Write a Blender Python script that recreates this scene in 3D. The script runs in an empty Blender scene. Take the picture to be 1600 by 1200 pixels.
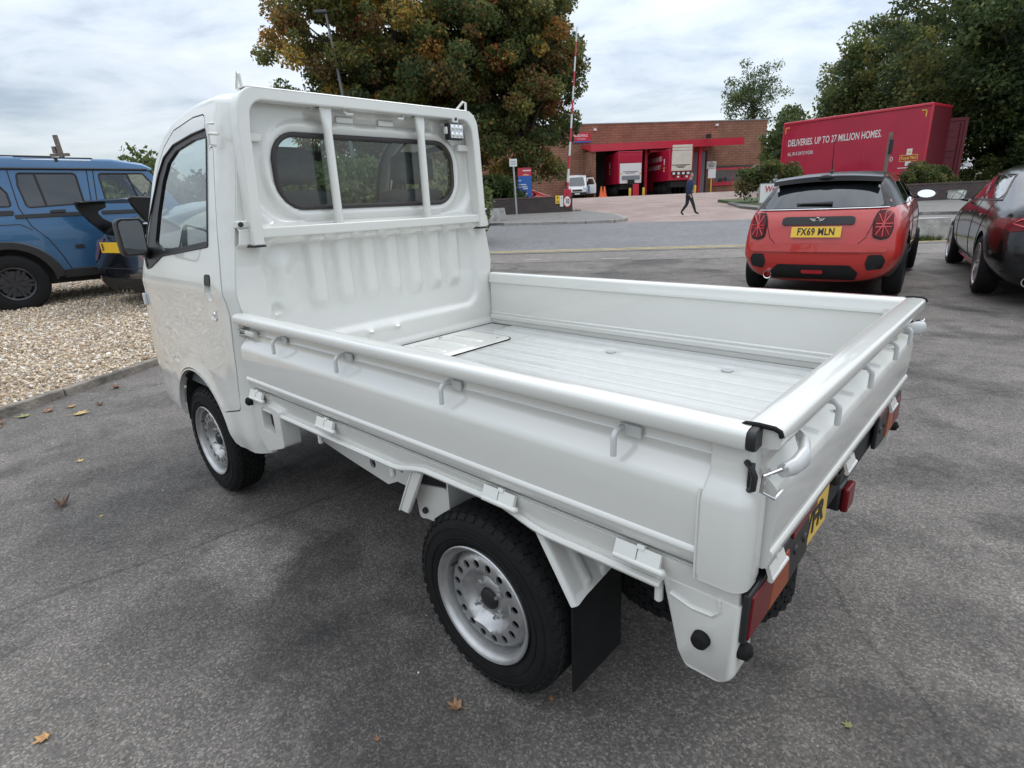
import bpy, bmesh, math, random
import numpy as np
from mathutils import Vector, Matrix, geometry

random.seed(7)
RNG = np.random.default_rng(7)
scene = bpy.context.scene
COL = scene.collection
PI = math.pi
R = math.radians

# ------------------------------------------------------------------ camera
def cam_basis(pitch, roll):
    p, r = R(pitch), R(roll)
    f = Vector((0, math.cos(p), math.sin(p)))
    r0 = Vector((1, 0, 0)); u0 = r0.cross(f)
    rt = math.cos(r) * r0 + math.sin(r) * u0
    u = -math.sin(r) * r0 + math.cos(r) * u0
    return rt, u, f
cam_data = bpy.data.cameras.new('camera')
cam = bpy.data.objects.new('camera', cam_data); COL.objects.link(cam)
rt, up, fw = cam_basis(-17.662, -2.559)
m = Matrix((rt, up, -fw)).transposed().to_4x4(); m.translation = Vector((0, 0, 1.307))
cam.matrix_world = m
cam_data.sensor_width = 36; cam_data.lens = 883.665 / 1600 * 36
cam_data.clip_start = 0.05; cam_data.clip_end = 1500
scene.camera = cam

# ------------------------------------------------------------------ sky + sun
SUN_EL, SUN_AZ = R(55), R(55)
world = bpy.data.worlds.new('World'); scene.world = world; world.use_nodes = True
nt = world.node_tree; nt.nodes.clear()
def wn(t, **k):
    n = nt.nodes.new(t)
    for a, b in k.items(): setattr(n, a, b)
    return n
L = nt.links.new
wout = wn('ShaderNodeOutputWorld'); bg = wn('ShaderNodeBackground')
sky = wn('ShaderNodeTexSky', sky_type='NISHITA', sun_disc=False, sun_elevation=SUN_EL, sun_rotation=SUN_AZ)
tc = wn('ShaderNodeTexCoord'); sep = wn('ShaderNodeSeparateXYZ'); L(tc.outputs['Generated'], sep.inputs[0])
zc = wn('ShaderNodeMath', operation='MAXIMUM'); L(sep.outputs['Z'], zc.inputs[0]); zc.inputs[1].default_value = 0.0
zp = wn('ShaderNodeMath', operation='ADD'); L(zc.outputs[0], zp.inputs[0]); zp.inputs[1].default_value = 0.16
dv = wn('ShaderNodeVectorMath', operation='DIVIDE'); L(tc.outputs['Generated'], dv.inputs[0])
cz = wn('ShaderNodeCombineXYZ'); 
for i in range(3): L(zp.outputs[0], cz.inputs[i])
L(cz.outputs[0], dv.inputs[1])
def noise(scale, detail, rough, off):
    mp = wn('ShaderNodeMapping'); mp.inputs['Location'].default_value = off
    mp.inputs['Scale'].default_value = (1.0, 1.35, 0.0)
    L(dv.outputs[0], mp.inputs['Vector'])
    n = wn('ShaderNodeTexNoise'); n.inputs['Scale'].default_value = scale
    n.inputs['Detail'].default_value = detail; n.inputs['Roughness'].default_value = rough
    n.inputs['Distortion'].default_value = 0.35
    L(mp.outputs[0], n.inputs['Vector']); return n
n1 = noise(1.5, 8, 0.58, (3.1, 1.7, 0)); n2 = noise(0.42, 3, 0.5, (0.4, 5.2, 0))
mx = wn('ShaderNodeMath', operation='MULTIPLY_ADD'); L(n1.outputs['Fac'], mx.inputs[0]); mx.inputs[1].default_value = 0.62
m2 = wn('ShaderNodeMath', operation='MULTIPLY'); L(n2.outputs['Fac'], m2.inputs[0]); m2.inputs[1].default_value = 0.38
L(m2.outputs[0], mx.inputs[2])
ramp = wn('ShaderNodeValToRGB'); L(mx.outputs[0], ramp.inputs[0])
e = ramp.color_ramp.elements
e[0].position = 0.38; e[0].color = (0.44, 0.495, 0.57, 1)
e[1].position = 0.60; e[1].color = (0.93, 0.955, 0.985, 1)
e.new(0.49).color = (0.74, 0.785, 0.83, 1)
# overcast luminance rises towards the zenith (CIE overcast sky)
lum = wn('ShaderNodeMath', operation='MULTIPLY_ADD'); L(zc.outputs[0], lum.inputs[0]); lum.inputs[1].default_value = 2.35; lum.inputs[2].default_value = 0.53
sc = wn('ShaderNodeVectorMath', operation='SCALE'); L(ramp.outputs[0], sc.inputs[0]); L(lum.outputs[0], sc.inputs['Scale'])
sk = wn('ShaderNodeVectorMath', operation='SCALE'); L(sky.outputs[0], sk.inputs[0]); sk.inputs['Scale'].default_value = 0.06
ad = wn('ShaderNodeVectorMath', operation='ADD'); L(sc.outputs[0], ad.inputs[0]); L(sk.outputs[0], ad.inputs[1])
L(ad.outputs[0], bg.inputs['Color']); bg.inputs['Strength'].default_value = 0.72
L(bg.outputs[0], wout.inputs['Surface'])

sun_d = bpy.data.lights.new('sun', 'SUN'); sun_d.energy = 0.8; sun_d.angle = R(30); sun_d.color = (1, 0.96, 0.9)
sun = bpy.data.objects.new('sun', sun_d); COL.objects.link(sun)
sdir = Vector((math.sin(SUN_AZ) * math.cos(SUN_EL), math.cos(SUN_AZ) * math.cos(SUN_EL), math.sin(SUN_EL)))
sun.rotation_euler = sdir.to_track_quat('Z', 'Y').to_euler()

vs = scene.view_settings
scene.display_settings.display_device = 'sRGB'
vs.view_transform = 'Standard'; vs.look = 'None'; vs.exposure = 0.24; vs.gamma = 1.0
vs.use_curve_mapping = False
scene.render.engine = 'CYCLES'
cy = scene.cycles
cy.max_bounces = 8; cy.diffuse_bounces = 3; cy.glossy_bounces = 4; cy.transmission_bounces = 6; cy.transparent_max_bounces = 12
cy.use_denoising = True
cy.sample_clamp_indirect = 6

# ------------------------------------------------------------------ materials
MATS = {}
def mat(name, col, rough=0.5, metal=0.0, coat=0.0, spec=None, var=None, bump=None, alpha=None, emis=None, attr=None, sheen=0):
    """procedural principled material; var=(scale, amount) mottles the colour, bump=(scale, strength, distance)"""
    if name in MATS: return MATS[name]
    M = bpy.data.materials.new(name); M.use_nodes = True; MATS[name] = M
    t = M.node_tree; b = t.nodes['Principled BSDF']
    b.inputs['Base Color'].default_value = (*col, 1); b.inputs['Roughness'].default_value = rough
    b.inputs['Metallic'].default_value = metal; b.inputs['Coat Weight'].default_value = coat
    b.inputs['Coat Roughness'].default_value = 0.02
    if spec is not None: b.inputs['Specular IOR Level'].default_value = spec
    tcn = None
    if var or bump:
        tcn = t.nodes.new('ShaderNodeTexCoord')
    src = None
    if attr:
        a = t.nodes.new('ShaderNodeAttribute'); a.attribute_name = attr; src = a.outputs['Color']
        t.links.new(src, b.inputs['Base Color'])
    if var:
        n = t.nodes.new('ShaderNodeTexNoise'); n.inputs['Scale'].default_value = var[0]; n.inputs['Detail'].default_value = 6
        t.links.new(tcn.outputs['Object'], n.inputs['Vector'])
        mr = t.nodes.new('ShaderNodeMapRange'); mr.inputs['From Min'].default_value = 0.3; mr.inputs['From Max'].default_value = 0.7
        mr.inputs['To Min'].default_value = 1 - var[1]; mr.inputs['To Max'].default_value = 1 + var[1]
        t.links.new(n.outputs['Fac'], mr.inputs['Value'])
        s = t.nodes.new('ShaderNodeVectorMath'); s.operation = 'SCALE'
        if src: t.links.new(src, s.inputs[0])
        else: s.inputs[0].default_value = col
        t.links.new(mr.outputs[0], s.inputs['Scale']); t.links.new(s.outputs[0], b.inputs['Base Color'])
    if bump:
        n = t.nodes.new('ShaderNodeTexNoise'); n.inputs['Scale'].default_value = bump[0]; n.inputs['Detail'].default_value = 4
        t.links.new(tcn.outputs['Object'], n.inputs['Vector'])
        bp = t.nodes.new('ShaderNodeBump'); bp.inputs['Strength'].default_value = bump[1]; bp.inputs['Distance'].default_value = bump[2]
        t.links.new(n.outputs['Fac'], bp.inputs['Height']); t.links.new(bp.outputs[0], b.inputs['Normal'])
    if emis:
        b.inputs['Emission Color'].default_value = (*col, 1); b.inputs['Emission Strength'].default_value = emis
    return M

def glass_mat(name, tint, rough=0.0, opacity=0.0, dark=(0.01, 0.012, 0.014)):
    M = bpy.data.materials.new(name); M.use_nodes = True; MATS[name] = M
    t = M.node_tree; t.nodes.clear(); o = t.nodes.new('ShaderNodeOutputMaterial')
    tr = t.nodes.new('ShaderNodeBsdfTransparent'); tr.inputs[0].default_value = (*tint, 1)
    gl = t.nodes.new('ShaderNodeBsdfGlossy'); gl.inputs['Roughness'].default_value = rough; gl.inputs[0].default_value = (1, 1, 1, 1)
    df = t.nodes.new('ShaderNodeBsdfDiffuse'); df.inputs[0].default_value = (*dark, 1)
    fr = t.nodes.new('ShaderNodeFresnel'); ge = t.nodes.new('ShaderNodeNewGeometry')
    # thin pane: the same air-to-glass reflectance whichever side is seen
    io = t.nodes.new('ShaderNodeMapRange'); io.inputs['To Min'].default_value = 1.5; io.inputs['To Max'].default_value = 1 / 1.5
    t.links.new(ge.outputs['Backfacing'], io.inputs['Value']); t.links.new(io.outputs[0], fr.inputs[0])
    # a pane has two faces; geometry is single so lift the reflectance a little
    ml = t.nodes.new('ShaderNodeMath'); ml.operation = 'MULTIPLY'; ml.inputs[1].default_value = 1.7; ml.use_clamp = True
    # back faces see the same fresnel
    t.links.new(fr.outputs[0], ml.inputs[0])
    m1 = t.nodes.new('ShaderNodeMixShader'); m1.inputs[0].default_value = opacity
    t.links.new(tr.outputs[0], m1.inputs[1]); t.links.new(df.outputs[0], m1.inputs[2])
    m2 = t.nodes.new('ShaderNodeMixShader'); t.links.new(ml.outputs[0], m2.inputs[0])
    t.links.new(m1.outputs[0], m2.inputs[1]); t.links.new(gl.outputs[0], m2.inputs[2])
    t.links.new(m2.outputs[0], o.inputs['Surface'])
    return M

# ------------------------------------------------------------------ mesh helpers
def new_bm(): return bmesh.new()

def add_box(bm, x0, x1, y0, y1, z0, z1, M=None):
    vs_ = [bm.verts.new((x, y, z)) for x in (x0, x1) for y in (y0, y1) for z in (z0, z1)]
    if M is not None:
        for v in vs_: v.co = M @ v.co
    for f in ((0, 1, 3, 2), (4, 6, 7, 5), (0, 4, 5, 1), (2, 3, 7, 6), (0, 2, 6, 4), (1, 5, 7, 3)):
        bm.faces.new([vs_[i] for i in f])
    return vs_

def box(x0, x1, y0, y1, z0, z1, M=None):
    bm = new_bm(); add_box(bm, x0, x1, y0, y1, z0, z1, M); return bm

def add_prism(bm, poly, axis, a0, a1, M=None):
    """polygon in the plane across `axis` extruded from a0 to a1"""
    def P(p, a):
        if axis == 'x': v = Vector((a, p[0], p[1]))
        elif axis == 'y': v = Vector((p[0], a, p[1]))
        else: v = Vector((p[0], p[1], a))
        return M @ v if M is not None else v
    A = [bm.verts.new(P(p, a0)) for p in poly]; B = [bm.verts.new(P(p, a1)) for p in poly]
    n = len(poly)
    for i in range(n):
        bm.faces.new((A[i], A[(i + 1) % n], B[(i + 1) % n], B[i]))
    bm.faces.new(A[::-1]); bm.faces.new(B)

def prism(poly, axis, a0, a1, M=None):
    bm = new_bm(); add_prism(bm, poly, axis, a0, a1, M); return bm

def add_tube(bm, pts, r, n=8, caps=True, closed=False):
    pts = [Vector(p) for p in pts]; N = len(pts)
    rs = r if isinstance(r, (list, tuple)) else [r] * N
    rings = []; prev = None
    for i in range(N):
        a = pts[i - 1] if (i > 0 or closed) else pts[i]; b = pts[(i + 1) % N] if (i < N - 1 or closed) else pts[i]
        t = (b - a).normalized()
        if prev is None:
            ref = Vector((0, 0, 1)) if abs(t.z) < 0.9 else Vector((1, 0, 0))
            u = t.cross(ref).normalized()
        else:
            u = (prev - t * prev.dot(t)).normalized()
        prev = u; w = t.cross(u)
        rings.append([bm.verts.new(pts[i] + rs[i] * (math.cos(k * 2 * PI / n) * u + math.sin(k * 2 * PI / n) * w)) for k in range(n)])
    for i in range(N if closed else N - 1):
        a, b = rings[i], rings[(i + 1) % N]
        for k in range(n): bm.faces.new((a[k], a[(k + 1) % n], b[(k + 1) % n], b[k]))
    if caps and not closed:
        bm.faces.new(rings[0][::-1]); bm.faces.new(rings[-1])

def tube(pts, r, n=8, closed=False):
    bm = new_bm(); add_tube(bm, pts, r, n, True, closed); return bm

def add_lathe(bm, prof, axis='x', n=32, c=(0, 0, 0), close=False):
    """prof = list of (radius, along)"""
    c = Vector(c); rings = []
    for (r, a) in prof:
        ring = []
        for k in range(n if r > 1e-6 else 1):
            t = 2 * PI * k / n
            if axis == 'x': v = Vector((a, r * math.cos(t), r * math.sin(t)))
            elif axis == 'y': v = Vector((r * math.cos(t), a, r * math.sin(t)))
            else: v = Vector((r * math.cos(t), r * math.sin(t), a))
            ring.append(bm.verts.new(c + v))
        rings.append(ring)
    prs = list(zip(rings, rings[1:]))
    if close: prs.append((rings[-1], rings[0]))
    for a, b in prs:
        if len(a) == 1 and len(b) == 1: continue
        for k in range(n):
            q = [a[k % len(a)], a[(k + 1) % len(a)], b[(k + 1) % len(b)], b[k % len(b)]]
            f = []
            for v in q:
                if v not in f: f.append(v)
            if len(f) > 2: bm.faces.new(f)

def lathe(prof, axis='x', n=32, c=(0, 0, 0), close=False):
    bm = new_bm(); add_lathe(bm, prof, axis, n, c, close); return bm

def add_loft(bm, secs, caps=True, closed=True):
    rings = [[bm.verts.new(p) for p in s] for s in secs]; n = len(secs[0])
    for a, b in zip(rings, rings[1:]):
        for k in range(n if closed else n - 1):
            bm.faces.new((a[k], a[(k + 1) % n], b[(k + 1) % n], b[k]))
    if caps and closed:
        bm.faces.new(rings[0][::-1]); bm.faces.new(rings[-1])
    return rings

def loft(secs, caps=True, closed=True):
    bm = new_bm(); add_loft(bm, secs, caps, closed); return bm

def gridsurf(fn, us, vs_):
    bm = new_bm(); V = [[bm.verts.new(fn(u, v)) for v in vs_] for u in us]
    for i in range(len(us) - 1):
        for j in range(len(vs_) - 1):
            bm.faces.new((V[i][j], V[i + 1][j], V[i + 1][j + 1], V[i][j + 1]))
    return bm

def rpoly(pts, r, n=5):
    """polygon with rounded corners; r number or per-corner list"""
    out = []; N = len(pts)
    for i in range(N):
        p = Vector(pts[i]).to_2d() if len(pts[i]) > 2 else Vector(pts[i]); a = Vector(pts[i - 1]); b = Vector(pts[(i + 1) % N])
        ri = r[i] if isinstance(r, (list, tuple)) else r
        if ri <= 0: out.append((p.x, p.y)); continue
        da, db = (a - p), (b - p); la, lb = da.length, db.length; da.normalize(); db.normalize()
        ang = da.angle(db) if abs(da.dot(db)) < 0.9999 else PI
        if ang > PI - 0.02: out.append((p.x, p.y)); continue
        t = min(ri / math.tan(ang / 2), la * 0.49, lb * 0.49); rr = t * math.tan(ang / 2)
        c = p + (da + db).normalized() * (rr / math.sin(ang / 2))
        s, e_ = p + da * t - c, p + db * t - c
        th = s.angle_signed(e_)
        for k in range(n + 1):
            v = s.copy(); v.rotate(Matrix.Rotation(-th * k / n, 2)); out.append((c.x + v.x, c.y + v.y))
    return out

def circ(cx, cy_, r, n=20):
    return [(cx + r * math.cos(2 * PI * k / n), cy_ + r * math.sin(2 * PI * k / n)) for k in range(n)]

def inpoly(P, poly):
    x, y = P[:, 0], P[:, 1]; res = np.zeros(len(P), bool); q = np.array(poly); n = len(q)
    for i in range(n):
        x1, y1 = q[i]; x2, y2 = q[(i + 1) % n]
        if y1 == y2: continue
        c = ((y1 > y) != (y2 > y)) & (x < (x2 - x1) * (y - y1) / (y2 - y1) + x1); res ^= c
    return res

def panel(outer, holes, fmap, step=0.05, thick=0.0, back=True, inner=True):
    """sheet cut to `outer` minus `holes` in a 2-D chart, mapped to 3-D by fmap(u, v, d) with d the depth behind the face"""
    def dens(poly):
        o = []
        for i in range(len(poly)):
            a, b = Vector(poly[i]), Vector(poly[(i + 1) % len(poly)]); k = max(1, int(math.ceil((b - a).length / step)))
            for j in range(k): o.append(a.lerp(b, j / k))
        return o
    loops = [dens(outer)] + [dens(h) for h in holes]
    pts = []; edges = []
    for lp in loops:
        s = len(pts); pts += lp; n = len(lp)
        edges += [(s + i, s + (i + 1) % n) for i in range(n)]
    if inner:
        q = np.array([tuple(p) for p in pts]); lo, hi = q.min(0), q.max(0)
        g = np.array([(x + (0.25 if j % 2 else -0.25) * step, y) for j, y in enumerate(np.arange(lo[1] + step * .5, hi[1], step)) for x in np.arange(lo[0] + step * .5, hi[0], step)])
        if len(g):
            ok = inpoly(g, outer)
            for h in holes: ok &= ~inpoly(g, h)
            g = g[ok]
            if len(g):
                d = np.full(len(g), 9e9)
                for p in q: d = np.minimum(d, (g[:, 0] - p[0]) ** 2 + (g[:, 1] - p[1]) ** 2)
                g = g[d > (0.55 * step) ** 2]
            pts += [Vector((a, b)) for a, b in g]
    V, E, F, ov, oe, of = geometry.delaunay_2d_cdt(pts, edges, [], 0, 1e-7)
    c = np.array([[sum(V[i].x for i in f) / 3, sum(V[i].y for i in f) / 3] for f in F])
    ok = inpoly(c, [tuple(p) for p in loops[0]])
    for lp in loops[1:]: ok &= ~inpoly(c, [tuple(p) for p in lp])
    bm = new_bm(); A = {}
    used = sorted({i for f, k in zip(F, ok) if k for i in f})
    for i in used: A[i] = bm.verts.new(fmap(V[i].x, V[i].y, 0.0))
    ec = {}
    for f, k in zip(F, ok):
        if not k: continue
        bm.faces.new([A[i] for i in f])
        for a, b in ((f[0], f[1]), (f[1], f[2]), (f[2], f[0])):
            ec[(a, b)] = ec.get((a, b), 0) + 1
    if thick > 0:
        bd = [(a, b) for (a, b) in ec if (b, a) not in ec]
        ids = used if back else sorted({i for e_ in bd for i in e_})
        B = {i: bm.verts.new(fmap(V[i].x, V[i].y, thick)) for i in ids}
        for a, b in bd: bm.faces.new((A[b], A[a], B[a], B[b]))
        if back:
            for f, k in zip(F, ok):
                if k: bm.faces.new([B[i] for i in reversed(f)])
    return bm

def plane_map(origin, ux, uy, un):
    o, a, b, n = Vector(origin), Vector(ux), Vector(uy), Vector(un)
    return lambda u, v, d: o + a * u + b * v - n * d

def mesh_of(name, bm, material, smooth=35, fix=True):
    if fix: bmesh.ops.recalc_face_normals(bm, faces=bm.faces)
    me = bpy.data.meshes.new(name); bm.to_mesh(me); bm.free()
    for mm in (material if isinstance(material, (list, tuple)) else [material]): me.materials.append(mm)
    if smooth:
        me.shade_smooth(); me.set_sharp_from_angle(angle=R(smooth))
    return me

def link(name, me, parent=None, loc=None, rot=None, scale=None):
    o = bpy.data.objects.new(name, me); COL.objects.link(o)
    if parent is not None: o.parent = parent
    if loc is not None: o.location = loc
    if rot is not None: o.rotation_euler = rot
    if scale is not None: o.scale = scale
    return o

def obj(name, bm, material, parent=None, smooth=35, bevel=0, seg=2, loc=None, rot=None, fix=True, ang=40, scale=None):
    o = link(name, mesh_of(name, bm, material, smooth, fix), parent, loc, rot, scale)
    if bevel:
        md = o.modifiers.new('bevel', 'BEVEL'); md.width = bevel; md.segments = seg; md.limit_method = 'ANGLE'; md.angle_limit = R(ang)
        md.use_clamp_overlap = True
    return o

def subsurf(o, lv=2):
    md = o.modifiers.new('subdivision', 'SUBSURF'); md.levels = lv; md.render_levels = lv
    return o

def tag(o, label, cat, group=None, kind=None):
    o['label'] = label; o['category'] = cat
    if group: o['group'] = group
    if kind: o['kind'] = kind
    return o

def thing(name, label, cat, loc=(0, 0, 0), rz=0, group=None, rx=0, ry=0):
    o = bpy.data.objects.new(name, None); COL.objects.link(o); o.empty_display_size = 0.2
    o.location = loc; o.rotation_euler = (rx, ry, rz)
    return tag(o, label, cat, group)

def struct(name, bm, material, smooth=0, **k):
    o = obj(name, bm, material, None, smooth, **k); o['kind'] = 'structure'; return o

def text_bm(s, size, sx=1.0, depth=0.0, spacing=1.0, bold=0.0):
    cu = bpy.data.curves.new('lettering', 'FONT'); cu.body = s; cu.size = size; cu.extrude = depth; cu.offset = bold * size
    cu.align_x = 'CENTER'; cu.align_y = 'CENTER'; cu.space_character = spacing; cu.resolution_u = 3
    o = bpy.data.objects.new('lettering', cu); COL.objects.link(o)
    dg = bpy.context.evaluated_depsgraph_get(); me = bpy.data.meshes.new_from_object(o.evaluated_get(dg))
    bm = new_bm(); bm.from_mesh(me); bpy.data.objects.remove(o); bpy.data.curves.remove(cu); bpy.data.meshes.remove(me)
    for v in bm.verts: v.co.x *= sx
    return bm

def lettering(name, s, size, M, material, parent=None, sx=1.0, depth=0.001, spacing=1.0, bold=0.0):
    """text standing in the frame M (x along the writing, y up, z out of the surface)"""
    bm = text_bm(s, size, sx, depth, spacing, bold); bm.transform(M)
    return obj(name, bm, material, parent, smooth=0, fix=False)

def frame(o, x, y):
    x, y = Vector(x).normalized(), Vector(y).normalized(); z = x.cross(y)
    M = Matrix((x, y, z)).transposed().to_4x4(); M.translation = Vector(o); return M

def G(y):
    """ground height: the lot is level, then the street and the yard beyond rise gently"""
    if y < 5: return 0.0
    if y < 25: return 0.024 * (y - 5)
    return min(0.48 + 0.037 * (y - 25), 1.55)

def dup(root, loc=None, rz=None, label=None):
    c = root.copy(); COL.objects.link(c)
    if loc is not None: c.location = loc
    if rz is not None: c.rotation_euler = (0, 0, rz)
    if label: c['label'] = label
    for ch in list(root.children):
        k = ch.copy(); COL.objects.link(k); k.parent = c
        for g in list(ch.children):
            q = g.copy(); COL.objects.link(q); q.parent = k
    return c
# ------------------------------------------------------------------ many small pieces as one real mesh
def soup(name, base_v, base_f, pos, rot, scl, cols, material, parent=None, smooth=False):
    """copies of a small base mesh: pos (N,3), rot (N,3,3), scl (N,3), cols (N,3) stored as colour attribute Col"""
    base_v = np.asarray(base_v, float); base_f = np.asarray(base_f); N = len(pos); nv = len(base_v); nf, k = base_f.shape
    V = np.einsum('nij,nvj->nvi', rot, base_v[None] * scl[:, None, :]) + pos[:, None, :]
    F = (base_f[None] + (np.arange(N) * nv)[:, None, None]).reshape(-1)
    me = bpy.data.meshes.new(name); me.vertices.add(N * nv); me.vertices.foreach_set('co', V.reshape(-1).astype(np.float32))
    me.loops.add(len(F)); me.loops.foreach_set('vertex_index', F.astype(np.int32))
    me.polygons.add(N * nf); me.polygons.foreach_set('loop_start', (np.arange(N * nf) * k).astype(np.int32))
    me.update(calc_edges=True)
    at = me.attributes.new('Col', 'FLOAT_COLOR', 'POINT')
    c = np.ones((N, nv, 4), np.float32); c[:, :, :3] = cols[:, None, :]
    at.data.foreach_set('color', c.reshape(-1))
    me.materials.append(material)
    if smooth: me.shade_smooth()
    return link(name, me, parent)

def rand_rot(n, rng=None):
    rng = rng or RNG
    q = rng.normal(size=(n, 4)); q /= np.linalg.norm(q, axis=1)[:, None]; w, x, y, z = q.T
    return np.stack([np.stack([1 - 2 * (y * y + z * z), 2 * (x * y - z * w), 2 * (x * z + y * w)], -1),
                     np.stack([2 * (x * y + z * w), 1 - 2 * (x * x + z * z), 2 * (y * z - x * w)], -1),
                     np.stack([2 * (x * z - y * w), 2 * (y * z + x * w), 1 - 2 * (x * x + y * y)], -1)], 1)

# ------------------------------------------------------------------ ground materials
def nodes(M):
    t = M.node_tree
    def N(tp, **k):
        n = t.nodes.new(tp)
        for a, b in k.items():
            if a.startswith('i_'): n.inputs[a[2:].replace('_', ' ')].default_value = b
            else: setattr(n, a, b)
        return n
    return t, N, t.links.new

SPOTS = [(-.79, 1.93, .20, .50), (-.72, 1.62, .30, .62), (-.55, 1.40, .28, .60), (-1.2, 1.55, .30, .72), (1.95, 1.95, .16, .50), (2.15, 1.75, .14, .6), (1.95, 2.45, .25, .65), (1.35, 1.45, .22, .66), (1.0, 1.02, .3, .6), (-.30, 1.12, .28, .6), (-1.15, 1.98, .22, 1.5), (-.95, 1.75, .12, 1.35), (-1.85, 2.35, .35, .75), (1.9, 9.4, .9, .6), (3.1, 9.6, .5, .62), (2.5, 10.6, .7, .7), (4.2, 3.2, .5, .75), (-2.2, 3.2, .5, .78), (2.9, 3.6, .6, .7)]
def tarmac(name, base, grain=150.0, mott=0.28, stains=True, bump=0.45, spots=()):
    M = bpy.data.materials.new(name); M.use_nodes = True; t, N, K = nodes(M); b = t.nodes['Principled BSDF']
    tc_ = N('ShaderNodeTexCoord'); O = tc_.outputs['Object']
    v = N('ShaderNodeTexVoronoi', i_Scale=grain); K(O, v.inputs['Vector'])
    v2 = N('ShaderNodeTexVoronoi', i_Scale=grain * 0.42); K(O, v2.inputs['Vector'])
    big = N('ShaderNodeTexNoise', i_Scale=0.55, i_Detail=5.0, i_Roughness=0.6); K(O, big.inputs['Vector'])
    mid = N('ShaderNodeTexNoise', i_Scale=4.5, i_Detail=6.0, i_Roughness=0.65); K(O, mid.inputs['Vector'])
    sv = N('ShaderNodeSeparateColor'); K(v.outputs['Color'], sv.inputs[0])
    sv2 = N('ShaderNodeSeparateColor'); K(v2.outputs['Color'], sv2.inputs[0])
    chip = N('ShaderNodeValToRGB'); K(sv.outputs[0], chip.inputs[0]); e_ = chip.color_ramp.elements
    e_[0].position = 0; e_[0].color = (0.58, 0.58, 0.58, 1); e_[1].position = 1; e_[1].color = (1.75, 1.71, 1.66, 1)
    e_.new(0.55).color = (0.85, 0.84, 0.83, 1); e_.new(0.86).color = (1.3, 1.27, 1.22, 1); e_.new(0.95).color = (1.65, 1.6, 1.55, 1)
    mr = N('ShaderNodeMapRange'); K(big.outputs['Fac'], mr.inputs[0]); mr.inputs[1].default_value = 0.3; mr.inputs[2].default_value = 0.7; mr.inputs[3].default_value = 1 - mott; mr.inputs[4].default_value = 1 + mott
    mr2 = N('ShaderNodeMapRange'); K(mid.outputs['Fac'], mr2.inputs[0]); mr2.inputs[1].default_value = 0.3; mr2.inputs[2].default_value = 0.7; mr2.inputs[3].default_value = 0.8; mr2.inputs[4].default_value = 1.2
    p = N('ShaderNodeMath', operation='MULTIPLY'); K(mr.outputs[0], p.inputs[0]); K(mr2.outputs[0], p.inputs[1])
    last = p.outputs[0]
    if stains:
        st = N('ShaderNodeTexNoise', i_Scale=1.15, i_Detail=3.0, i_Roughness=0.55, i_Distortion=0.6); K(O, st.inputs['Vector'])
        sr = N('ShaderNodeMapRange'); K(st.outputs['Fac'], sr.inputs[0]); sr.inputs[1].default_value = 0.54; sr.inputs[2].default_value = 0.68; sr.inputs[3].default_value = 1.0; sr.inputs[4].default_value = 0.45
        p2 = N('ShaderNodeMath', operation='MULTIPLY'); K(last, p2.inputs[0]); K(sr.outputs[0], p2.inputs[1]); last = p2.outputs[0]
        s2_ = N('ShaderNodeTexNoise', i_Scale=2.3, i_Detail=5.0, i_Roughness=0.65, i_Distortion=0.3); K(O, s2_.inputs['Vector'])
        q2 = N('ShaderNodeMapRange'); K(s2_.outputs['Fac'], q2.inputs[0]); q2.inputs[1].default_value = 0.50; q2.inputs[2].default_value = 0.66; q2.inputs[3].default_value = 1.12; q2.inputs[4].default_value = 0.66
        p4 = N('ShaderNodeMath', operation='MULTIPLY'); K(last, p4.inputs[0]); K(q2.outputs[0], p4.inputs[1]); last = p4.outputs[0]
        # old drips and scuffs lying where they fell
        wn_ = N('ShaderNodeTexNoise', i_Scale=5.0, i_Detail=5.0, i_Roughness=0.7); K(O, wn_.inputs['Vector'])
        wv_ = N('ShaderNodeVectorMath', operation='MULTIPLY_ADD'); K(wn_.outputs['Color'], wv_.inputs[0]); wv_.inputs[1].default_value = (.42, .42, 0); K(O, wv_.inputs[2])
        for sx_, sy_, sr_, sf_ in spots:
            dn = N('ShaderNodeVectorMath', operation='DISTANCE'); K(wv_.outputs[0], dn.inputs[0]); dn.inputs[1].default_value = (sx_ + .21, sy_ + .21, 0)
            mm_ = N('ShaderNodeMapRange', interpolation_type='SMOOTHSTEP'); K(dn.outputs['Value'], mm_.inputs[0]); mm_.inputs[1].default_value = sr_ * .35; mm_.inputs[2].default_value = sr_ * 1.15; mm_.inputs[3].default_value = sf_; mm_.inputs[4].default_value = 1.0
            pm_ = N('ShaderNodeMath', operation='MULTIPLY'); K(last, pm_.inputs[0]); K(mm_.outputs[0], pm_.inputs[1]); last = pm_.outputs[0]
        # hairline cracks
        wv = N('ShaderNodeTexNoise', i_Scale=2.0, i_Detail=4.0); K(O, wv.inputs['Vector'])
        mxv = N('ShaderNodeMix', data_type='VECTOR'); mxv.inputs[0].default_value = 0.16; K(O, mxv.inputs[4]); K(wv.outputs['Color'], mxv.inputs[5])
        cr = N('ShaderNodeTexVoronoi', feature='DISTANCE_TO_EDGE', i_Scale=0.24); K(mxv.outputs[1], cr.inputs['Vector'])
        c2 = N('ShaderNodeMapRange'); K(cr.outputs['Distance'], c2.inputs[0]); c2.inputs[1].default_value = 0.0; c2.inputs[2].default_value = 0.0028; c2.inputs[3].default_value = 0.62; c2.inputs[4].default_value = 1.0
        p3 = N('ShaderNodeMath', operation='MULTIPLY'); K(last, p3.inputs[0]); K(c2.outputs[0], p3.inputs[1]); last = p3.outputs[0]
    s1 = N('ShaderNodeVectorMath', operation='SCALE'); K(chip.outputs[0], s1.inputs[0]); K(last, s1.inputs['Scale'])
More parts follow.
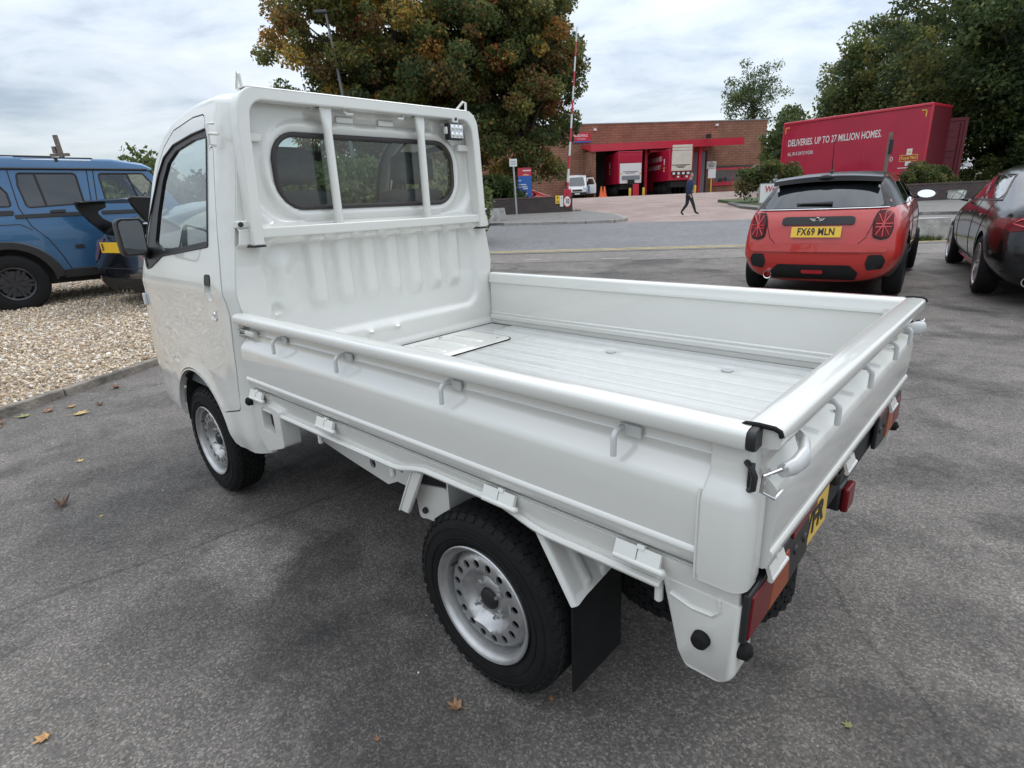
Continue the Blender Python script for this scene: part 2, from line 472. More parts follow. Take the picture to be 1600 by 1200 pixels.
    s2 = N('ShaderNodeVectorMath', operation='MULTIPLY'); K(s1.outputs[0], s2.inputs[0]); s2.inputs[1].default_value = base
    K(s2.outputs[0], b.inputs['Base Color'])
    rr = N('ShaderNodeMapRange'); K(sv2.outputs[1], rr.inputs[0]); rr.inputs[3].default_value = 0.62; rr.inputs[4].default_value = 0.9; K(rr.outputs[0], b.inputs['Roughness'])
    ha = N('ShaderNodeMath', operation='MULTIPLY_ADD'); K(v.outputs['Distance'], ha.inputs[0]); ha.inputs[1].default_value = -0.6; K(sv2.outputs[0], ha.inputs[2])
    bp = N('ShaderNodeBump', i_Strength=bump, i_Distance=0.004); K(ha.outputs[0], bp.inputs['Height']); K(bp.outputs[0], b.inputs['Normal'])
    return M

M_LOT = tarmac('lot tarmac', (0.126, 0.115, 0.105), grain=175.0, spots=SPOTS)
M_ROAD = tarmac('road tarmac', (0.15, 0.153, 0.158), grain=110, mott=0.12, stains=False, bump=0.3)
M_PAVE = tarmac('pavement tarmac', (0.17, 0.165, 0.16), grain=110, mott=0.12, stains=False, bump=0.3)
M_STRIP = tarmac('worn verge tarmac', (0.165, 0.150, 0.138), grain=110, mott=0.2, stains=False, bump=0.3)
M_CONC = mat('kerb concrete', (0.30, 0.285, 0.265), 0.9, var=(9, 0.22), bump=(60, 0.4, 0.01))
M_EDGE = mat('weathered edging concrete', (0.185, 0.165, 0.14), 0.92, var=(7, 0.45), bump=(35, 0.8, 0.015))
M_CONC2 = mat('rough concrete', (0.33, 0.32, 0.30), 0.9, var=(5, 0.3), bump=(25, 0.8, 0.03))
M_GRASS = mat('grass', (0.07, 0.10, 0.03), 0.9, var=(3, 0.35), bump=(30, 0.8, 0.05))
M_YELLOW = mat('yellow road paint', (0.44, 0.345, 0.16), 0.8, var=(6, 0.25))
M_WHITEPAINT = mat('white road paint', (0.62, 0.62, 0.60), 0.8, var=(6, 0.2))

def brickish(name, c1, c2, mortar, sx, sy, msize=0.02, vert=True, bump=0.4):
    """brick courses too far off to be told apart singly"""
    M = bpy.data.materials.new(name); M.use_nodes = True; t, N, K = nodes(M); b = t.nodes['Principled BSDF']
    tc_ = N('ShaderNodeTexCoord'); mp = N('ShaderNodeMapping'); K(tc_.outputs['Object'], mp.inputs[0])
    if vert:
        s = N('ShaderNodeSeparateXYZ'); K(tc_.outputs['Object'], s.inputs[0]); ad_ = N('ShaderNodeMath', operation='ADD'); K(s.outputs[0], ad_.inputs[0]); K(s.outputs[1], ad_.inputs[1])
        c = N('ShaderNodeCombineXYZ'); K(ad_.outputs[0], c.inputs[0]); K(s.outputs[2], c.inputs[1]); K(c.outputs[0], mp.inputs[0])
    br = N('ShaderNodeTexBrick'); K(mp.outputs[0], br.inputs['Vector']); br.inputs['Color1'].default_value = (*c1, 1); br.inputs['Color2'].default_value = (*c2, 1)
    br.inputs['Mortar'].default_value = (*mortar, 1); br.inputs['Scale'].default_value = 1.0; br.inputs['Brick Width'].default_value = sx; br.inputs['Row Height'].default_value = sy
    br.inputs['Mortar Size'].default_value = msize * sy; br.inputs['Bias'].default_value = 0.0
    n = N('ShaderNodeTexNoise', i_Scale=0.7, i_Detail=6.0); K(tc_.outputs['Object'], n.inputs['Vector'])
    mr = N('ShaderNodeMapRange'); K(n.outputs['Fac'], mr.inputs[0]); mr.inputs[1].default_value = 0.3; mr.inputs[2].default_value = 0.7; mr.inputs[3].default_value = 0.78; mr.inputs[4].default_value = 1.22
    s_ = N('ShaderNodeVectorMath', operation='SCALE'); K(br.outputs['Color'], s_.inputs[0]); K(mr.outputs[0], s_.inputs['Scale']); K(s_.outputs[0], b.inputs['Base Color'])
    b.inputs['Roughness'].default_value = 0.88
    bp = N('ShaderNodeBump', i_Strength=bump, i_Distance=0.01, invert=True); K(br.outputs['Fac'], bp.inputs['Height']); K(bp.outputs[0], b.inputs['Normal'])
    MATS[name] = M; return M
M_PAVER = brickish('red block paving', (0.27, 0.19, 0.165), (0.33, 0.25, 0.222), (0.22, 0.185, 0.17), 0.2, 0.1, vert=False, msize=0.08)

# ------------------------------------------------------------------ ground sheets, each following the lie of the land
def yn(x): return 13.6 - 0.17 * x          # lot side of the street
def yfar(x): return 24.3 - 0.33 * x        # far side of the street
def gsheet(name, material, xs, ylo, yhi, off, n=24, kind='structure'):
    us = list(xs); bm = new_bm(); V = []
    for x in us:
        a, b = ylo(x), yhi(x); V.append([bm.verts.new((x, a + (b - a) * k / n, G(a + (b - a) * k / n) + off)) for k in range(n + 1)])
    for i in range(len(us) - 1):
        for k in range(n): bm.faces.new((V[i][k], V[i + 1][k], V[i + 1][k + 1], V[i][k + 1]))
    o = obj(name, bm, material, None, smooth=0); o['kind'] = kind; return o
def lin(a, b, n): return [a + (b - a) * k / n for k in range(n + 1)]
gsheet('terrain', M_GRASS, lin(-500, 500, 20), lambda x: -300, lambda x: 900, -0.06, 600)
gsheet('parking_lot', M_LOT, lin(-30, 30, 20), lambda x: -14, lambda x: yn(x) - 1.9, 0.0, 60)
gsheet('verge', M_STRIP, lin(-30, 30, 20), lambda x: yn(x) - 1.9, lambda x: yn(x) - 0.18, 0.004, 10)
gsheet('road', M_ROAD, lin(-40, 40, 20), lambda x: yn(x) - 0.18, lambda x: yfar(x), 0.0, 30)
for d in (0.12, 0.36):
    gsheet('yellow_line', M_YELLOW, lin(-30, 30, 20), lambda x, d=d: yn(x) + d - 0.055, lambda x, d=d: yn(x) + d + 0.055, 0.005, 2)
gsheet('channel_line', M_STRIP, lin(-30, 30, 20), lambda x: yn(x) - 0.30, lambda x: yn(x) - 0.18, 0.012, 2)
gsheet('yard', M_PAVER, lin(-30, 45, 20), lambda x: yfar(x), lambda x: 75, -0.02, 60)
# pavements stand a kerb height above the street; the yard entrance lies between them
def slab(name, material, poly, h, material2=None):
    bm = new_bm(); A = [bm.verts.new((x, y, G(y) + h)) for x, y in poly]; B = [bm.verts.new((x, y, G(y) - 0.05)) for x, y in poly]; n = len(poly)
    f = bm.faces.new(A)
    for i in range(n): bm.faces.new((B[i], B[(i + 1) % n], A[(i + 1) % n], A[i]))
    bmesh.ops.triangulate(bm, faces=[f]); return struct(name, bm, material)
def kerb_run(pts, parent=None, seg=0.9, w=0.14, h=0.11, name='kerb_stone', material=None, off=0.0, lift=None):
    """kerb stones laid end to end along a polyline"""
    out = []
    P = [Vector((*p, 0)) for p in pts]
    for a, b in zip(P, P[1:]):
        L_ = (b - a).length; k = max(1, round(L_ / seg)); d = (b - a).normalized(); nrm = Vector((-d.y, d.x, 0))
        for i in range(k):
            p, q = a + d * (L_ * i / k + 0.006), a + d * (L_ * (i + 1) / k - 0.006)
            g = lift if lift is not None else None
            za, zb = G(p.y) + off, G(q.y) + off
            jit = random.uniform(-0.006, 0.006)
            bm = new_bm()
            c = [p, q, q + nrm * w, p + nrm * w]; zz = [za, zb, zb, za]
            B = [bm.verts.new((v.x, v.y, z - 0.08)) for v, z in zip(c, zz)]; T = [bm.verts.new((v.x, v.y, z + h + jit)) for v, z in zip(c, zz)]
            bm.faces.new(B[::-1]); bm.faces.new(T)
            for j in range(4): bm.faces.new((B[j], B[(j + 1) % 4], T[(j + 1) % 4], T[j]))
            out.append(obj(name, bm, material or M_CONC, parent, smooth=30, bevel=0.012, seg=2))
    return out
corner_l = [(4.9 - 2.3 * (1 - math.cos(t)), yfar(4.9) + 0.1 + 2.6 * (1 - math.sin(t)) ) for t in (PI / 2, PI / 3, PI / 6, 0)]
pl = [(-30, yfar(-30)), (0, yfar(0)), (3.2, yfar(3.2)), (4.3, yfar(4.3) + 0.4), (4.9, yfar(4.9) + 1.3), (5.1, 27.0), (4.2, 31.0), (-30, 31.0)]
pave_l = slab('pavement', M_PAVE, pl, 0.10)
kerb_run([pl[0], pl[1], pl[2], pl[3], pl[4], pl[5], pl[6]][1:], pave_l, h=0.105, w=-0.13)
prr = [(45, yfar(45)), (15, yfar(15)), (13.2, yfar(13.2) + 0.3), (12.2, yfar(12.2) + 1.3), (11.8, 24.5), (11.6, 29.0), (12.5, 33.0), (45, 33.0)]
pave_r = slab('pavement', M_PAVE, prr, 0.10)
kerb_run(prr[1:6], pave_r, h=0.105, w=-0.13)
slab('grass_verge', M_GRASS, [(12.2, 27.6), (16.5, 26.4), (45, 26.4), (45, 40), (13.0, 36)], 0.13)

# ------------------------------------------------------------------ gravel bed with its edging
def kx(y): return -3.66 + 0.25 * (y - 3.82)
M_GRAVEL = bpy.data.materials.new('gravel bed'); M_GRAVEL.use_nodes = True
t, N, K = nodes(M_GRAVEL); b = t.nodes['Principled BSDF']; tc_ = N('ShaderNodeTexCoord')
v = N('ShaderNodeTexVoronoi', i_Scale=38.0); K(tc_.outputs['Object'], v.inputs['Vector'])
cr = N('ShaderNodeValToRGB'); sv = N('ShaderNodeSeparateColor'); K(v.outputs['Color'], sv.inputs[0]); K(sv.outputs[0], cr.inputs[0])
e = cr.color_ramp.elements; e[0].color = (0.20, 0.14, 0.09, 1); e[1].color = (0.62, 0.54, 0.44, 1); e.new(0.5).color = (0.40, 0.31, 0.22, 1)
K(cr.outputs[0], b.inputs['Base Color']); b.inputs['Roughness'].default_value = 0.9
bp = N('ShaderNodeBump', i_Strength=1.0, i_Distance=0.02, invert=True); K(v.outputs['Distance'], bp.inputs['Height']); K(bp.outputs[0], b.inputs['Normal'])
bm = new_bm(); ys = lin(-4, 16, 40); Vr = []
for y in ys:
    x1 = kx(y) - 0.02; Vr.append([bm.verts.new((x1 + (-16 - x1) * k / 12, y, G(y) + 0.055 + (0.03 if k > 1 else 0))) for k in range(13)])
for i in range(len(ys) - 1):
    for k in range(12): bm.faces.new((Vr[i][k], Vr[i][k + 1], Vr[i + 1][k + 1], Vr[i + 1][k]))
bmesh.ops.recalc_face_normals(bm, faces=bm.faces)
gravel = struct('gravel_bed', bm, M_GRAVEL)
kerb_run([(kx(y), y) for y in (-2.0, 16)], gravel, seg=0.92, w=0.085, h=0.068, name='edging_stone', material=M_EDGE)
n = 52000
yy = RNG.uniform(2.4, 11.5, n); xx = kx(yy) - 0.03 - RNG.beta(1, 1.4, n) * 6.8
pal = np.array([(0.66, 0.56, 0.43), (0.72, 0.66, 0.57), (0.50, 0.38, 0.25), (0.36, 0.26, 0.17), (0.58, 0.46, 0.32), (0.42, 0.38, 0.33), (0.80, 0.76, 0.69), (0.26, 0.21, 0.17)])
cols = pal[RNG.choice(8, n, p=[.22, .16, .17, .10, .17, .08, .05, .05])] * RNG.uniform(0.8, 1.12, (n, 1))
s = RNG.lognormal(-4.42, 0.32, n)[:, None] * RNG.uniform(0.6, 1.35, (n, 3)); s[:, 2] *= 0.8
gy = np.vectorize(G)(yy); edge = np.clip((kx(yy) - xx) / 1.2, 0, 1)
pos = np.stack([xx, yy, gy + 0.058 + 0.03 * edge + RNG.uniform(0, 0.016, n)], 1)
octv = [(1, 0, .1), (-1, 0, -.1), (0.1, 1, 0), (-.1, -1, 0), (0, .1, 1), (0, -.1, -1)]
octf = [(0, 2, 4), (2, 1, 4), (1, 3, 4), (3, 0, 4), (2, 0, 5), (1, 2, 5), (3, 1, 5), (0, 3, 5)]
M_STONE = mat('gravel stone', (0.5, 0.4, 0.3), 0.85, attr='Col')
g = soup('gravel', octv, octf, pos, rand_rot(n), s, cols, M_STONE); g['kind'] = 'stuff'
# loose chips strewn on the tarmac
n = 700; yy = np.concatenate([RNG.uniform(0.8, 9, n // 2), RNG.uniform(2, 6, n // 2)]); xx = np.concatenate([RNG.uniform(-3.4, 5, n // 2), kx(yy[n // 2:]) + RNG.exponential(0.5, n // 2) + .1])
s = RNG.lognormal(-5.6, 0.35, n)[:, None] * RNG.uniform(0.7, 1.2, (n, 3)); s[:, 2] *= 0.6
g = soup('loose_chippings', octv, octf, np.stack([xx, yy, np.vectorize(G)(yy) + 0.003], 1), rand_rot(n), s, pal[RNG.choice(8, n)] * 0.8, M_STONE); g['kind'] = 'stuff'
# ================================================================== the white pickup
PAINT = mat('white vehicle paint', (0.665, 0.662, 0.622), 0.32, coat=1.0, var=(2.2, 0.025), bump=(420, 0.03, 0.001))
PAINT.node_tree.nodes['Principled BSDF'].inputs['Coat IOR'].default_value = 1.7
PAINT_IN = PAINT
BLACK = mat('black plastic', (0.014, 0.014, 0.015), 0.45, bump=(300, 0.15, 0.002))
RUBBER = mat('black rubber', (0.008, 0.008, 0.008), 0.8, spec=0.25, var=(14, 0.3), bump=(180, 0.25, 0.002))
GASKET = mat('window rubber', (0.035, 0.03, 0.03), 0.6)
UNDER = mat('dark underbody', (0.012, 0.012, 0.012), 0.8)
STEEL = mat('silver painted steel', (0.43, 0.43, 0.425), 0.34, metal=0.72, var=(25, 0.12))
CHROME = mat('chrome', (0.75, 0.75, 0.76), 0.12, metal=1.0)
ZINC = mat('zinc', (0.45, 0.45, 0.44), 0.4, metal=0.9)
REDLENS = mat('red lens', (0.13, 0.004, 0.007), 0.3, spec=0.3, bump=(160, 0.3, 0.002))
AMBER = mat('amber lens', (0.26, 0.050, 0.010), 0.3, spec=0.3, bump=(160, 0.3, 0.002))
CLEAR = mat('clear lens', (0.55, 0.57, 0.60), 0.15, coat=1.0, bump=(120, 0.4, 0.004))
SEAT = mat('dark seat cloth', (0.05, 0.055, 0.06), 0.9, var=(30, 0.2))
TRIM = mat('grey cabin trim', (0.11, 0.115, 0.12), 0.75)
PLATE_Y = mat('yellow number plate', (0.80, 0.50, 0.03), 0.35, coat=0.4)
PLATE_W = mat('white number plate', (0.75, 0.75, 0.73), 0.35, coat=0.4)
INK = mat('black lettering', (0.012, 0.012, 0.013), 0.5)
GLASS = glass_mat('clear glass', (0.75, 0.83, 0.81))
MIRROR = mat('mirror glass', (0.85, 0.87, 0.88), 0.02, metal=1.0)

truck = thing('pickup_truck', 'small white pickup truck with open dropside bed and cab guard in the foreground', 'pickup truck', (0.8722, 1.3579, 0), R(47.007))
T = truck

def ss(a, b, x):
    t_ = min(1, max(0, (x - a) / (b - a))); return t_ * t_ * (3 - 2 * t_)

# ---- sides of the bed
GP = [(.673, .658), (.673, .690), (.664, .695), (.664, .712), (.672, .717), (.670, .728), (.676, .733), (.676, .893), (.667, .897), (.667, .911), (.671, .916), (.6705, .936), (.6735, .943), (.681, .9485), (.700, .950), (.7245, .9492), (.7330, .9455),
      (.7360, .937), (.7355, .922), (.7325, .9150), (.722, .912), (.703, .911), (.693, .904), (.692, .880), (.695, .876), (.692, .872), (.691, .858), (.694, .851), (.719, .826), (.7255, .815), (.7268, .805),
      (.7262, .76), (.7220, .700), (.7275, .695), (.7275, .689), (.7215, .685), (.7205, .664), (.713, .658)]
def rail_caps(par, s):
    bm = new_bm()
    c = (.705, .926)
    P_ = [(s * (c[0] + (o - c[0]) * 1.03), c[1] + (z - c[1]) * 1.05) for o, z in GP[10:21]]
    add_prism(bm, P_, 'y', -.009, .006); obj('end_cap', bm, BLACK, par, bevel=.004)
def hook_bm():
    bm = new_bm(); pts = [(-.030, 0, 0), (-.012, 0, .001)]
    pts = [(0.004, 0, .004), (-.018, 0, .004)] + [(-.018 - .016 * math.sin(a), 0, -.012 + .016 * math.cos(a)) for a in lin(0, PI / 2, 5)] + [(-.034, 0, -.046)]
    add_tube(bm, pts, .0062, 10); add_box(bm, -.003, .003, -.040, .006, -.012, .011); return bm
HOOK = mesh_of('rope_hook', hook_bm(), mat('hook paint', (0.55, 0.56, 0.55), 0.4, coat=0.6))
def hinge_bm():
    bm = new_bm(); M = Matrix.Translation((.004, 0, 0)) @ Matrix.Rotation(R(22), 4, 'Y')
    add_box(bm, -.006, .004, -.050, -.001, -.018, .016, M); add_box(bm, -.007, .004, .001, .050, -.018, .016, M)
    add_lathe(bm, [(0, -.066), (.006, -.060), (.008, -.058), (.008, .050), (0, .051)], 'y', 14, c=(-.003, 0, -.016))
    add_box(bm, -.009, 0, -.014, .002, .012, .021, M); return bm
HINGE = mesh_of('hinge', hinge_bm(), PAINT)
sides = []
for s in (-1, 1):
    g = obj('side_gate', prism([(s * o, z) for o, z in GP], 'y', .006, 1.953), PAINT, T, smooth=50)
    sides.append(g); rail_caps(g, s)
    # rounded corner post welded to the rear end of the side
    def sec(o0, o1, y0, y1, z, r): return [(s * x, y, z) for x, y in rpoly([(o0, y0), (o1, y0), (o1, y1), (o0, y1)], [.008, r, .006, .004], 6)]
    secs = [sec(.664, .7315, -.012, .074, z, .030) for z in (.640, .645)] + [sec(.660, .7335, -.014, .076, .655, .032), sec(.660, .7335, -.014, .076, .80, .032)] + \
           [sec(.660, .730, -.011, .075, .818, .03), sec(.662, .716, -.004, .073, .838, .022), sec(.664, .709, .0, .072, .85, .018), sec(.664, .7085, .0, .072, .913, .018)]
    obj('corner_post', loft(secs), PAINT, g, smooth=50)
    # weld bead down the post
    obj('weld_seam', tube([(s * .7275, .078, .640), (s * .7290, .078, .66), (s * .729, .0785, .74), (s * .728, .079, .80), (s * .7245, .079, .820)], .0032, 6), PAINT, g)
    for y in (1.646, 1.236, .75, .25):
        link('rope_hook', HOOK, g, (s * .7005, y, .884), (0, 0, 0 if s < 0 else PI))
    for y in (1.873, 1.365, .57, .194):
        link('hinge', HINGE, T, (s * .733, y, .640), (0, 0, 0 if s < 0 else PI))
    # front toggle latch
    bm = new_bm(); add_box(bm, s * .700, s * .722, 1.83, 1.905, .868, .893); obj('latch_lever', bm, PAINT, g, bevel=.008, seg=3)
    bm = new_bm(); add_tube(bm, [(s * .716, 1.90, .888), (s * .722, 1.945, .892), (s * .714, 1.965, .886)], .004); add_tube(bm, [(s * .716, 1.90, .872), (s * .722, 1.945, .868), (s * .714, 1.965, .874)], .004)
    add_box(bm, s * .695, s * .712, 1.925, 1.968, .858, .905); obj('latch_hook', bm, ZINC, g)
# ---- tailgate
TP = [(-o + .700 - .003, z) for o, z in GP]
tg = obj('tailgate', prism([(y, z) for y, z in TP], 'x', -.654, .654), PAINT, T, smooth=50)
rail = [(-o + .700 - .003, z + .0015) for o, z in GP[10:22]]
obj('tailgate_rail', prism(rail, 'x', -.702, .702), PAINT, tg, smooth=50)
for s in (-1, 1):
    c = (-.006, .927); bm = new_bm()
    add_tube(bm, [(s * .706, c[0] + (y - c[0]) * 1.02, c[1] + (z - c[1]) * 1.03) for y, z in rail[:8]], .0045, 8)
    obj('rubber_cap', bm, RUBBER, tg)
    obj('edge_bead', tube([(s * .650, -.020, .66), (s * .650, -.022, .81), (s * .648, -.010, .835), (s * .640, -.006, .85)], .003, 6), PAINT, tg)
    # over-centre latch with its pressed steel grip
    secs = []
    for k, (x, y, z, w, h) in enumerate([(.668, -.036, .866, .010, .013), (.645, -.046, .868, .011, .016), (.61, -.050, .872, .012, .021), (.57, -.040, .876, .010, .022), (.545, -.024, .879, .006, .016), (.53, -.014, .880, .003, .008)]):
        secs.append([(s * x, y + w * math.cos(a), z + h * math.sin(a)) for a in lin(0, 2 * PI, 12)[:-1]])
    obj('latch_grip', loft(secs), MATS['hook paint'], tg, smooth=60)
    bm = new_bm(); add_tube(bm, [(s * .668, -.040, .874), (s * .700, -.042, .882), (s * .716, -.022, .872), (s * .716, -.020, .842), (s * .700, -.036, .828), (s * .676, -.04, .835)], .0035, 8)
    obj('latch_wire', bm, CHROME, tg)
    bm = new_bm(); add_tube(bm, [(s * .708, .010, .884), (s * .716, .0, .881), (s * .718, -.008, .866), (s * .716, -.006, .842), (s * .708, .004, .834)], .0055, 8); add_box(bm, s * .70, s * .7105, -.002, .006, .836, .882)
    obj('latch_catch', bm, BLACK, tg)
for x in (-.33, -.03, .28, .50):
    link('rope_hook', HOOK, tg, (x, -.0035, .884), (0, 0, PI / 2))
for x in (-.24, .12, .42):
    obj('drain_stud', lathe([(0, -.003), (.006, -.003), (.007, 0)], 'y', 10, c=(x, -.013, .838)), ZINC, tg)
for x in (-.60, -.06, .48):
    link('hinge', HINGE, T, (x, -.026, .644), (0, 0, PI / 2), (.7, .8, .8))
M_GREYDECAL = mat('grey decal', (0.34, 0.35, 0.34), 0.5)
lettering('model_decal', 'SUPER', .046, frame((.545, -.0270, .792), (1, 0, 0), (0, 0, 1)), M_GREYDECAL, tg, sx=.9, bold=.02)
lettering('model_decal', 'SUSPENSION', .034, frame((.535, -.0270, .745), (1, 0, 0), (0, 0, 1)), M_GREYDECAL, tg, sx=.85, bold=.02)

# ---- bed floor: pressed ribs running fore and aft, a screwed hatch at the front
def floor_z(x, y):
    p = ((x + .056) / .112); f = abs(p - round(p)) * .112       # distance to rib centre line
    rib = ss(.034, .030, f)
    m_ = ss(.02, .05, y) * ss(1.555 if x < .5 else 1.80, 1.525 if x < .5 else 1.77, y)
    for cx, cyy in ((.48, 1.035), (.48, .515), (-.48, 1.035), (-.48, .515)):
        d = math.hypot(x - cx, (y - cyy) * .8); m_ *= ss(.026, .04, d)
    return .665 + .0105 * rib * m_
FLOORP = mat('bed floor paint', (0.51, 0.518, 0.50), 0.42, coat=0.7, var=(26, 0.03), bump=(260, 0.06, 0.001))
xs = lin(-.671, .671, 180); ys = sorted(set([.005, .02, .035, .05] + lin(.06, 1.50, 58) + [1.525, 1.535, 1.545, 1.555, 1.575, 1.6, 1.7, 1.77, 1.78, 1.79, 1.80, 1.9, 1.955]))
obj('bed_floor', gridsurf(lambda x, y: Vector((x, y, floor_z(x, y))), xs, ys), FLOORP, T, smooth=60)
hp = rpoly([(-.44, 1.585), (.445, 1.585), (.445, 1.925), (-.44, 1.925)], .045, 6)
hatch = obj('floor_hatch', panel(hp, [], lambda u, v, d: Vector((u, v, .6715 - d)), .2, .004), PAINT, T, bevel=.0015)
ring = [(x, y, .6675) for x, y in rpoly([(-.4435, 1.5815), (.4485, 1.5815), (.4485, 1.9285), (-.4435, 1.9285)], .048, 6)]
obj('hatch_seal', tube(ring, .0035, 6, closed=True), RUBBER, hatch)
for x in (-.30, -.17, .06, .19, .30):
    sec_ = rpoly([(x - .022, 1.66), (x + .022, 1.66), (x + .022, 1.87), (x - .022, 1.87)], .02, 5)
    bm = new_bm(); add_loft(bm, [[(a, b, .6712) for a, b in sec_], [(x + (a - x) * .7, 1.765 + (b - 1.765) * .95, .6752) for a, b in sec_]]); obj('hatch_rib', bm, PAINT, hatch, smooth=60)
for x, y in ((.236, 1.895), (.392, 1.64), (.0, 1.895), (.0, 1.625), (-.38, 1.64)):
    bm = lathe([(0, .006), (.007, .005), (.009, .001), (.014, .0)], 'z', 12, c=(x, y, .6712)); obj('hatch_screw', bm, ZINC, hatch)
for cx, cyy in ((.48, 1.035), (.48, .515), (-.48, 1.035), (-.48, .515)):
    obj('floor_plug', lathe([(0, .003), (.020, .003), (.023, .0)], 'z', 20, c=(cx, cyy, .6672)), mat('floor plug grey', (0.42, 0.43, 0.43), 0.5), T)
obj('floor_seal', box(.6665, .6745, .01, 1.95, .655, .668), GASKET, T)
obj('floor_seal', box(-.6745, -.6665, .01, 1.95, .655, .668), GASKET, T)
obj('floor_seal', box(-.64, .66, 1.953, 1.962, .650, .668), GASKET, T)
obj('floor_flange', box(-.66, .668, 1.962, 1.985, .655, .676), PAINT, T, bevel=.003)

# ---- frame of the bed
def skirt_z(y): return .577 + .030 * ss(.44, .60, y) * ss(1.02, .86, y)
for s in (-1, 1):
    yl = lin(.15, 1.95, 60); poly = [(y, skirt_z(y)) for y in yl] + [(1.95, .648), (.0, .648), (.0, .60), (.15, .59)]
    sk = obj('bed_sill', panel(poly, [], lambda u, v, d: Vector((s * (.7195 - d - .010 * ss(.648, .60, v)), u, v)), .06, .012), PAINT, T, smooth=50)
    obj('sill_lip', tube([(s * .716, y, skirt_z(y) + .004) for y in yl], .0085, 8), PAINT, sk)
    bm = new_bm(); add_box(bm, s * .709, s * .66, .02, 1.95, .630, .649); obj('sill_flange', bm, PAINT, sk)
    for y in (1.47, 1.05, .16):
        obj('rope_peg', lathe([(0, .595), (.009, .595), (.009, .535), (.006, .531), (0, .531)], 'z', 10, c=(s * .702, y, 0)), PAINT, sk)
    # rear corner quarter with bumper stops
    qp = rpoly([(.152, .600), (.112, .445), (.095, .418), (-.004, .418), (-.004, .600)], [0, .02, .02, .035, 0], 5)
    bm = new_bm(); n_ = len(qp)
    def qz(inset, x): return [(s * x, y + (0.06 - y) * inset, z) for y, z in qp]
    add_loft(bm, [qz(0, .640), qz(0, .700), qz(.02, .7085), qz(.10, .7125)]); q = obj('rear_quarter', bm, PAINT, T, smooth=55)
    bm = new_bm(); add_tube(bm, [(s * .7135, .13, .572), (s * .7135, .085, .560), (s * .7135, .045, .562), (s * .7135, .032, .578), (s * .7135, .034, .60)], .004, 6); obj('quarter_crease', bm, PAINT, q)
    stop = [(0, .022), (.006, .022), (.0065, .019), (.013, .018), (.0165, .014), (.018, .0), (.0185, -.004)]
    for (o, ax) in (((s * .7125, .062, .500), 'x'), ((s * .690, -.004, .497), 'y')):
        bm = lathe([(r, a * (s if ax == 'x' else -1)) for r, a in stop], ax, 18, c=o); obj('rubber_stop', bm, RUBBER, q)
    # ribbed plate behind the rear wheel, mud flap and bracket ahead of it
    mp_ = lambda u, v, d: Vector((s * (.705 - u), .478 - .101 * v / .16 + .010 * (ss(.012, .0, u)) - d - .007 * sum(ss(.016, .010, abs(u - c_)) for c_ in (.075, .145, .205)) * ss(.012, .03, v) * ss(.155, .14, v), .575 - v))
    obj('splash_guard', panel([(0, 0), (.26, 0), (.26, .15), (.05, .165), (.0, .172)], [], mp_, .008, .004), PAINT, T, smooth=60)
    bm = new_bm(); add_box(bm, s * .69, s * .47, .385, .391, .13, .42); obj('mud_flap', bm, RUBBER, T, bevel=.002)
    st = obj('bed_stay', prism([(.945, .585), (.905, .585), (.99, .425), (1.03, .425)], 'x', s * .705, s * .690), PAINT, T, bevel=.004)
    obj('stay_flange', prism([(.951, .585), (.943, .585), (1.026, .425), (1.034, .425)], 'x', s * .708, s * .650), PAINT, st, bevel=.002)
    sb = obj('spring_bracket', prism(rpoly([(1.02, .50), (.86, .53), (.86, .40), (.96, .395), (1.0, .385)], .012, 3), 'x', s * .652, s * .646), PAINT, T)
    obj('bracket_side', box(s * .652, s * .50, .855, .861, .40, .55), PAINT, sb)
    obj('bolt', lathe([(0, .012), (.008, .012), (.010, .008), (.010, 0)], 'x', 6, c=(s * .652, .965, .425)) if s > 0 else lathe([(0, -.012), (.008, -.012), (.010, -.008), (.010, 0)], 'x', 6, c=(s * .652, .965, .425)), BLACK, sb)
    # box bracket with the big square hole behind the cab
    bp_ = rpoly([(1.745, .600), (1.965, .625), (1.965, .46), (1.90, .40), (1.745, .455)], [.01, .01, .02, .03, .02], 4); bx_ = .727
    hole = rpoly([(1.80, .588), (1.895, .595), (1.895, .497), (1.80, .493)], .02, 4)
    obj('box_bracket', panel(bp_, [hole], lambda u, v, d: Vector((s * (bx_ - d), u - .03, v)), .06, .07), PAINT, T, bevel=.004)
    obj('bracket_backing', box(s * .690, s * .695, 1.745, 1.895, .475, .598), UNDER, T)
    obj('rubber_stop', lathe([(r, a * s) for r, a in stop], 'x', 16, c=(s * .728, 1.945, .600)), RUBBER, T)
    # perforated inner frame plate
    ip = [(1.84, .50), (1.22, .50), (1.22, .36), (1.30, .36), (1.36, .33), (1.62, .36), (1.84, .39)]
    obj('frame_plate', panel(ip, [circ(1.27, .42, .015, 12), circ(1.45, .39, .02, 12), rpoly([(1.55, .47), (1.75, .47), (1.75, .42), (1.55, .42)], .015, 3)], lambda u, v, d: Vector((s * (.52 - d), u, v)), .1, .01), PAINT, T)
obj('bed_underside', box(-.70, .70, .02, 1.95, .600, .640), UNDER, T)
obj('chassis_frame', box(-.34, -.26, .05, 3.0, .42, .60), UNDER, T); obj('chassis_frame', box(.26, .34, .05, 3.0, .42, .60), UNDER, T)
obj('fuel_tank', box(-.46, .40, 1.05, 1.55, .24, .56), UNDER, T, bevel=.03)
obj('engine', box(-.32, .32, 1.65, 2.6, .22, .60), UNDER, T, bevel=.03)
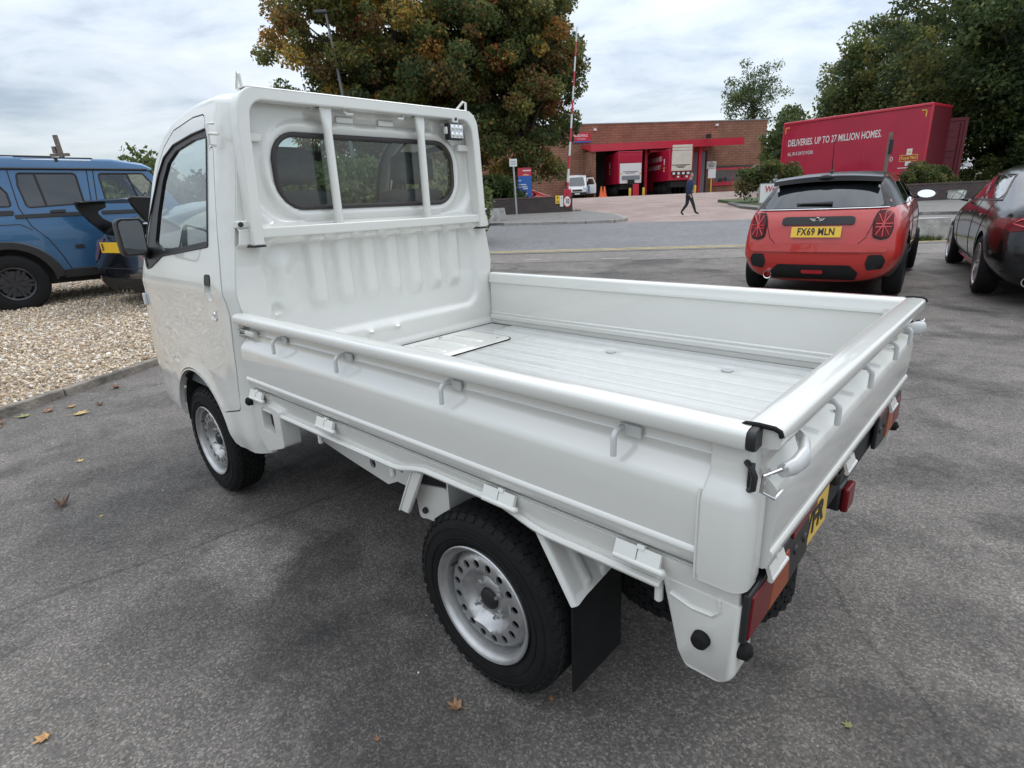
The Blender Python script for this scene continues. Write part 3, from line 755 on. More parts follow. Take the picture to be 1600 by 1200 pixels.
for y in (.675, 2.53):
    bm = tube([(-.60, y, .262), (.60, y, .262)], .035, 10); add_lathe(bm, [(0, -.12), (.07, -.1), (.10, 0), (.07, .1), (0, .12)], 'x', 12, c=(0, y, .262)); obj('axle', bm, UNDER, T)
    for s in (-1, 1): obj('leaf_spring', tube([(s * .45, y + k * .1, .30 + .012 * k * k) for k in range(-4, 5)], .022, 6), UNDER, T)
obj('exhaust_pipe', tube([(.2, .9, .33), (.3, .5, .36), (.42, .30, .35), (.44, .14, .33)], .02, 8), ZINC, T)

# ---- rear lights, plate
RB = obj('rear_bar', box(-.66, .66, .006, .05, .52, .63), UNDER, T)
for s in (-1, 1):
    bm = new_bm(); add_prism(bm, rpoly([(s * .708, .522), (s * .704, .628), (s * .352, .642), (s * .342, .530), (s * .45, .517)], .006, 3), 'y', -.015, -.003); lp = obj('lamp_carrier', bm, BLACK, T, bevel=.003)
    obj('lens', prism(rpoly([(s * .700, .528), (s * .690, .616), (s * .575, .616), (s * .60, .528)], .003, 3), 'y', -.0185, -.010), REDLENS, lp, bevel=.003)
    obj('lens', prism(rpoly([(s * .597, .528), (s * .572, .616), (s * .492, .616), (s * .476, .528)], .003, 3), 'y', -.0185, -.010), AMBER, lp, bevel=.003)
    obj('reflector', prism(rpoly([(s * .478, .629), (s * .478, .645), (s * .318, .655), (s * .318, .639)], .002, 2), 'y', -.019, -.010), REDLENS, lp, bevel=.002)
    for x in (.44, .38): obj('carrier_boss', lathe([(0, -.019), (.010, -.019), (.012, -.014)], 'y', 12, c=(s * x, 0, .585)), BLACK, lp)
pl_ = obj('number_plate', box(-.425, -.128, .000, .004, .502, .646), PLATE_Y, T, bevel=.002)
lettering('plate_letters', 'VFR', .088, frame((-.240, -.0005, .555), (1, 0, 0), (0, 0, 1)), INK, pl_, sx=.95, bold=.03, spacing=1.1)
lettering('plate_letters', '0', .088, frame((-.175, -.0005, .644), (1, 0, 0), (0, 0, 1)), INK, pl_, sx=.95, bold=.03)
fl = obj('fog_lamp', box(.018, .098, -.002, .05, .455, .530), BLACK, T, bevel=.008)
obj('lens', box(.020, .096, -.020, -.001, .457, .528), REDLENS, fl, bevel=.006)
bm = tube([(.05, .03, .53), (.03, .035, .57), (.02, .04, .62)], .009, 6); add_box(bm, .0, .09, .02, .05, .54, .575); obj('lamp_bracket', bm, BLACK, fl)
obj('number_plate_lamp', box(-.10, -.05, -.015, .03, .585, .625), BLACK, T, bevel=.01)

# ---- wheels
def tyre_bm(r=.268, w=.145, rim=.170, blocks=46, rows=5, tread=True):
    prof = [(rim - .004, .016), (rim + .004, .008), (rim + .018, .001), (rim + .040, -.002), (r - .030, .002), (r - .016, .009), (r - .010, .016), (r - .007, .026), (r - .007, w - .026), (r - .010, w - .016), (r - .016, w - .009), (r - .030, w - .002), (rim + .04, w + .002), (rim + .004, w - .008), (rim - .004, w - .016)]
    bm = lathe(prof, 'x', 56, close=False)
    if tread:
        for j in range(rows):
            a = .020 + (w - .040) * (j + .5) / rows; bw = (w - .036) / rows * .40
            for i in range(blocks):
                th = 2 * PI * (i + (.5 if j % 2 else 0)) / blocks; hl = PI * (r) / blocks * .84
                M = Matrix.Rotation(th, 4, 'X') @ Matrix.Translation((a, 0, r - .0035)) @ Matrix.Rotation(R(24 if j % 2 else -24), 4, 'Z')
                add_box(bm, -bw * 1.06, bw * 1.06, -hl, hl, -.006, .0025, M)
        for e_ in (0, 1):
            for i in range(blocks):
                th = 2 * PI * (i + .25 + .5 * e_) / blocks; hl = PI * r / blocks * .55
                M = Matrix.Rotation(th, 4, 'X') @ Matrix.Translation((.011 if e_ == 0 else w - .011, 0, r - .013)) @ Matrix.Rotation(R(-38 if e_ == 0 else 38), 4, 'Y')
                add_box(bm, -.009, .009, -hl, hl, -.005, .002, M)
        for k, rr in enumerate((rim + .03, r - .04)):
            add_lathe(bm, [(rr - .0015, -.0025), (rr, -.0045), (rr + .0015, -.0025)], 'x', 56)
    return bm
def rim_bm():
    bm = lathe([(.167, .014), (.172, .004), (.1735, -.001), (.171, -.004), (.1665, -.002), (.1645, .006), (.159, .012), (.1515, .015), (.1495, .026), (.149, .060), (.146, .120)], 'x', 56)
    def h(r): return .042 - .022 * ss(.148, .128, r) - .003 * ss(.105, .095, r) + .034 * ss(.094, .068, r) - .012 * ss(.062, .052, r)
    hs = [[(.1125 * math.cos(a) + rx_ * math.cos(a) - ry_ * math.sin(a), .1125 * math.sin(a) + rx_ * math.sin(a) + ry_ * math.cos(a)) for rx_, ry_ in [(.0125 * math.cos(b_), .0108 * math.sin(b_)) for b_ in lin(0, 2 * PI, 14)[:-1]]] for a in [2 * PI * k / 16 for k in range(16)]]
    f = panel(circ(0, 0, .1495, 64), hs, lambda u, v, d: Vector((h(math.hypot(u, v)) + d, u, v)), .011, .006)
    me = bpy.data.meshes.new('tmp'); f.to_mesh(me); f.free(); bm.from_mesh(me); bpy.data.meshes.remove(me); return bm
sp_t = obj('spare_tyre', tyre_bm(.265, .13, .165, 40, 4), RUBBER, T, loc=(-.19, .305, .245), rot=(0, -PI / 2, 0))
obj('spare_rim', lathe([(.166, .01), (.15, .02), (.15, .05), (0, .05)], 'x', 32), STEEL, sp_t)
WT = mesh_of('tyre', tyre_bm(), RUBBER, 40); WR = mesh_of('wheel', rim_bm(), STEEL, 50)
WC = mesh_of('hub_cap', lathe([(0, .026), (.022, .027), (.030, .031), (.033, .040), (.034, .07)], 'x', 24), BLACK)
WN = mesh_of('lug_nut', lathe([(0, -.016), (.005, -.016), (.006, -.006), (.010, -.004), (.0115, .0), (.0115, .016), (.017, .018)], 'x', 6), STEEL)
WB = mesh_of('brake_drum', lathe([(0, .075), (.125, .075), (.135, .082), (.135, .14)], 'x', 24), UNDER)
for x, y, z, flip in ((-.722, .675, .2665, 0), (-.722, 2.53, .2725, 0), (.722, .675, .2665, 1), (.722, 2.53, .2725, 1)):
    wv_ = link('wheel', WR, T, (x, y, z), (R(9 + 40 * flip), 0, PI * flip))
    link('tyre', WT, wv_); link('hub_cap', WC, wv_); link('brake_drum', WB, wv_)
    for k in range(4):
        a = PI / 4 + k * PI / 2; link('lug_nut', WN, wv_, (.036, .05 * math.cos(a), .05 * math.sin(a)))
    bm = lathe([(0, -.004), (.004, -.003), (.004, .03)], 'x', 8); obj('valve', bm, BLACK, wv_, loc=(.012, .128, .05))

# ---- cab
def XS(y, z):
    x = .7375 - max(0, z - 1.06) * .19 - .25 * max(0, y - 2.8) ** 2 - 1.6 * max(0, z - 1.64) ** 2
    x -= .045 * max(0, (2.035 - y) / .065) ** 2
    x += .006 * math.exp(-((z - 1.02) / .02) ** 2)       # waist crease
    x -= .012 * max(0, .62 - z) ** 1 
    x -= .02 * ss(.42, .33, z)
    return x
AC, AR = (2.475, .345), .300
arch = [(AC[0] + AR * math.cos(a), AC[1] + AR * math.sin(a)) for a in lin(0.05, PI - .05, 22)]
SIL = [(1.97, 1.700), (2.10, 1.712), (2.27, 1.712), (2.40, 1.698), (2.50, 1.675), (2.58, 1.645), (2.65, 1.60), (2.71, 1.54), (2.765, 1.44), (2.83, 1.29), (2.90, 1.155), (2.96, 1.05), (3.00, .98), (3.06, .87), (3.13, .70), (3.158, .58), (3.155, .46), (3.10, .39), (3.03, .375)]
side = [(1.97, .345), (1.970, .60), (1.972, .95), (1.972, 1.25), (1.97, 1.64)] + SIL + [(2.80, .37)] + arch + [(2.15, .345)]
door = rpoly([(2.075, 1.660), (2.052, 1.42), (2.020, 1.166), (2.003, .93), (2.022, .68), (2.044, .542), (2.235, .505)], [.045, .3, .3, .3, .2, .03, 0], 5)
da = [(AC[0] + (AR + .012) * math.cos(a), AC[1] + (AR + .012) * math.sin(a)) for a in lin(PI - .62, .95, 12)]
door = door[:-1] + [(da[0][0] - .025, .505)] + da + rpoly([(2.72, .66), (2.90, .74), (2.945, .90), (2.925, 1.06), (2.80, 1.305), (2.735, 1.43), (2.68, 1.525), (2.60, 1.60), (2.48, 1.655), (2.27, 1.680), (2.12, 1.678)], .03, 3)
# opening is a hair larger than the door so a shut line shows
cxd, czd = 2.45, 1.05
def grow(poly, g):
    n_ = len(poly); out = []
    ar = sum(poly[i - 1][0] * poly[i][1] - poly[i][0] * poly[i - 1][1] for i in range(n_)); sg = 1 if ar > 0 else -1
    for i in range(n_):
        a, b, c = Vector(poly[i - 1]), Vector(poly[i]), Vector(poly[(i + 1) % n_])
        t_ = ((b - a).normalized() + (c - b).normalized()).normalized(); out.append((b.x + sg * t_.y * g, b.y - sg * t_.x * g))
    return out
opening = grow(door, .0055)
win = rpoly([(2.122, 1.628), (2.27, 1.622), (2.48, 1.602), (2.60, 1.562), (2.672, 1.50), (2.755, 1.39), (2.84, 1.27), (2.895, 1.135), (2.86, 1.085), (2.80, 1.095), (2.645, 1.150), (2.118, 1.198)], [.012, .1, .1, .06, .06, .1, .1, .02, .02, .03, .05, .008], 4)
gls = rpoly([(2.134, 1.600), (2.27, 1.600), (2.46, 1.578), (2.565, 1.535), (2.63, 1.465), (2.70, 1.335), (2.745, 1.205), (2.64, 1.172), (2.132, 1.218)], [.006, .1, .1, .06, .08, .1, .012, .03, .006], 4)
cup = rpoly([(2.098, 1.092), (2.158, 1.092), (2.160, 1.02), (2.150, .988), (2.106, .988), (2.098, 1.02)], .012, 4)
def smap(s, off=0.0, fl=lambda y, z: 0): return lambda u, v, d: Vector((s * (XS(u, v) + off - d + fl(u, v)), u, v))
def flare(y, z):
    r = math.hypot(y - AC[0], z - AC[1]); return .012 * ss(.045, .0, abs(r - AR - .0) - .0) * (1 if z > .3 else 0) + .006 * ss(.16, .03, abs(r - AR - .06))
for s in (-1, 1):
    sp = obj('cab_side', panel(side, [opening], smap(s, 0, flare), .035, .022), PAINT, T, smooth=40)
    dr = obj('door', panel(door, [win, cup], smap(s, 0, flare), .03, .03), PAINT, T, smooth=40)
    obj('shut_line', panel(grow(door, .02), [grow(door, -.02)], smap(s, -.016, flare), .04, .01), BLACK, sp, smooth=40)
    obj('window_trim', panel(grow(win, -.0005), [gls], smap(s, -.002), .03, .016), BLACK, dr, smooth=40)
    obj('trim_bead', tube([(s * (XS(u, v) + .001), u, v) for u, v in win], .004, 6, closed=True), BLACK, dr)
    obj('window_glass', panel(grow(gls, .004), [], smap(s, -.010), .06), GLASS, dr, smooth=60)
    bm = loft([[(s * (XS(u, v) + .0005), u, v) for u, v in grow(cup, .001)], [(s * (XS(u, v) - .010), u, v) for u, v in grow(cup, -.003)], [(s * (XS(u, v) - .024), u, v) for u, v in grow(cup, -.016)]], caps=False)
    bm.faces.new([bm.verts.new((s * (XS(u, v) - .0245), u, v)) for u, v in grow(cup, -.0155)])
    obj('handle_cup', bm, PAINT, dr, smooth=60)
    hd = rpoly([(2.101, 1.089), (2.155, 1.089), (2.157, 1.048), (2.102, 1.048)], .008, 4)
    obj('door_handle', panel(hd, [], smap(s, .003), .05, .012), BLACK, dr, bevel=.003)
    obj('keyhole', lathe([(0, .003 * s), (.009, .003 * s), (.011, 0), (.011, -.01 * s)], 'x', 16, c=(s * .738, 2.118, .935)), CHROME, dr)
    bm = tube([(s * XS(y, .935 + dz) + s * .001, y, .935 + dz) for y, dz in ((2.095, .018), (2.095, -.012), (2.105, -.022), (2.135, -.022), (2.148, -.014))], .0035, 6); obj('keyhole_crease', bm, PAINT, dr)
    # mirror on its arm
    arm = obj('mirror_arm', tube([(s * .70, 2.84, 1.15), (s * .735, 2.82, 1.165), (s * .77, 2.74, 1.185), (s * .80, 2.68, 1.21)], [.03, .026, .016, .012], 10), BLACK, dr, smooth=60)
    Mm = Matrix.Translation((s * .822, 2.665, 1.238)) @ Matrix.Rotation(R(-14 * s), 4, 'Z')
    bm = new_bm(); rp = lambda k: rpoly([(-.053 * k, -.080 * k), (.053 * k, -.080 * k), (.057 * k, .080 * k), (-.057 * k, .080 * k)], .022, 5)
    add_loft(bm, [[Mm @ Vector((a, y, b)) for a, b in rp(k)] for y, k in ((-.018, .97), (-.008, 1.0), (.015, .97), (.035, .8), (.042, .5))]); mh = obj('mirror_housing', bm, BLACK, dr, smooth=50)
    bm = new_bm(); bm.faces.new([bm.verts.new(Mm @ Vector((a, -.0185, b))) for a, b in rp(.88)]); obj('mirror_glass', bm, MIRROR, mh, smooth=0)
    # wheel arch lining and step
    bm = new_bm(); secs = [[(s * x, AC[0] + (AR - .004) * math.cos(a), AC[1] + (AR - .004) * math.sin(a)) for a in lin(-.05, PI + .05, 20)] for x in (.724, .50)]
    add_loft(bm, secs, caps=False, closed=False); obj('arch_liner', bm, UNDER, sp, smooth=60)
    # H-shaped gutter hook on the rear pillar
    bm = new_bm(); add_tube(bm, [(s * .645, 2.015, 1.632), (s * .672, 2.012, 1.628), (s * .675, 2.01, 1.56), (s * .652, 2.012, 1.555)], .0055, 8); add_tube(bm, [(s * .673, 2.012, 1.596), (s * .655, 1.965, 1.590)], .0055, 8); obj('pillar_hook', bm, PAINT, sp)
# roof, windscreen and nose: one crowned skin between the two sides, split where the glass sits
def nrm(i):
    a, b = Vector(SIL[max(0, i - 1)]), Vector(SIL[min(len(SIL) - 1, i + 1)]); t_ = (b - a).normalized(); return Vector((-t_.y, t_.x))
CR = [.062] * 4 + [.066, .07, .075, .085, .10, .11, .115, .11, .10, .09, .085, .08, .08, .07, .05]
ts = [math.sin(a) for a in lin(-PI / 2, PI / 2, 36)]
def crown(i, t_):
    y, z = SIL[i]; n_ = nrm(i); o = CR[i] * math.sqrt(max(0, 1 - abs(t_) ** 5)); return Vector((XS(y, z) * t_, y + n_.x * o, z + n_.y * o))
def skin(i0, i1, j0, j1):
    return gridsurf(lambda i, j: crown(i, ts[j]), range(i0, i1 + 1), range(j0, j1 + 1))
NT = len(ts) - 1
rf = obj('cab_roof', skin(0, 5, 0, NT), PAINT, T, smooth=50)
for a, b in ((0, 5), (NT - 5, NT)): obj('screen_pillar', skin(5, 11, a, b), PAINT, rf, smooth=50)
obj('windscreen', skin(5, 11, 5, NT - 5), GLASS, T, smooth=60)
obj('front_panel', skin(11, 18, 0, NT), PAINT, T, smooth=50)
bm = new_bm(); add_tube(bm, [crown(5, ts[j]) + Vector((0, -.01, -.012)) for j in range(5, NT - 4)] , .014, 6); add_tube(bm, [crown(11, ts[j]) + Vector((0, -.01, 0)) for j in range(5, NT - 4)], .014, 6)
for jj in (5, NT - 5): add_tube(bm, [crown(i, ts[jj]) + Vector((0, -.01, -.005)) for i in range(5, 12)], .012, 6)
obj('screen_surround', bm, BLACK, T)
# front indicator peeping round the nose
obj('side_indicator', box(-.742, -.728, 2.985, 3.015, .90, .96), CLEAR, T, bevel=.004); obj('side_indicator', box(.728, .742, 2.985, 3.015, .90, .96), CLEAR, T, bevel=.004)
# ---- rear wall of the cab with its pressings
WO = rpoly([(-.462, 1.327), (.466, 1.327), (.466, 1.606), (-.462, 1.606)], [.105, .105, .100, .100], 8)
def sd_rr(x, z, x0, x1, z0, z1, r):
    qx, qz = abs(x - (x0 + x1) / 2) - (x1 - x0) / 2 + r, abs(z - (z0 + z1) / 2) - (z1 - z0) / 2 + r
    return math.hypot(max(qx, 0), max(qz, 0)) + min(max(qx, qz), 0) - r
RIBX = [-.345, -.215, -.085, .045, .175, .305, .43]
def wall_h(x, z):
    h = 0.0
    if z > 1.20:
        dU = sd_rr(x, z, -.575, .575, 1.268, 1.76, .16); h += .022 * ss(-.012, .018, dU)
        dW = sd_rr(x, z, -.462, .466, 1.327, 1.606, .125)
        h += .012 * ss(.052, .040, dW) - .007 * ss(.022, .014, dW)
        h += .010 * ss(1.275, 1.262, z)
        for px, pz in ((-.12, 1.672), (.09, 1.672)):
            h += .008 * ss(.010, .0, sd_rr(x, z, px - .045, px + .045, pz - .016, pz + .016, .006))
        h -= .012 * ss(.0, -.012, sd_rr(x, z, -.30, .36, 1.652, 1.692, .01)) if z > 1.63 else 0
    if z < 1.262:
        dL = sd_rr(x, z, -.585, .60, .78, 1.235, .10)
        h += .020 * ss(-.03, .0, dL)
        up = ss(1.24, 1.205, z) * ss(.90, .96, z)
        for k, xr in enumerate(RIBX):
            w_ = .034; h += .024 * ss(w_ + .016, w_ - .012, abs(x - xr)) * up
        h += .016 * math.exp(-((x + .50) / .035) ** 2) * ss(1.18, 1.1, z) * ss(.90, .97, z)
        h -= .014 * ss(.028, .014, math.hypot(x + .545, z - .94)); h += .006 * ss(.04, .03, math.hypot(x + .545, z - .94))
        h += .010 * ss(.70, .684, z)
        for px in (-.13, .03): h += .010 * ss(.008, .0, sd_rr(x, z, px - .018, px + .018, .760, .772, .004))
        h += .004 * ss(.006, .0, sd_rr(x, z, -.13, .03, .762, .770, .004))
    return h
def wedge(z): return XS(1.972, z) - .0035
top = [(XS(1.97, 1.70) * t_ * .998, 1.698 + .062 * math.sqrt(max(0, 1 - abs(t_) ** 5))) for t_ in ts[::-1]]
zz = lin(.668, 1.66, 20)
wall = [(-wedge(z) - (.0 if z > .92 else -.012), z) for z in reversed(zz)][::-1]
wall = [(wedge(z) - (0 if z > .92 else .012), z) for z in zz] + top + [(-(wedge(z) - (0 if z > .92 else .012)), z) for z in reversed(zz)]
obj('cab_rear_wall', panel(wall, [WO], lambda u, v, d: Vector((u, 1.984 - wall_h(u, v) + d, v)), .0115, .012, back=False), PAINT, T, smooth=60)
rw = obj('rear_window', panel(grow(WO, .004), [], lambda u, v, d: Vector((u, 1.985, v)), .1), GLASS, T, smooth=0)
obj('window_seal', tube([(x, 1.976, z) for x, z in grow(WO, -.002)], .0105, 10, closed=True), GASKET, rw, smooth=60)
# inner lining, seats, wheel, dash
bm = new_bm(); add_box(bm, -.70, .70, 2.0, 2.95, .55, .62); add_box(bm, -.66, .66, 2.0, 2.02, .62, 1.30); obj('cabin_floor', bm, TRIM, T)
obj('headlining', panel([(-.56, 2.0), (.56, 2.0), (.56, 2.5), (-.56, 2.5)], [], lambda u, v, d: Vector((u, v, 1.705 - d)), .2, .01), mat('pale headlining', (0.42, 0.42, 0.40), 0.9), T)
for x in (-.33, .33):
    def rr(cx, w, y, d, r): return rpoly([(cx - w, y - d), (cx + w, y - d), (cx + w, y + d), (cx - w, y + d)], r, 4)
    st_ = obj('seat', loft([[(a, b, z) for a, b in rr(x, w, y, d, .04)] for z, w, y, d in ((.62, .20, 2.4, .22), (.80, .23, 2.4, .25), (.86, .22, 2.38, .23))]), SEAT, T, smooth=60)
    obj('seat_back', loft([[(a, b, z) for a, b in rr(x, w, y, d, .04)] for z, w, y, d in ((.80, .20, 2.22, .06), (1.0, .225, 2.19, .07), (1.30, .215, 2.15, .065), (1.39, .17, 2.13, .05), (1.40, .12, 2.13, .04))]), SEAT, st_, smooth=60)
    bm = loft([[(a, b, z) for a, b in rr(x, w, y, d, .035)] for z, w, y, d in ((1.425, .09, 2.13, .035), (1.45, .12, 2.125, .045), (1.54, .115, 2.12, .045), (1.57, .08, 2.12, .03))]); add_tube(bm, [(x - .05, 2.13, 1.38), (x - .05, 2.13, 1.44)], .007); add_tube(bm, [(x + .05, 2.13, 1.38), (x + .05, 2.13, 1.44)], .007)
    obj('headrest', bm, SEAT, st_, smooth=60)
obj('dashboard', loft([[(x, y, z) for y, z in rpoly([(2.70, .72), (2.64, .98), (2.70, 1.06), (2.92, 1.07), (2.92, .72)], .03, 3)] for x in (-.66, .66)]), TRIM, T, smooth=50)
bm = new_bm(); Ms = Matrix.Translation((.33, 2.60, 1.08)) @ Matrix.Rotation(R(-38), 4, 'X')
add_tube(bm, [Ms @ Vector((.18 * math.cos(a), .18 * math.sin(a), 0)) for a in lin(0, 2 * PI, 28)[:-1]], .014, 8, closed=True)
for a in (PI / 2 * 3, .2, PI - .2): add_tube(bm, [Ms @ Vector((0, 0, -.03)), Ms @ Vector((.17 * math.cos(a), .17 * math.sin(a), 0))], .014, 6)
obj('steering_wheel', bm, BLACK, T)
obj('interior_mirror', box(-.10, .10, 2.56, 2.58, 1.56, 1.61), BLACK, T, bevel=.01)

# ---- cab guard
gp = rpoly([(-.625, 1.196), (-.607, 1.60), (-.592, 1.752), (.592, 1.752), (.607, 1.60), (.625, 1.196)], [0, 0, .095, .095, 0, 0], 8)
gi = rpoly([(-.580, 1.196), (-.563, 1.60), (-.548, 1.706), (.548, 1.706), (.563, 1.60), (.580, 1.196)], [0, 0, .065, .065, 0, 0], 8)
hoop = obj('cab_guard', panel(gp + gi[::-1], [], lambda u, v, d: Vector((u, 1.905 + d, v)), .06, .062, inner=False), PAINT, T, bevel=.006, seg=3)
obj('guard_rail', box(-.585, .585, 1.912, 1.955, 1.222, 1.262), PAINT, hoop, bevel=.006, seg=3)
for x in (-.234, .248):
    obj('guard_bar', loft([[(x + a, 1.932 + b, z) for a, b in rpoly([(-w, -d), (w, -d), (w, d), (-w, d)], min(w, d) * .95, 4)] for z, w, d in ((1.712, .028, .006), (1.68, .026, .010), (1.62, .018, .018), (1.40, .018, .018), (1.25, .018, .018))]), PAINT, hoop, smooth=60)
    obj('bar_mount', box(x - .035, x + .035, 1.925, 1.985, 1.706, 1.712), PAINT, hoop, bevel=.002)
for s in (-1, 1):
    obj('end_plug', box(s * .578, s * .627, 1.903, 1.969, 1.190, 1.1965), BLACK, hoop)
    bm = new_bm(); add_box(bm, s * .60, s * .66, 1.93, 1.975, 1.262, 1.29); gm = obj('guard_mount', bm, PAINT, hoop, bevel=.006)
    obj('bolt', lathe([(0, -.008), (.008, -.008), (.010, -.004), (.010, 0)], 'y', 12, c=(s * .650, 1.93, 1.276)), BLACK, gm)
    # gap plates between guard and roof
    obj('guard_bracket', box(s * .50, s * .58, 1.955, 1.985, 1.57, 1.60), PAINT, hoop, bevel=.005)
    bm = new_bm(); add_tube(bm, [(s * .553, 1.94, 1.745), (s * .556, 1.94, 1.79), (s * .553, 1.955, 1.797), (s * .54, 2.01, 1.755)], .006, 8); obj('roof_hook', bm, PAINT, hoop)
    bm = new_bm(); add_tube(bm, [(s * .15, 1.935, 1.715), (s * .15, 1.925, 1.694), (s * .142 , 1.92, 1.688), (s * .115, 1.92, 1.688)], .005, 8); obj('tie_hook', bm, PAINT, hoop)
obj('guard_cap', panel(rpoly([(-.56, 1.905), (.56, 1.905), (.56, 1.99), (-.56, 1.99)], .02, 3), [], lambda u, v, d: Vector((u, v, 1.748 - d)), .1, .004), PAINT, hoop)
for px_ in (-.12, .09): obj('vent_panel', box(px_ - .042, px_ + .042, 1.974, 1.984, 1.660, 1.684), PAINT, T, bevel=.004)
wl = obj('work_light', box(.405, .498, 1.905, 1.945, 1.615, 1.690), BLACK, T, bevel=.008, seg=3)
bm = new_bm(); bm = box(.412, .491, 1.902, 1.906, 1.622, 1.683); obj('lamp_lens', bm, CLEAR, wl)
for i in range(3):
    for j in range(2): obj('led', lathe([(0, 1.8985), (.009, 1.900), (.0115, 1.903)], 'y', 12, c=(.425 + .0265 * i, 0, 1.637 + .031 * j)), CHROME, wl)
bm = box(.43, .468, 1.905, 1.935, 1.69, 1.722); add_box(bm, .392, .405, 1.915, 1.935, 1.64, 1.672); obj('lamp_bracket', bm, PAINT, wl, bevel=.004)
obj('bolt', lathe([(0, -.006), (.006, -.006), (.007, 0)], 'y', 10, c=(.449, 1.905, 1.706)), BLACK, wl)
# ================================================================== other vehicles
from mathutils.bvhtree import BVHTree
def carpaint(name, col, rough=0.28, metal=0.0): return mat(name, col, rough, metal=metal, coat=1.0, bump=(300, 0.02, 0.001))
TINT = mat('tinted window', (0.012, 0.014, 0.016), 0.03, coat=1.0, spec=0.7)
ALLOY_D = mat('dark alloy', (0.05, 0.05, 0.055), 0.35, metal=0.7)
ALLOY = mat('silver alloy', (0.42, 0.42, 0.43), 0.3, metal=0.9)
GLOSSBLACK = mat('gloss black', (0.006, 0.006, 0.007), 0.22, spec=0.35)
MESHY = mat('black grille mesh', (0.008, 0.008, 0.008), 0.6, bump=(90, 1.0, 0.01))
TYREFAR = mat('tyre rubber', (0.010, 0.010, 0.0105), 0.8, spec=0.25, bump=(120, 0.3, 0.003))

def shell(name, stations, material, parent, zu=0.18, crown=0.04, arches=(), lv=2, creases=(), capc=(0, 0), smooth=50):
    """lofted car body: every station is the right-hand outline from the sill up to the roof edge, mirrored and closed at both ends"""
    bm = new_bm(); K_ = len(stations[0]); rings = []
    cl = bm.edges.layers.float.new('crease_edge')
    for st in stations:
        lo, hi = st[0], st[-1]
        def side_(s): return [bm.verts.new((s * x, y, z)) for x, y, z in st]
        Rr, Ll = side_(1), side_(-1)
        top = [bm.verts.new((f * hi[0], hi[1], hi[2] + crown * (1 - f * f))) for f in (.5, 0, -.5)]
        bot = [bm.verts.new((f * lo[0], lo[1], zu)) for f in (.5, 0, -.5)]
        rings.append((Rr, Ll, top, bot))
    def full(rg): Rr, Ll, top, bot = rg; return Rr + top + Ll[::-1] + bot[::-1]
    fr = [full(r_) for r_ in rings]; n_ = len(fr[0])
    for a, b in zip(fr, fr[1:]):
        for k in range(n_): bm.faces.new((a[k], b[k], b[(k + 1) % n_], a[(k + 1) % n_]))
    for e_, (rg, cb) in enumerate(((rings[0], capc[0]), (rings[-1], capc[1]))):
        Rr, Ll, top, bot = rg; rows = [[Rr[0]] + bot + [Ll[0]]]
        sgn = -1 if e_ == 0 else 1
        for r_ in range(1, K_ - 1):
            a, b = Rr[r_].co, Ll[r_].co
            rows.append([Rr[r_]] + [bm.verts.new(a.lerp(b, f) + Vector((0, sgn * cb * (1 - (2 * f - 1) ** 2), 0))) for f in (.25, .5, .75)] + [Ll[r_]])
        rows.append([Rr[-1]] + top + [Ll[-1]])
        for a, b in zip(rows, rows[1:]):
            for k in range(4): bm.faces.new((a[k], a[k + 1], b[k + 1], b[k]))
    bmesh.ops.recalc_face_normals(bm, faces=bm.faces)
    bm.verts.ensure_lookup_table()
    if creases:
        for row, val in creases:
            for a, b in zip(rings, rings[1:]):
                for w_ in (0, 1):
                    ed = bm.edges.get((a[w_][row], b[w_][row]))
                    if ed: ed[cl] = val
    me = bpy.data.meshes.new(name); bm.to_mesh(me); bm.free(); me.materials.append(material); me.materials.append(UNDER)
    o = link(name, me); o.modifiers.new('s', 'SUBSURF').levels = lv
    cut = []
    for (y, z, r_) in arches:
        cb_ = prism(circ(y, z, r_, 36), 'x', -1.3, 1.3); bmesh.ops.recalc_face_normals(cb_, faces=cb_.faces)
        cm = bpy.data.meshes.new('cut'); cb_.to_mesh(cm); cb_.free(); cm.materials.append(material); cm.materials.append(UNDER)
        for p in cm.polygons: p.material_index = 1
        co = link('cut', cm); cut.append(co)
        md = o.modifiers.new('b', 'BOOLEAN'); md.operation = 'DIFFERENCE'; md.object = co; md.solver = 'EXACT'
    dg = bpy.context.evaluated_depsgraph_get(); ev = o.evaluated_get(dg); m2 = bpy.data.meshes.new_from_object(ev)
    bpy.data.objects.remove(o)
    for c in cut: bpy.data.objects.remove(c)
    m2.name = name; m2.shade_smooth(); m2.set_sharp_from_angle(angle=R(smooth))
    ob = link(name, m2, parent)
    bvh = BVHTree.FromPolygons([v.co.copy() for v in m2.vertices], [tuple(p.vertices) for p in m2.polygons])
    return ob, bvh

def drape(bvh, axis, sgn=1, off=0.006, follow=True):
    """chart on the body: 'rear' (u=x, v=z), 'side' (u=y, v=z), 'top' (u=x, v=y)"""
    def f(u, v, d):
        if axis == 'rear': o, dr = Vector((u, -3, v)), Vector((0, 1, 0))
        elif axis == 'front': o, dr = Vector((u, 9, v)), Vector((0, -1, 0))
        elif axis == 'side': o, dr = Vector((sgn * 3, u, v)), Vector((-sgn, 0, 0))
        else: o, dr = Vector((u, v, 4)), Vector((0, 0, -1))
        h = bvh.ray_cast(o, dr)
        if h[0] is None:
            h2 = bvh.find_nearest(o + dr * 3); return h2[0] - dr * (off - d)
        n_ = h[1]
        if n_.dot(dr) > 0: n_ = -n_
        return h[0] + n_ * off + dr * d
    return f

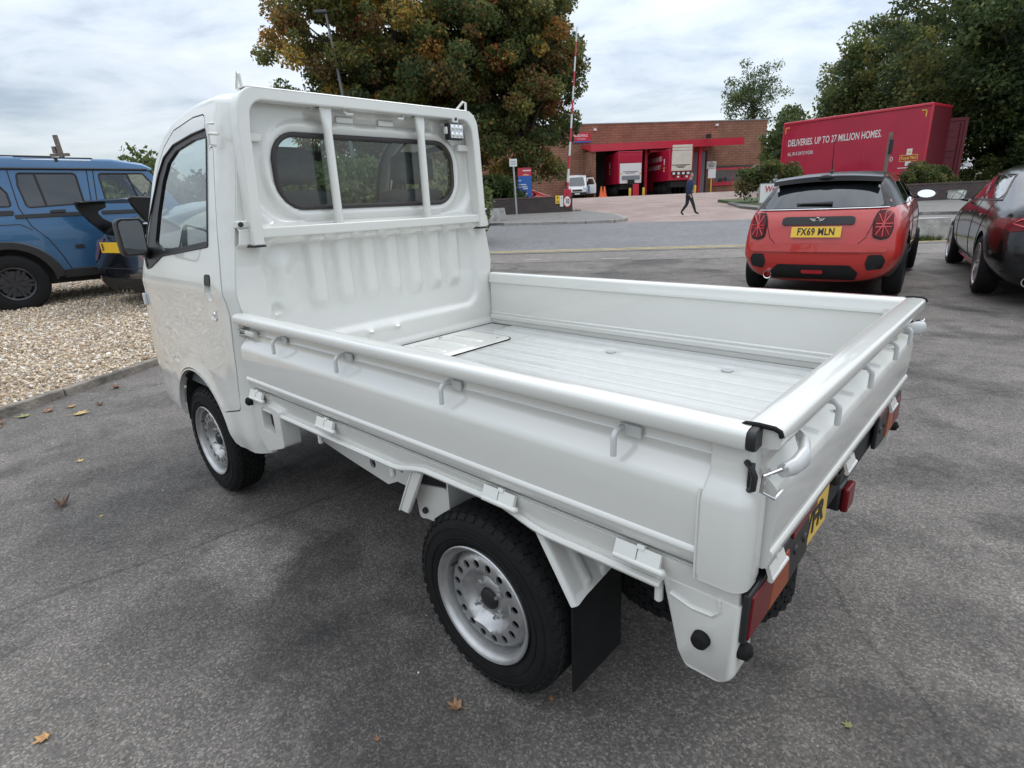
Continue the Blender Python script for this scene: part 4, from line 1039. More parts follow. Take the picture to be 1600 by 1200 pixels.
def wheel(parent, x, y, z, r=.31, w=.2, rim=.21, spokes=5, paired=False, rmat=None, side=-1, twin=.0, name='wheel', sw=.03, deep=.05):
    rmat = rmat or ALLOY
    prof = [(rim, .02), (rim + .008, .006), (rim + .02, .0), (r - .03, .004), (r - .008, .018), (r, .035), (r, w - .035), (r - .008, w - .018), (r - .03, w - .004), (rim, w - .01)]
    ky = (round(r, 3), round(w, 3), round(rim, 3), spokes, paired, rmat.name, sw)
    if ky not in wheel.cache:
        tb = lathe(prof, 'x', 44)
        for k in range(1, 5):
            a = .03 + (w - .06) * k / 5
            add_lathe(tb, [(r + .0005, a - .005), (r - .006, a - .003), (r - .006, a + .003), (r + .0005, a + .005)], 'x', 44)
        tm = mesh_of('tyre', tb, TYREFAR)
        bm = lathe([(rim - .018, .035), (rim - .004, .012), (rim + .003, .004), (rim + .005, .0), (rim + .001, -.003), (rim - .012, .0), (rim - .022, .012), (rim - .03, .05), (rim - .032, w - .02)], 'x', 44)
        add_lathe(bm, [(0, .02), (.055, .02), (.062, .03), (.062, .08)], 'x', 20)
        for k in range(spokes):
            for da_ in ((-.16, .16) if paired else (0,)):
                a = 2 * PI * k / spokes + da_; ca, sa = math.cos(a), math.sin(a)
                M = Matrix(((1, 0, 0, 0), (0, ca, -sa, 0), (0, sa, ca, 0), (0, 0, 0, 1)))
                bw, tw = sw, sw * 1.15
                vv = [M @ Vector(p) for p in ((.018, .03, -bw), (.018, .03, bw), (.014, rim - .012, tw), (.014, rim - .012, -tw), (.05, .03, -bw), (.05, .03, bw), (.045, rim - .012, tw), (.045, rim - .012, -tw))]
                q = [bm.verts.new(p) for p in vv]
                for f in ((0, 1, 2, 3), (7, 6, 5, 4), (0, 4, 5, 1), (1, 5, 6, 2), (2, 6, 7, 3), (3, 7, 4, 0)): bm.faces.new([q[i] for i in f])
        for k in range(5):
            a = 2 * PI * k / 5 + .3; add_lathe(bm, [(0, .010), (.010, .011), (.011, .022)], 'x', 8, c=(0, .04 * math.cos(a), .04 * math.sin(a)))
        rm = mesh_of('rim', bm, rmat, 40)
        dk = mesh_of('brake_disc', lathe([(0, .075), (rim - .045, .075), (rim - .045, .09)], 'x', 28), mat('brake disc', (0.10, 0.10, 0.10), 0.5, metal=0.8))
        wheel.cache[ky] = (tm, rm, dk)
    tm, rm, dk = wheel.cache[ky]
    wl_ = link(name, tm, parent, (x, y, z), (twin, 0, 0 if side < 0 else PI))
    link('rim', rm, wl_); link('brake_disc', dk, wl_); return wl_
wheel.cache = {}
def plate(parent, text, Mx, w=.52, h=.111, yellow=True):
    bm = box(-w / 2, w / 2, -h / 2, h / 2, -.004, .0); bm.transform(Mx); p = obj('number_plate', bm, PLATE_Y if yellow else PLATE_W, parent)
    if text: lettering('plate_letters', text, h * .92, Mx @ Matrix.Translation((0, 0, .0015)), INK, p, sx=.80, bold=.025, spacing=1.08)
    return p
def body_line(parent, bvh, pts, axis, sgn=1, r=.004, material=None, name='shut_line', off=.001, closed=False):
    f = drape(bvh, axis, sgn, off); P_ = []
    for (a, b) in zip(pts, pts[1:] + ([pts[0]] if closed else [])):
        n_ = max(1, int(math.dist(a, b) / .06)); P_ += [f(a[0] + (b[0] - a[0]) * k / n_, a[1] + (b[1] - a[1]) * k / n_, 0) for k in range(n_)]
    if not closed: P_.append(f(*pts[-1], 0))
    return obj(name, tube(P_, r, 5, closed=closed), material or INK, parent)

# ------------------------------------------------------------------ red hatchback (rear view)
RED = carpaint('orange red paint', (0.50, 0.028, 0.022), 0.3)
mini = thing('hatchback', 'orange-red hatchback with black roof and yellow rear plate FX69 MLN parked nose away', 'car', (3.60, 6.73, .052), R(-37.5), rx=R(1.0))
S = [
 [(.56, .10, .20), (.66, .035, .31), (.735, .0, .46), (.735, .022, .585), (.700, .060, .80), (.640, .12, .925), (.560, .30, 1.27), (.530, .335, 1.345)],
 [(.66, .20, .20), (.765, .15, .31), (.835, .12, .46), (.828, .135, .585), (.800, .17, .80), (.735, .22, .935), (.625, .38, 1.275), (.575, .42, 1.355)],
 [(.74, .50, .19), (.83, .50, .31), (.868, .50, .46), (.868, .50, .60), (.852, .50, .80), (.795, .52, .945), (.665, .60, 1.285), (.595, .62, 1.372)],
 [(.75, 1.10, .18), (.84, 1.1, .31), (.866, 1.1, .46), (.868, 1.1, .62), (.856, 1.1, .82), (.805, 1.1, .955), (.685, 1.1, 1.295), (.605, 1.1, 1.385)],
 [(.75, 1.90, .17), (.83, 1.9, .31), (.855, 1.9, .46), (.860, 1.9, .62), (.850, 1.9, .83), (.805, 1.9, .965), (.685, 1.95, 1.29), (.600, 1.92, 1.38)],
 [(.75, 2.60, .17), (.83, 2.6, .31), (.862, 2.6, .46), (.866, 2.6, .62), (.845, 2.6, .84), (.79, 2.62, .955), (.72, 2.55, 1.00), (.62, 2.52, 1.03)],
 [(.72, 3.30, .18), (.80, 3.3, .31), (.845, 3.3, .46), (.845, 3.3, .62), (.80, 3.3, .78), (.73, 3.3, .85), (.64, 3.3, .88), (.55, 3.3, .90)],
 [(.60, 3.72, .20), (.70, 3.74, .31), (.73, 3.76, .46), (.70, 3.74, .60), (.64, 3.70, .70), (.58, 3.66, .76), (.50, 3.62, .79), (.42, 3.60, .81)]]
mb, mv = shell('body', S, RED, mini, zu=.17, crown=.03, arches=((.74, .31, .36), (3.15, .31, .36)), creases=((5, .5), (2, .4)), capc=(.05, .1))
for s in (-1, 1):
    for y in (.74, 3.15): wheel(mini, s * .875, y, .306, r=.306, w=.20, rim=.215, spokes=5, paired=True, rmat=ALLOY_D, side=s)
    # black arch cladding
    f = drape(mv, 'side', s, .004)
    cl = panel([(.74 + .405 * math.cos(a), .31 + .405 * math.sin(a)) for a in lin(-.15, PI + .1, 24)] + [(.74 + .358 * math.cos(a), .31 + .358 * math.sin(a)) for a in lin(PI + .1, -.15, 24)], [], f, .05, .02)
    obj('arch_cladding', cl, BLACK, mini, smooth=60)
    f = drape(mv, 'side', s, .006)
    obj('side_window', panel(rpoly([(.62, .985), (1.12, .99), (1.12, 1.27), (.72, 1.255)], .03, 3), [], f, .06, .01), TINT, mini, smooth=60)
    obj('side_window', panel(rpoly([(1.18, .99), (2.35, 1.0), (1.98, 1.27), (1.18, 1.272)], .03, 3), [], f, .06, .01), TINT, mini, smooth=60)
    obj('sill_strip', tube([drape(mv, 'side', s, .004)(y, .962, 0) for y in lin(.36, 2.5, 20)], .006, 6), CHROME, mini)
    body_line(mini, mv, [(1.16, 1.27), (1.16, .45), (1.22, .34), (2.4, .34), (2.45, .9)], 'side', s)
    mr = obj('door_mirror', loft([[(s * (.93 + .115 * math.cos(a) * k), 2.15 + dy, 1.03 + .075 * math.sin(a) * k) for a in lin(0, 2 * PI, 16)[:-1]] for dy, k in ((-.03, .95), (.0, 1.0), (.06, .9), (.10, .55))]), GLOSSBLACK, mini, smooth=60)
    bm = new_bm(); bm.faces.new([bm.verts.new((s * (.93 + .10 * math.cos(a)), 2.119, 1.03 + .062 * math.sin(a))) for a in lin(0, 2 * PI, 16)[:-1]]); obj('mirror_glass', bm, MIRROR, mr, smooth=0)
    obj('mirror_stalk', tube([(s * .78, 2.2, .98), (s * .86, 2.18, .99)], .02, 6), GLOSSBLACK, mr)
    # union-flag lamp cluster
    f = drape(mv, 'rear', 1, .014)
    q = [(s * a, b) for a, b in ((.560, .64), (.545, .80), (.575, .90), (.655, .905), (.715, .87), (.735, .72), (.715, .63), (.64, .615))]
    if s < 0: q = q[::-1]
    q = rpoly(q, .04, 4); tl = obj('tail_lamp', panel(q, [], f, .03, .03), GLOSSBLACK, mini, smooth=60)
    f2 = drape(mv, 'rear', 1, .022); q2 = [(s * .645 + (x - s * .645) * .86, .765 + (z - .765) * .88) for x, z in q]
    obj('lens', panel(q2, [], f2, .03, .02), REDLENS, tl, smooth=60)
    f3 = drape(mv, 'rear', 1, .025); GLOW = mat('bright red lens', (0.55, 0.02, 0.03), 0.15, coat=1.0)
    for a, b in (((.575, .765), (.715, .765)), ((.645, .645), (.645, .885)), ((.585, .66), (.70, .87)), ((.585, .87), (.70, .66)), ((.575, .735), (.712, .735))):
        obj('lens_bar', tube([f3(s * (a[0] + (b[0] - a[0]) * k / 5), a[1] + (b[1] - a[1]) * k / 5, 0) for k in range(6)], .0065, 5), GLOW, tl)
    f4 = drape(mv, 'rear', 1, .006)
    gq = [(s * a, b) for a, b in ((.545, .325), (.525, .40), (.55, .475), (.68, .475), (.715, .42), (.69, .345))]
    if s < 0: gq = gq[::-1]
    obj('corner_grille', panel(rpoly(gq, .025, 3), [], f4, .04, .01), MESHY, mini, smooth=60)
f = drape(mv, 'rear', 1, .010)
rg = obj('rear_window', panel(rpoly([(-.625, .955), (.625, .955), (.555, 1.255), (-.555, 1.255)], .035, 4), [], f, .05, .01), TINT, mini, smooth=60)
fp = drape(mv, 'rear', 1, .005)
obj('tailgate_frame', panel(rpoly([(-.735, .938), (.735, .938), (.655, 1.33), (-.655, 1.33)], .02, 3), [], fp, .05, .01), GLOSSBLACK, mini, smooth=60)
obj('belt_strip', tube([drape(mv, 'rear', 1, .012)(x, .938, 0) for x in lin(-.665, .665, 24)], .008, 6), CHROME, mini)
ft = drape(mv, 'top', 1, .006)
obj('roof', panel(rpoly([(-.565, .42), (.565, .42), (.60, .8), (.60, 1.8), (.56, 2.02), (-.56, 2.02), (-.60, 1.8), (-.60, .8)], .06, 4), [], ft, .08, .012), GLOSSBLACK, mini, smooth=60)
for s in (-1, 1):
    obj('pillar', panel([(.20, .958), (.66, .962), (.70, 1.33), (.30, 1.33)], [], drape(mv, 'side', s, .0045), .05, .005), GLOSSBLACK, mini, smooth=60)
# spoiler with two lips
sp_ = [[(x, y, z) for y, z in ((.185, 1.312 - .03 * (x / .56) ** 2), (.19, 1.372 - .035 * (x / .56) ** 2), (.34, 1.398 - .03 * (x / .56) ** 2), (.46, 1.392 - .03 * (x / .56) ** 2), (.40, 1.34 - .03 * (x / .56) ** 2))] for x in lin(-.60, .60, 14)]
spo = obj('roof_spoiler', loft(sp_), GLOSSBLACK, mini, smooth=50)
obj('spoiler_hump', loft([[(.10 * k * math.cos(a), .19 + dy, 1.352 + .035 * k * math.sin(a)) for a in lin(0, 2 * PI, 12)[:-1]] for dy, k in ((-.02, .55), (0, 1), (.2, .9))]), GLOSSBLACK, spo, smooth=60)
obj('aerial', tube([(.0, .52, 1.40), (.02, .30, 1.75)], [.006, .003], 6), INK, mini)
obj('aerial_base', lathe([(.03, 0), (.022, .03), (.008, .04), (0, .042)], 'z', 12, c=(0, .52, 1.40)), INK, mini)
obj('badge_bar', panel(rpoly([(-.375, .765), (.375, .765), (.372, .835), (.33, .85), (-.33, .85), (-.372, .835)], .02, 3), [], drape(mv, 'rear', 1, .024), .04, .03), BLACK, mini, smooth=60, bevel=.006)
fe = drape(mv, 'rear', 1, .030)
em = new_bm(); c = fe(0, .822, 0)
add_lathe(em, [(0, -.006), (.020, -.006), (.024, 0), (.024, .01)], 'y', 20, c=c)
for s in (-1, 1):
    add_prism(em, [(s * .022, .838), (s * .085, .842), (s * .07, .828), (s * .062, .82), (s * .048, .812), (s * .022, .806)][::s], 'y', c.y - .004, c.y + .008)
eb = obj('winged_badge', em, CHROME, mini)
obj('badge_disc', lathe([(0, -.008), (.015, -.008), (.017, -.004)], 'y', 18, c=c), INK, eb)
pc = drape(mv, 'rear', 1, .014)
obj('plate_recess', panel(rpoly([(-.35, .585), (.35, .585), (.33, .765), (-.33, .765)], .04, 4), [], drape(mv, 'rear', 1, .003), .05, .004), RED, mini, smooth=60)
p1, p2 = pc(0, .70, 0), pc(0, .765, 0)
plate(mini, 'FX69 MLN', frame((0, p1.y - .012, .700), (1, 0, 0), (0, (p2 - p1).y, (p2 - p1).z)))
body_line(mini, mv, [(-.60, .93), (-.50, .64), (-.42, .565), (.42, .565), (.50, .64), (.60, .93)], 'rear', r=.004, material=mat('dark seam', (0.05, 0.004, 0.003), 0.6))
bp = obj('bumper_lip', panel(rpoly([(-.70, .500), (.70, .500), (.72, .55), (.45, .575), (-.45, .575), (-.72, .55)], .02, 3), [], drape(mv, 'rear', 1, .022), .05, .02), RED, mini, smooth=60, bevel=.01)
obj('diffuser', panel(rpoly([(-.44, .215), (.44, .215), (.47, .30), (.38, .375), (-.38, .375), (-.47, .30)], .03, 3), [], drape(mv, 'rear', 1, .008), .04, .01), MESHY, mini, smooth=60)
obj('fog_lens', panel(rpoly([(-.11, .285), (.11, .285), (.12, .325), (-.12, .325)], .015, 3), [], drape(mv, 'rear', 1, .016), .04, .01), mat('bright red lens', (0.55, 0.02, 0.03), 0.15, coat=1.0), mini)
obj('tailpipe', lathe([(.040, .12), (.040, -.02), (.047, -.024), (.050, -.018), (.050, .12)], 'y', 20, c=(-.49, .02, .255)), CHROME, mini)
wb_ = fp(0, 1.0, 0)
bm = tube([drape(mv, 'rear', 1, .03)(x, 1.005 - .0 * x, 0) for x in (-.26, -.1, .05, .12)], [.010, .014, .020, .024], 8); obj('wiper', bm, BLACK, mini)

for o_ in mini.children_recursive:
    if o_.name.split('.')[0] in ('wheel', 'rim', 'brake_disc', 'arch_cladding'): continue
    for v_ in o_.data.vertices:
        v_.co.z = float(np.interp(v_.co.z, (0, .20, .31, .46, .585, .80, .925, 1.27, 1.345, 2), (0, .235, .35, .525, .67, .905, 1.03, 1.305, 1.375, 2.03)))
        k_ = max(0, v_.co.z - 1.03) / .34; v_.co.x *= 1 - .07 * min(1, k_); v_.co.y += .09 * min(1, k_)
# ------------------------------------------------------------------ black saloon at the right edge
NBLACK = carpaint('black car paint', (0.006, 0.006, 0.007), 0.16)
NBLACK.node_tree.nodes['Principled BSDF'].inputs['Coat Weight'].default_value = 0.25
bmw = thing('saloon', 'glossy black saloon with dark tinted windows and red sill line at the right edge', 'car', (5.86, 5.50, .035), R(-31.6), rx=R(1.1))
S = [
 [(.60, .08, .22), (.72, .02, .34), (.80, .0, .50), (.80, .03, .68), (.76, .05, .84), (.70, .06, .96), (.62, .10, 1.03), (.55, .14, 1.06)],
 [(.70, .20, .20), (.82, .17, .34), (.885, .15, .50), (.88, .17, .68), (.86, .19, .84), (.80, .20, .97), (.70, .22, 1.05), (.62, .25, 1.08)],
 [(.76, .62, .18), (.87, .62, .34), (.912, .62, .50), (.915, .62, .68), (.90, .62, .86), (.84, .62, .99), (.70, .66, 1.10), (.62, .70, 1.13)],
 [(.78, 1.20, .18), (.88, 1.2, .34), (.912, 1.2, .50), (.910, 1.2, .68), (.895, 1.2, .86), (.84, 1.2, 1.00), (.66, 1.30, 1.29), (.56, 1.42, 1.37)],
 [(.78, 2.00, .17), (.87, 2.0, .34), (.895, 2.0, .50), (.895, 2.0, .68), (.885, 2.0, .86), (.835, 2.0, .985), (.68, 2.0, 1.34), (.57, 2.0, 1.425)],
 [(.78, 2.70, .17), (.87, 2.7, .34), (.895, 2.7, .50), (.895, 2.7, .68), (.885, 2.7, .86), (.83, 2.7, .965), (.68, 2.65, 1.33), (.57, 2.62, 1.42)],
 [(.78, 3.45, .17), (.88, 3.45, .34), (.912, 3.45, .50), (.91, 3.45, .68), (.885, 3.45, .85), (.82, 3.45, .945), (.74, 3.40, .985), (.64, 3.36, 1.02)],
 [(.74, 4.15, .18), (.85, 4.15, .34), (.89, 4.15, .50), (.88, 4.15, .66), (.83, 4.15, .79), (.74, 4.15, .85), (.64, 4.15, .88), (.5, 4.15, .90)],
 [(.58, 4.62, .20), (.70, 4.66, .34), (.74, 4.68, .46), (.72, 4.66, .58), (.66, 4.62, .68), (.58, 4.58, .73), (.5, 4.55, .75), (.4, 4.53, .76)]]
bb, bv = shell('body', S, NBLACK, bmw, zu=.16, crown=.035, arches=((.98, .335, .385), (3.83, .335, .385)), creases=((5, .55), (3, .35)), capc=(.08, .15))
for s in (-1, 1):
    for y in (.98, 3.83): wheel(bmw, s * .905, y, .334, r=.334, w=.22, rim=.245, spokes=5, paired=True, rmat=ALLOY, side=s, twin=.4)
    f = drape(bv, 'side', s, .006)
    obj('side_window', panel(rpoly([(.98, 1.075), (1.98, 1.045), (1.98, 1.325), (1.50, 1.300)], .03, 3), [], f, .06, .01), TINT, bmw, smooth=60)
    obj('side_window', panel(rpoly([(2.06, 1.042), (3.18, 1.005), (2.72, 1.310), (2.06, 1.328)], .03, 3), [], f, .06, .01), TINT, bmw, smooth=60)
    body_line(bmw, bv, [(.93, 1.055), (3.25, .985), (2.74, 1.325), (1.48, 1.320), (.93, 1.055)], 'side', s, r=.007, material=GLOSSBLACK, name='window_trim', off=.006)
    for pts in ([(2.02, 1.33), (2.02, .9), (2.02, .3), (3.1, .28), (3.2, .6), (3.22, .98)], [(1.98, .3), (1.45, .30), (1.35, .55), (1.2, .8), (1.1, 1.05)]): body_line(bmw, bv, pts, 'side', s, material=INK)
    for y in (2.15, 1.25): obj('door_handle', tube([drape(bv, 'side', s, .022)(y + k * .05, .875, 0) for k in range(4)], .012, 6), NBLACK, bmw)
    obj('sill_line', tube([drape(bv, 'side', s, .012)(y, .235, 0) for y in lin(1.45, 3.35, 16)], .022, 6), carpaint('dark red trim', (0.16, 0.012, 0.02)), bmw)
    mr = obj('door_mirror', loft([[(s * (1.0 + .12 * k * a), 3.10 + dy, 1.06 + .075 * k * b) for a, b in rpoly([(-1, -1), (1, -.8), (1, .9), (-1, 1)], .5, 4)] for dy, k in ((-.04, .92), (-.02, 1), (.06, .9), (.12, .5))]), NBLACK, bmw, smooth=60)
    bm = new_bm(); bm.faces.new([bm.verts.new((s * (1.0 + .105 * a), 3.058, 1.06 + .062 * b)) for a, b in rpoly([(-1, -1), (1, -.8), (1, .9), (-1, 1)], .4, 4)]); obj('mirror_glass', bm, MIRROR, mr, smooth=0)
    obj('mirror_stalk', tube([(s * .84, 3.14, .98), (s * .93, 3.13, 1.0)], .022, 6), NBLACK, mr)
    f = drape(bv, 'rear', 1, .010)
    q = [(s * a, b) for a, b in ((.30, .80), (.31, .91), (.60, .93), (.79, .90), (.84, .82), (.80, .77), (.60, .80))]
    q = q if s > 0 else q[::-1]
    tl = obj('tail_lamp', panel(rpoly(q, .02, 3), [], f, .04, .02), REDLENS, bmw, smooth=60)
    fs = drape(bv, 'side', s, .010)
    obj('lamp_return', panel(rpoly([(.14, .79), (.42, .83), (.40, .90), (.16, .90)], .02, 3), [], fs, .04, .015), REDLENS, tl, smooth=60)
    f3 = drape(bv, 'rear', 1, .016); GLOW = MATS['bright red lens']
    obj('lens_bar', tube([f3(s * x, z, 0) for x, z in ((.36, .83), (.55, .83), (.70, .82), (.78, .85), (.72, .89), (.5, .895))], .010, 6), GLOW, tl)
    obj('tailpipe', lathe([(.045, .12), (.045, -.03), (.055, -.03), (.055, .12)], 'y', 18, c=(s * .58, .06, .27)), CHROME, bmw)
    f = drape(bv, 'rear', 1, .006); q = [(s * a, b) for a, b in ((.60, .30), (.58, .44), (.74, .47), (.80, .36))]
    obj('bumper_vent', panel(q if s > 0 else q[::-1], [], f, .05, .01), MESHY, bmw)
obj('rear_window', panel(rpoly([(-.56, .70), (.56, .70), (.47, 1.34), (-.47, 1.34)], .05, 4), [], drape(bv, 'top', 1, .006), .07, .01), TINT, bmw, smooth=60)
obj('diffuser', panel([(-.6, .21), (.6, .21), (.55, .33), (-.55, .33)], [], drape(bv, 'rear', 1, .006), .05, .01), MESHY, bmw)
plate(bmw, '', frame((0, drape(bv, 'rear', 1, .012)(0, .60, 0).y - .006, .60), (1, 0, 0), (0, 0, 1)))

# ------------------------------------------------------------------ dark hot hatch with tall wing
NAVY = carpaint('navy black paint', (0.005, 0.006, 0.010), 0.2)
cv = thing('hot_hatch', 'dark navy hatchback with a tall rear wing half hidden behind the white cab', 'car', (-5.32, 7.98, .14), R(-33))
S = [
 [(.60, .10, .20), (.74, .03, .32), (.84, .0, .48), (.84, .04, .64), (.80, .06, .82), (.74, .10, .96), (.60, .30, 1.12), (.52, .36, 1.16)],
 [(.72, .22, .18), (.84, .17, .32), (.90, .15, .48), (.895, .17, .66), (.87, .19, .84), (.80, .22, .98), (.66, .42, 1.16), (.57, .48, 1.20)],
 [(.78, .70, .18), (.88, .7, .32), (.935, .7, .48), (.935, .7, .66), (.905, .7, .86), (.84, .72, 1.0), (.68, .95, 1.27), (.58, 1.0, 1.33)],
 [(.78, 1.5, .17), (.88, 1.5, .32), (.91, 1.5, .48), (.91, 1.5, .66), (.89, 1.5, .86), (.83, 1.5, .99), (.68, 1.5, 1.33), (.58, 1.5, 1.41)],
 [(.78, 2.5, .17), (.88, 2.5, .32), (.91, 2.5, .48), (.91, 2.5, .66), (.885, 2.5, .84), (.82, 2.5, .95), (.68, 2.45, 1.31), (.58, 2.4, 1.40)],
 [(.78, 3.4, .17), (.88, 3.4, .32), (.92, 3.4, .48), (.92, 3.4, .66), (.87, 3.4, .80), (.80, 3.4, .90), (.72, 3.35, .94), (.62, 3.3, .97)],
 [(.60, 4.4, .2), (.74, 4.42, .32), (.78, 4.44, .46), (.74, 4.42, .58), (.68, 4.38, .66), (.6, 4.34, .72), (.5, 4.3, .75), (.4, 4.28, .77)]]
cb, cvv = shell('body', S, NAVY, cv, zu=.16, crown=.03, arches=((.88, .33, .37), (3.55, .33, .37)), creases=((5, .5), (2, .4)), capc=(.06, .12))
for s in (-1, 1):
    for y in (.88, 3.55): wheel(cv, s * .92, y, .325, r=.325, w=.22, rim=.25, spokes=5, paired=True, rmat=ALLOY_D, side=s)
    f = drape(cvv, 'side', s, .006)
    obj('side_window', panel(rpoly([(.85, 1.04), (2.0, 1.02), (2.0, 1.30), (1.25, 1.28)], .04, 3), [], f, .07, .01), TINT, cv, smooth=60)
    obj('side_window', panel(rpoly([(2.08, 1.02), (3.1, .99), (2.6, 1.28), (2.08, 1.30)], .04, 3), [], f, .07, .01), TINT, cv, smooth=60)
    f = drape(cvv, 'rear', 1, .012); q = [(s * a, b) for a, b in ((.62, .66), (.40, .90), (.44, .95), (.74, .93), (.83, .84), (.84, .64), (.78, .60))]
    obj('tail_lamp', panel(rpoly(q if s > 0 else q[::-1], .02, 3), [], f, .04, .02), mat('dark red lens', (0.10, 0.006, 0.012), 0.12, coat=1.0), cv, smooth=60)
    # wing end plates and struts
    obj('wing_strut', prism(rpoly([(-.05, 1.46), (.33, 1.45), (.34, 1.37), (.20, 1.31), (.26, 1.22), (.52, 1.06), (.50, .96), (.26, .98), (.08, 1.18), (-.03, 1.36)], .03, 4), 'x', s * .735, s * .795), GLOSSBLACK, cv, bevel=.01)
    obj('reflector', panel(rpoly([(s * a, b) for a, b in ((.60, .30), (.72, .31), (.72, .38), (.60, .37))][::s], .01, 2), [], drape(cvv, 'rear', 1, .014), .05, .01), REDLENS, cv)
wing = obj('rear_wing', loft([[(x, y - .03 * (x / .8) ** 2 * 0, z - .05 * max(0, abs(x) - .62) ** 1 * 2) for y, z in ((-.02, 1.435), (.02, 1.455), (.16, 1.452), (.32, 1.425), (.16, 1.435))] for x in lin(-.80, .80, 16)]), GLOSSBLACK, cv, smooth=60)
obj('rear_window', panel(rpoly([(-.62, 1.0), (.62, 1.0), (.50, 1.17), (-.50, 1.17)], .03, 3), [], drape(cvv, 'rear', 1, .008), .05, .01), TINT, cv, smooth=60)
plate(cv, 'B', frame((-.26, drape(cvv, 'rear', 1, .02)(0, .83, 0).y - .03, .83), (1, 0, 0), (0, 0, 1)), w=.14, h=.14)
obj('number_plate', box(-.188, .26, drape(cvv, 'rear', 1, .02)(0, .83, 0).y - .03, drape(cvv, 'rear', 1, .02)(0, .83, 0).y - .026, .76, .90), PLATE_Y, cv)
obj('bumper_insert', panel(rpoly([(-.62, .22), (.62, .22), (.58, .42), (-.58, .42)], .04, 3), [], drape(cvv, 'rear', 1, .008), .05, .01), MESHY, cv)
for x in (-.12, 0, .12): obj('tailpipe', lathe([(.04, .1), (.04, -.03), (.048, -.03), (.048, .1)], 'y', 16, c=(x, .02, .27)), CHROME, cv)
body_line(cv, cvv, [(-.8, .575), (-.4, .55), (.4, .55), (.8, .575)], 'rear', r=.006)

# ------------------------------------------------------------------ blue off-roader
BLUE = carpaint('blue car paint', (0.035, 0.115, 0.235), 0.3, metal=0.35)
suv = thing('off_roader', 'blue boxy off-roader with black arches and roof rails parked on the gravel', 'off-roader', (-7.00, 8.12, .145), R(-45))
# local: y forward from the rear axle, x to the right; the right-hand side (x = +) faces the camera. side plane x=0 at the wheel face
def sx(v): return -.02 - max(0, v - 1.10) * .14 - max(0, .55 - v) * .05
WY = .06
ar = [(WY + .485 * math.cos(a), .36 + .50 * math.sin(a)) for a in lin(.05, PI - .05, 18)]
bodyp = [(WY + 3.30, .46), (WY + .75, .46), (WY + .55, .46)] + ar + [(WY - .55, .46), (-.75, .5), (-.82, .62), (-.84, 1.2), (-.80, 1.92), (2.05, 1.92), (2.42, 1.28), (3.6, 1.20), (3.7, .9), (3.65, .55)]
wq = rpoly([(-.62, 1.42), (.265, 1.42), (.26, 1.60), (.10, 1.86), (-.62, 1.86)], .04, 4)
wr_ = rpoly([(.435, 1.40), (1.115, 1.44), (1.105, 1.865), (.425, 1.865), (.40, 1.70)], .045, 4)
wf_ = rpoly([(1.395, 1.44), (2.25, 1.44), (1.98, 1.865), (1.385, 1.865)], .045, 4)
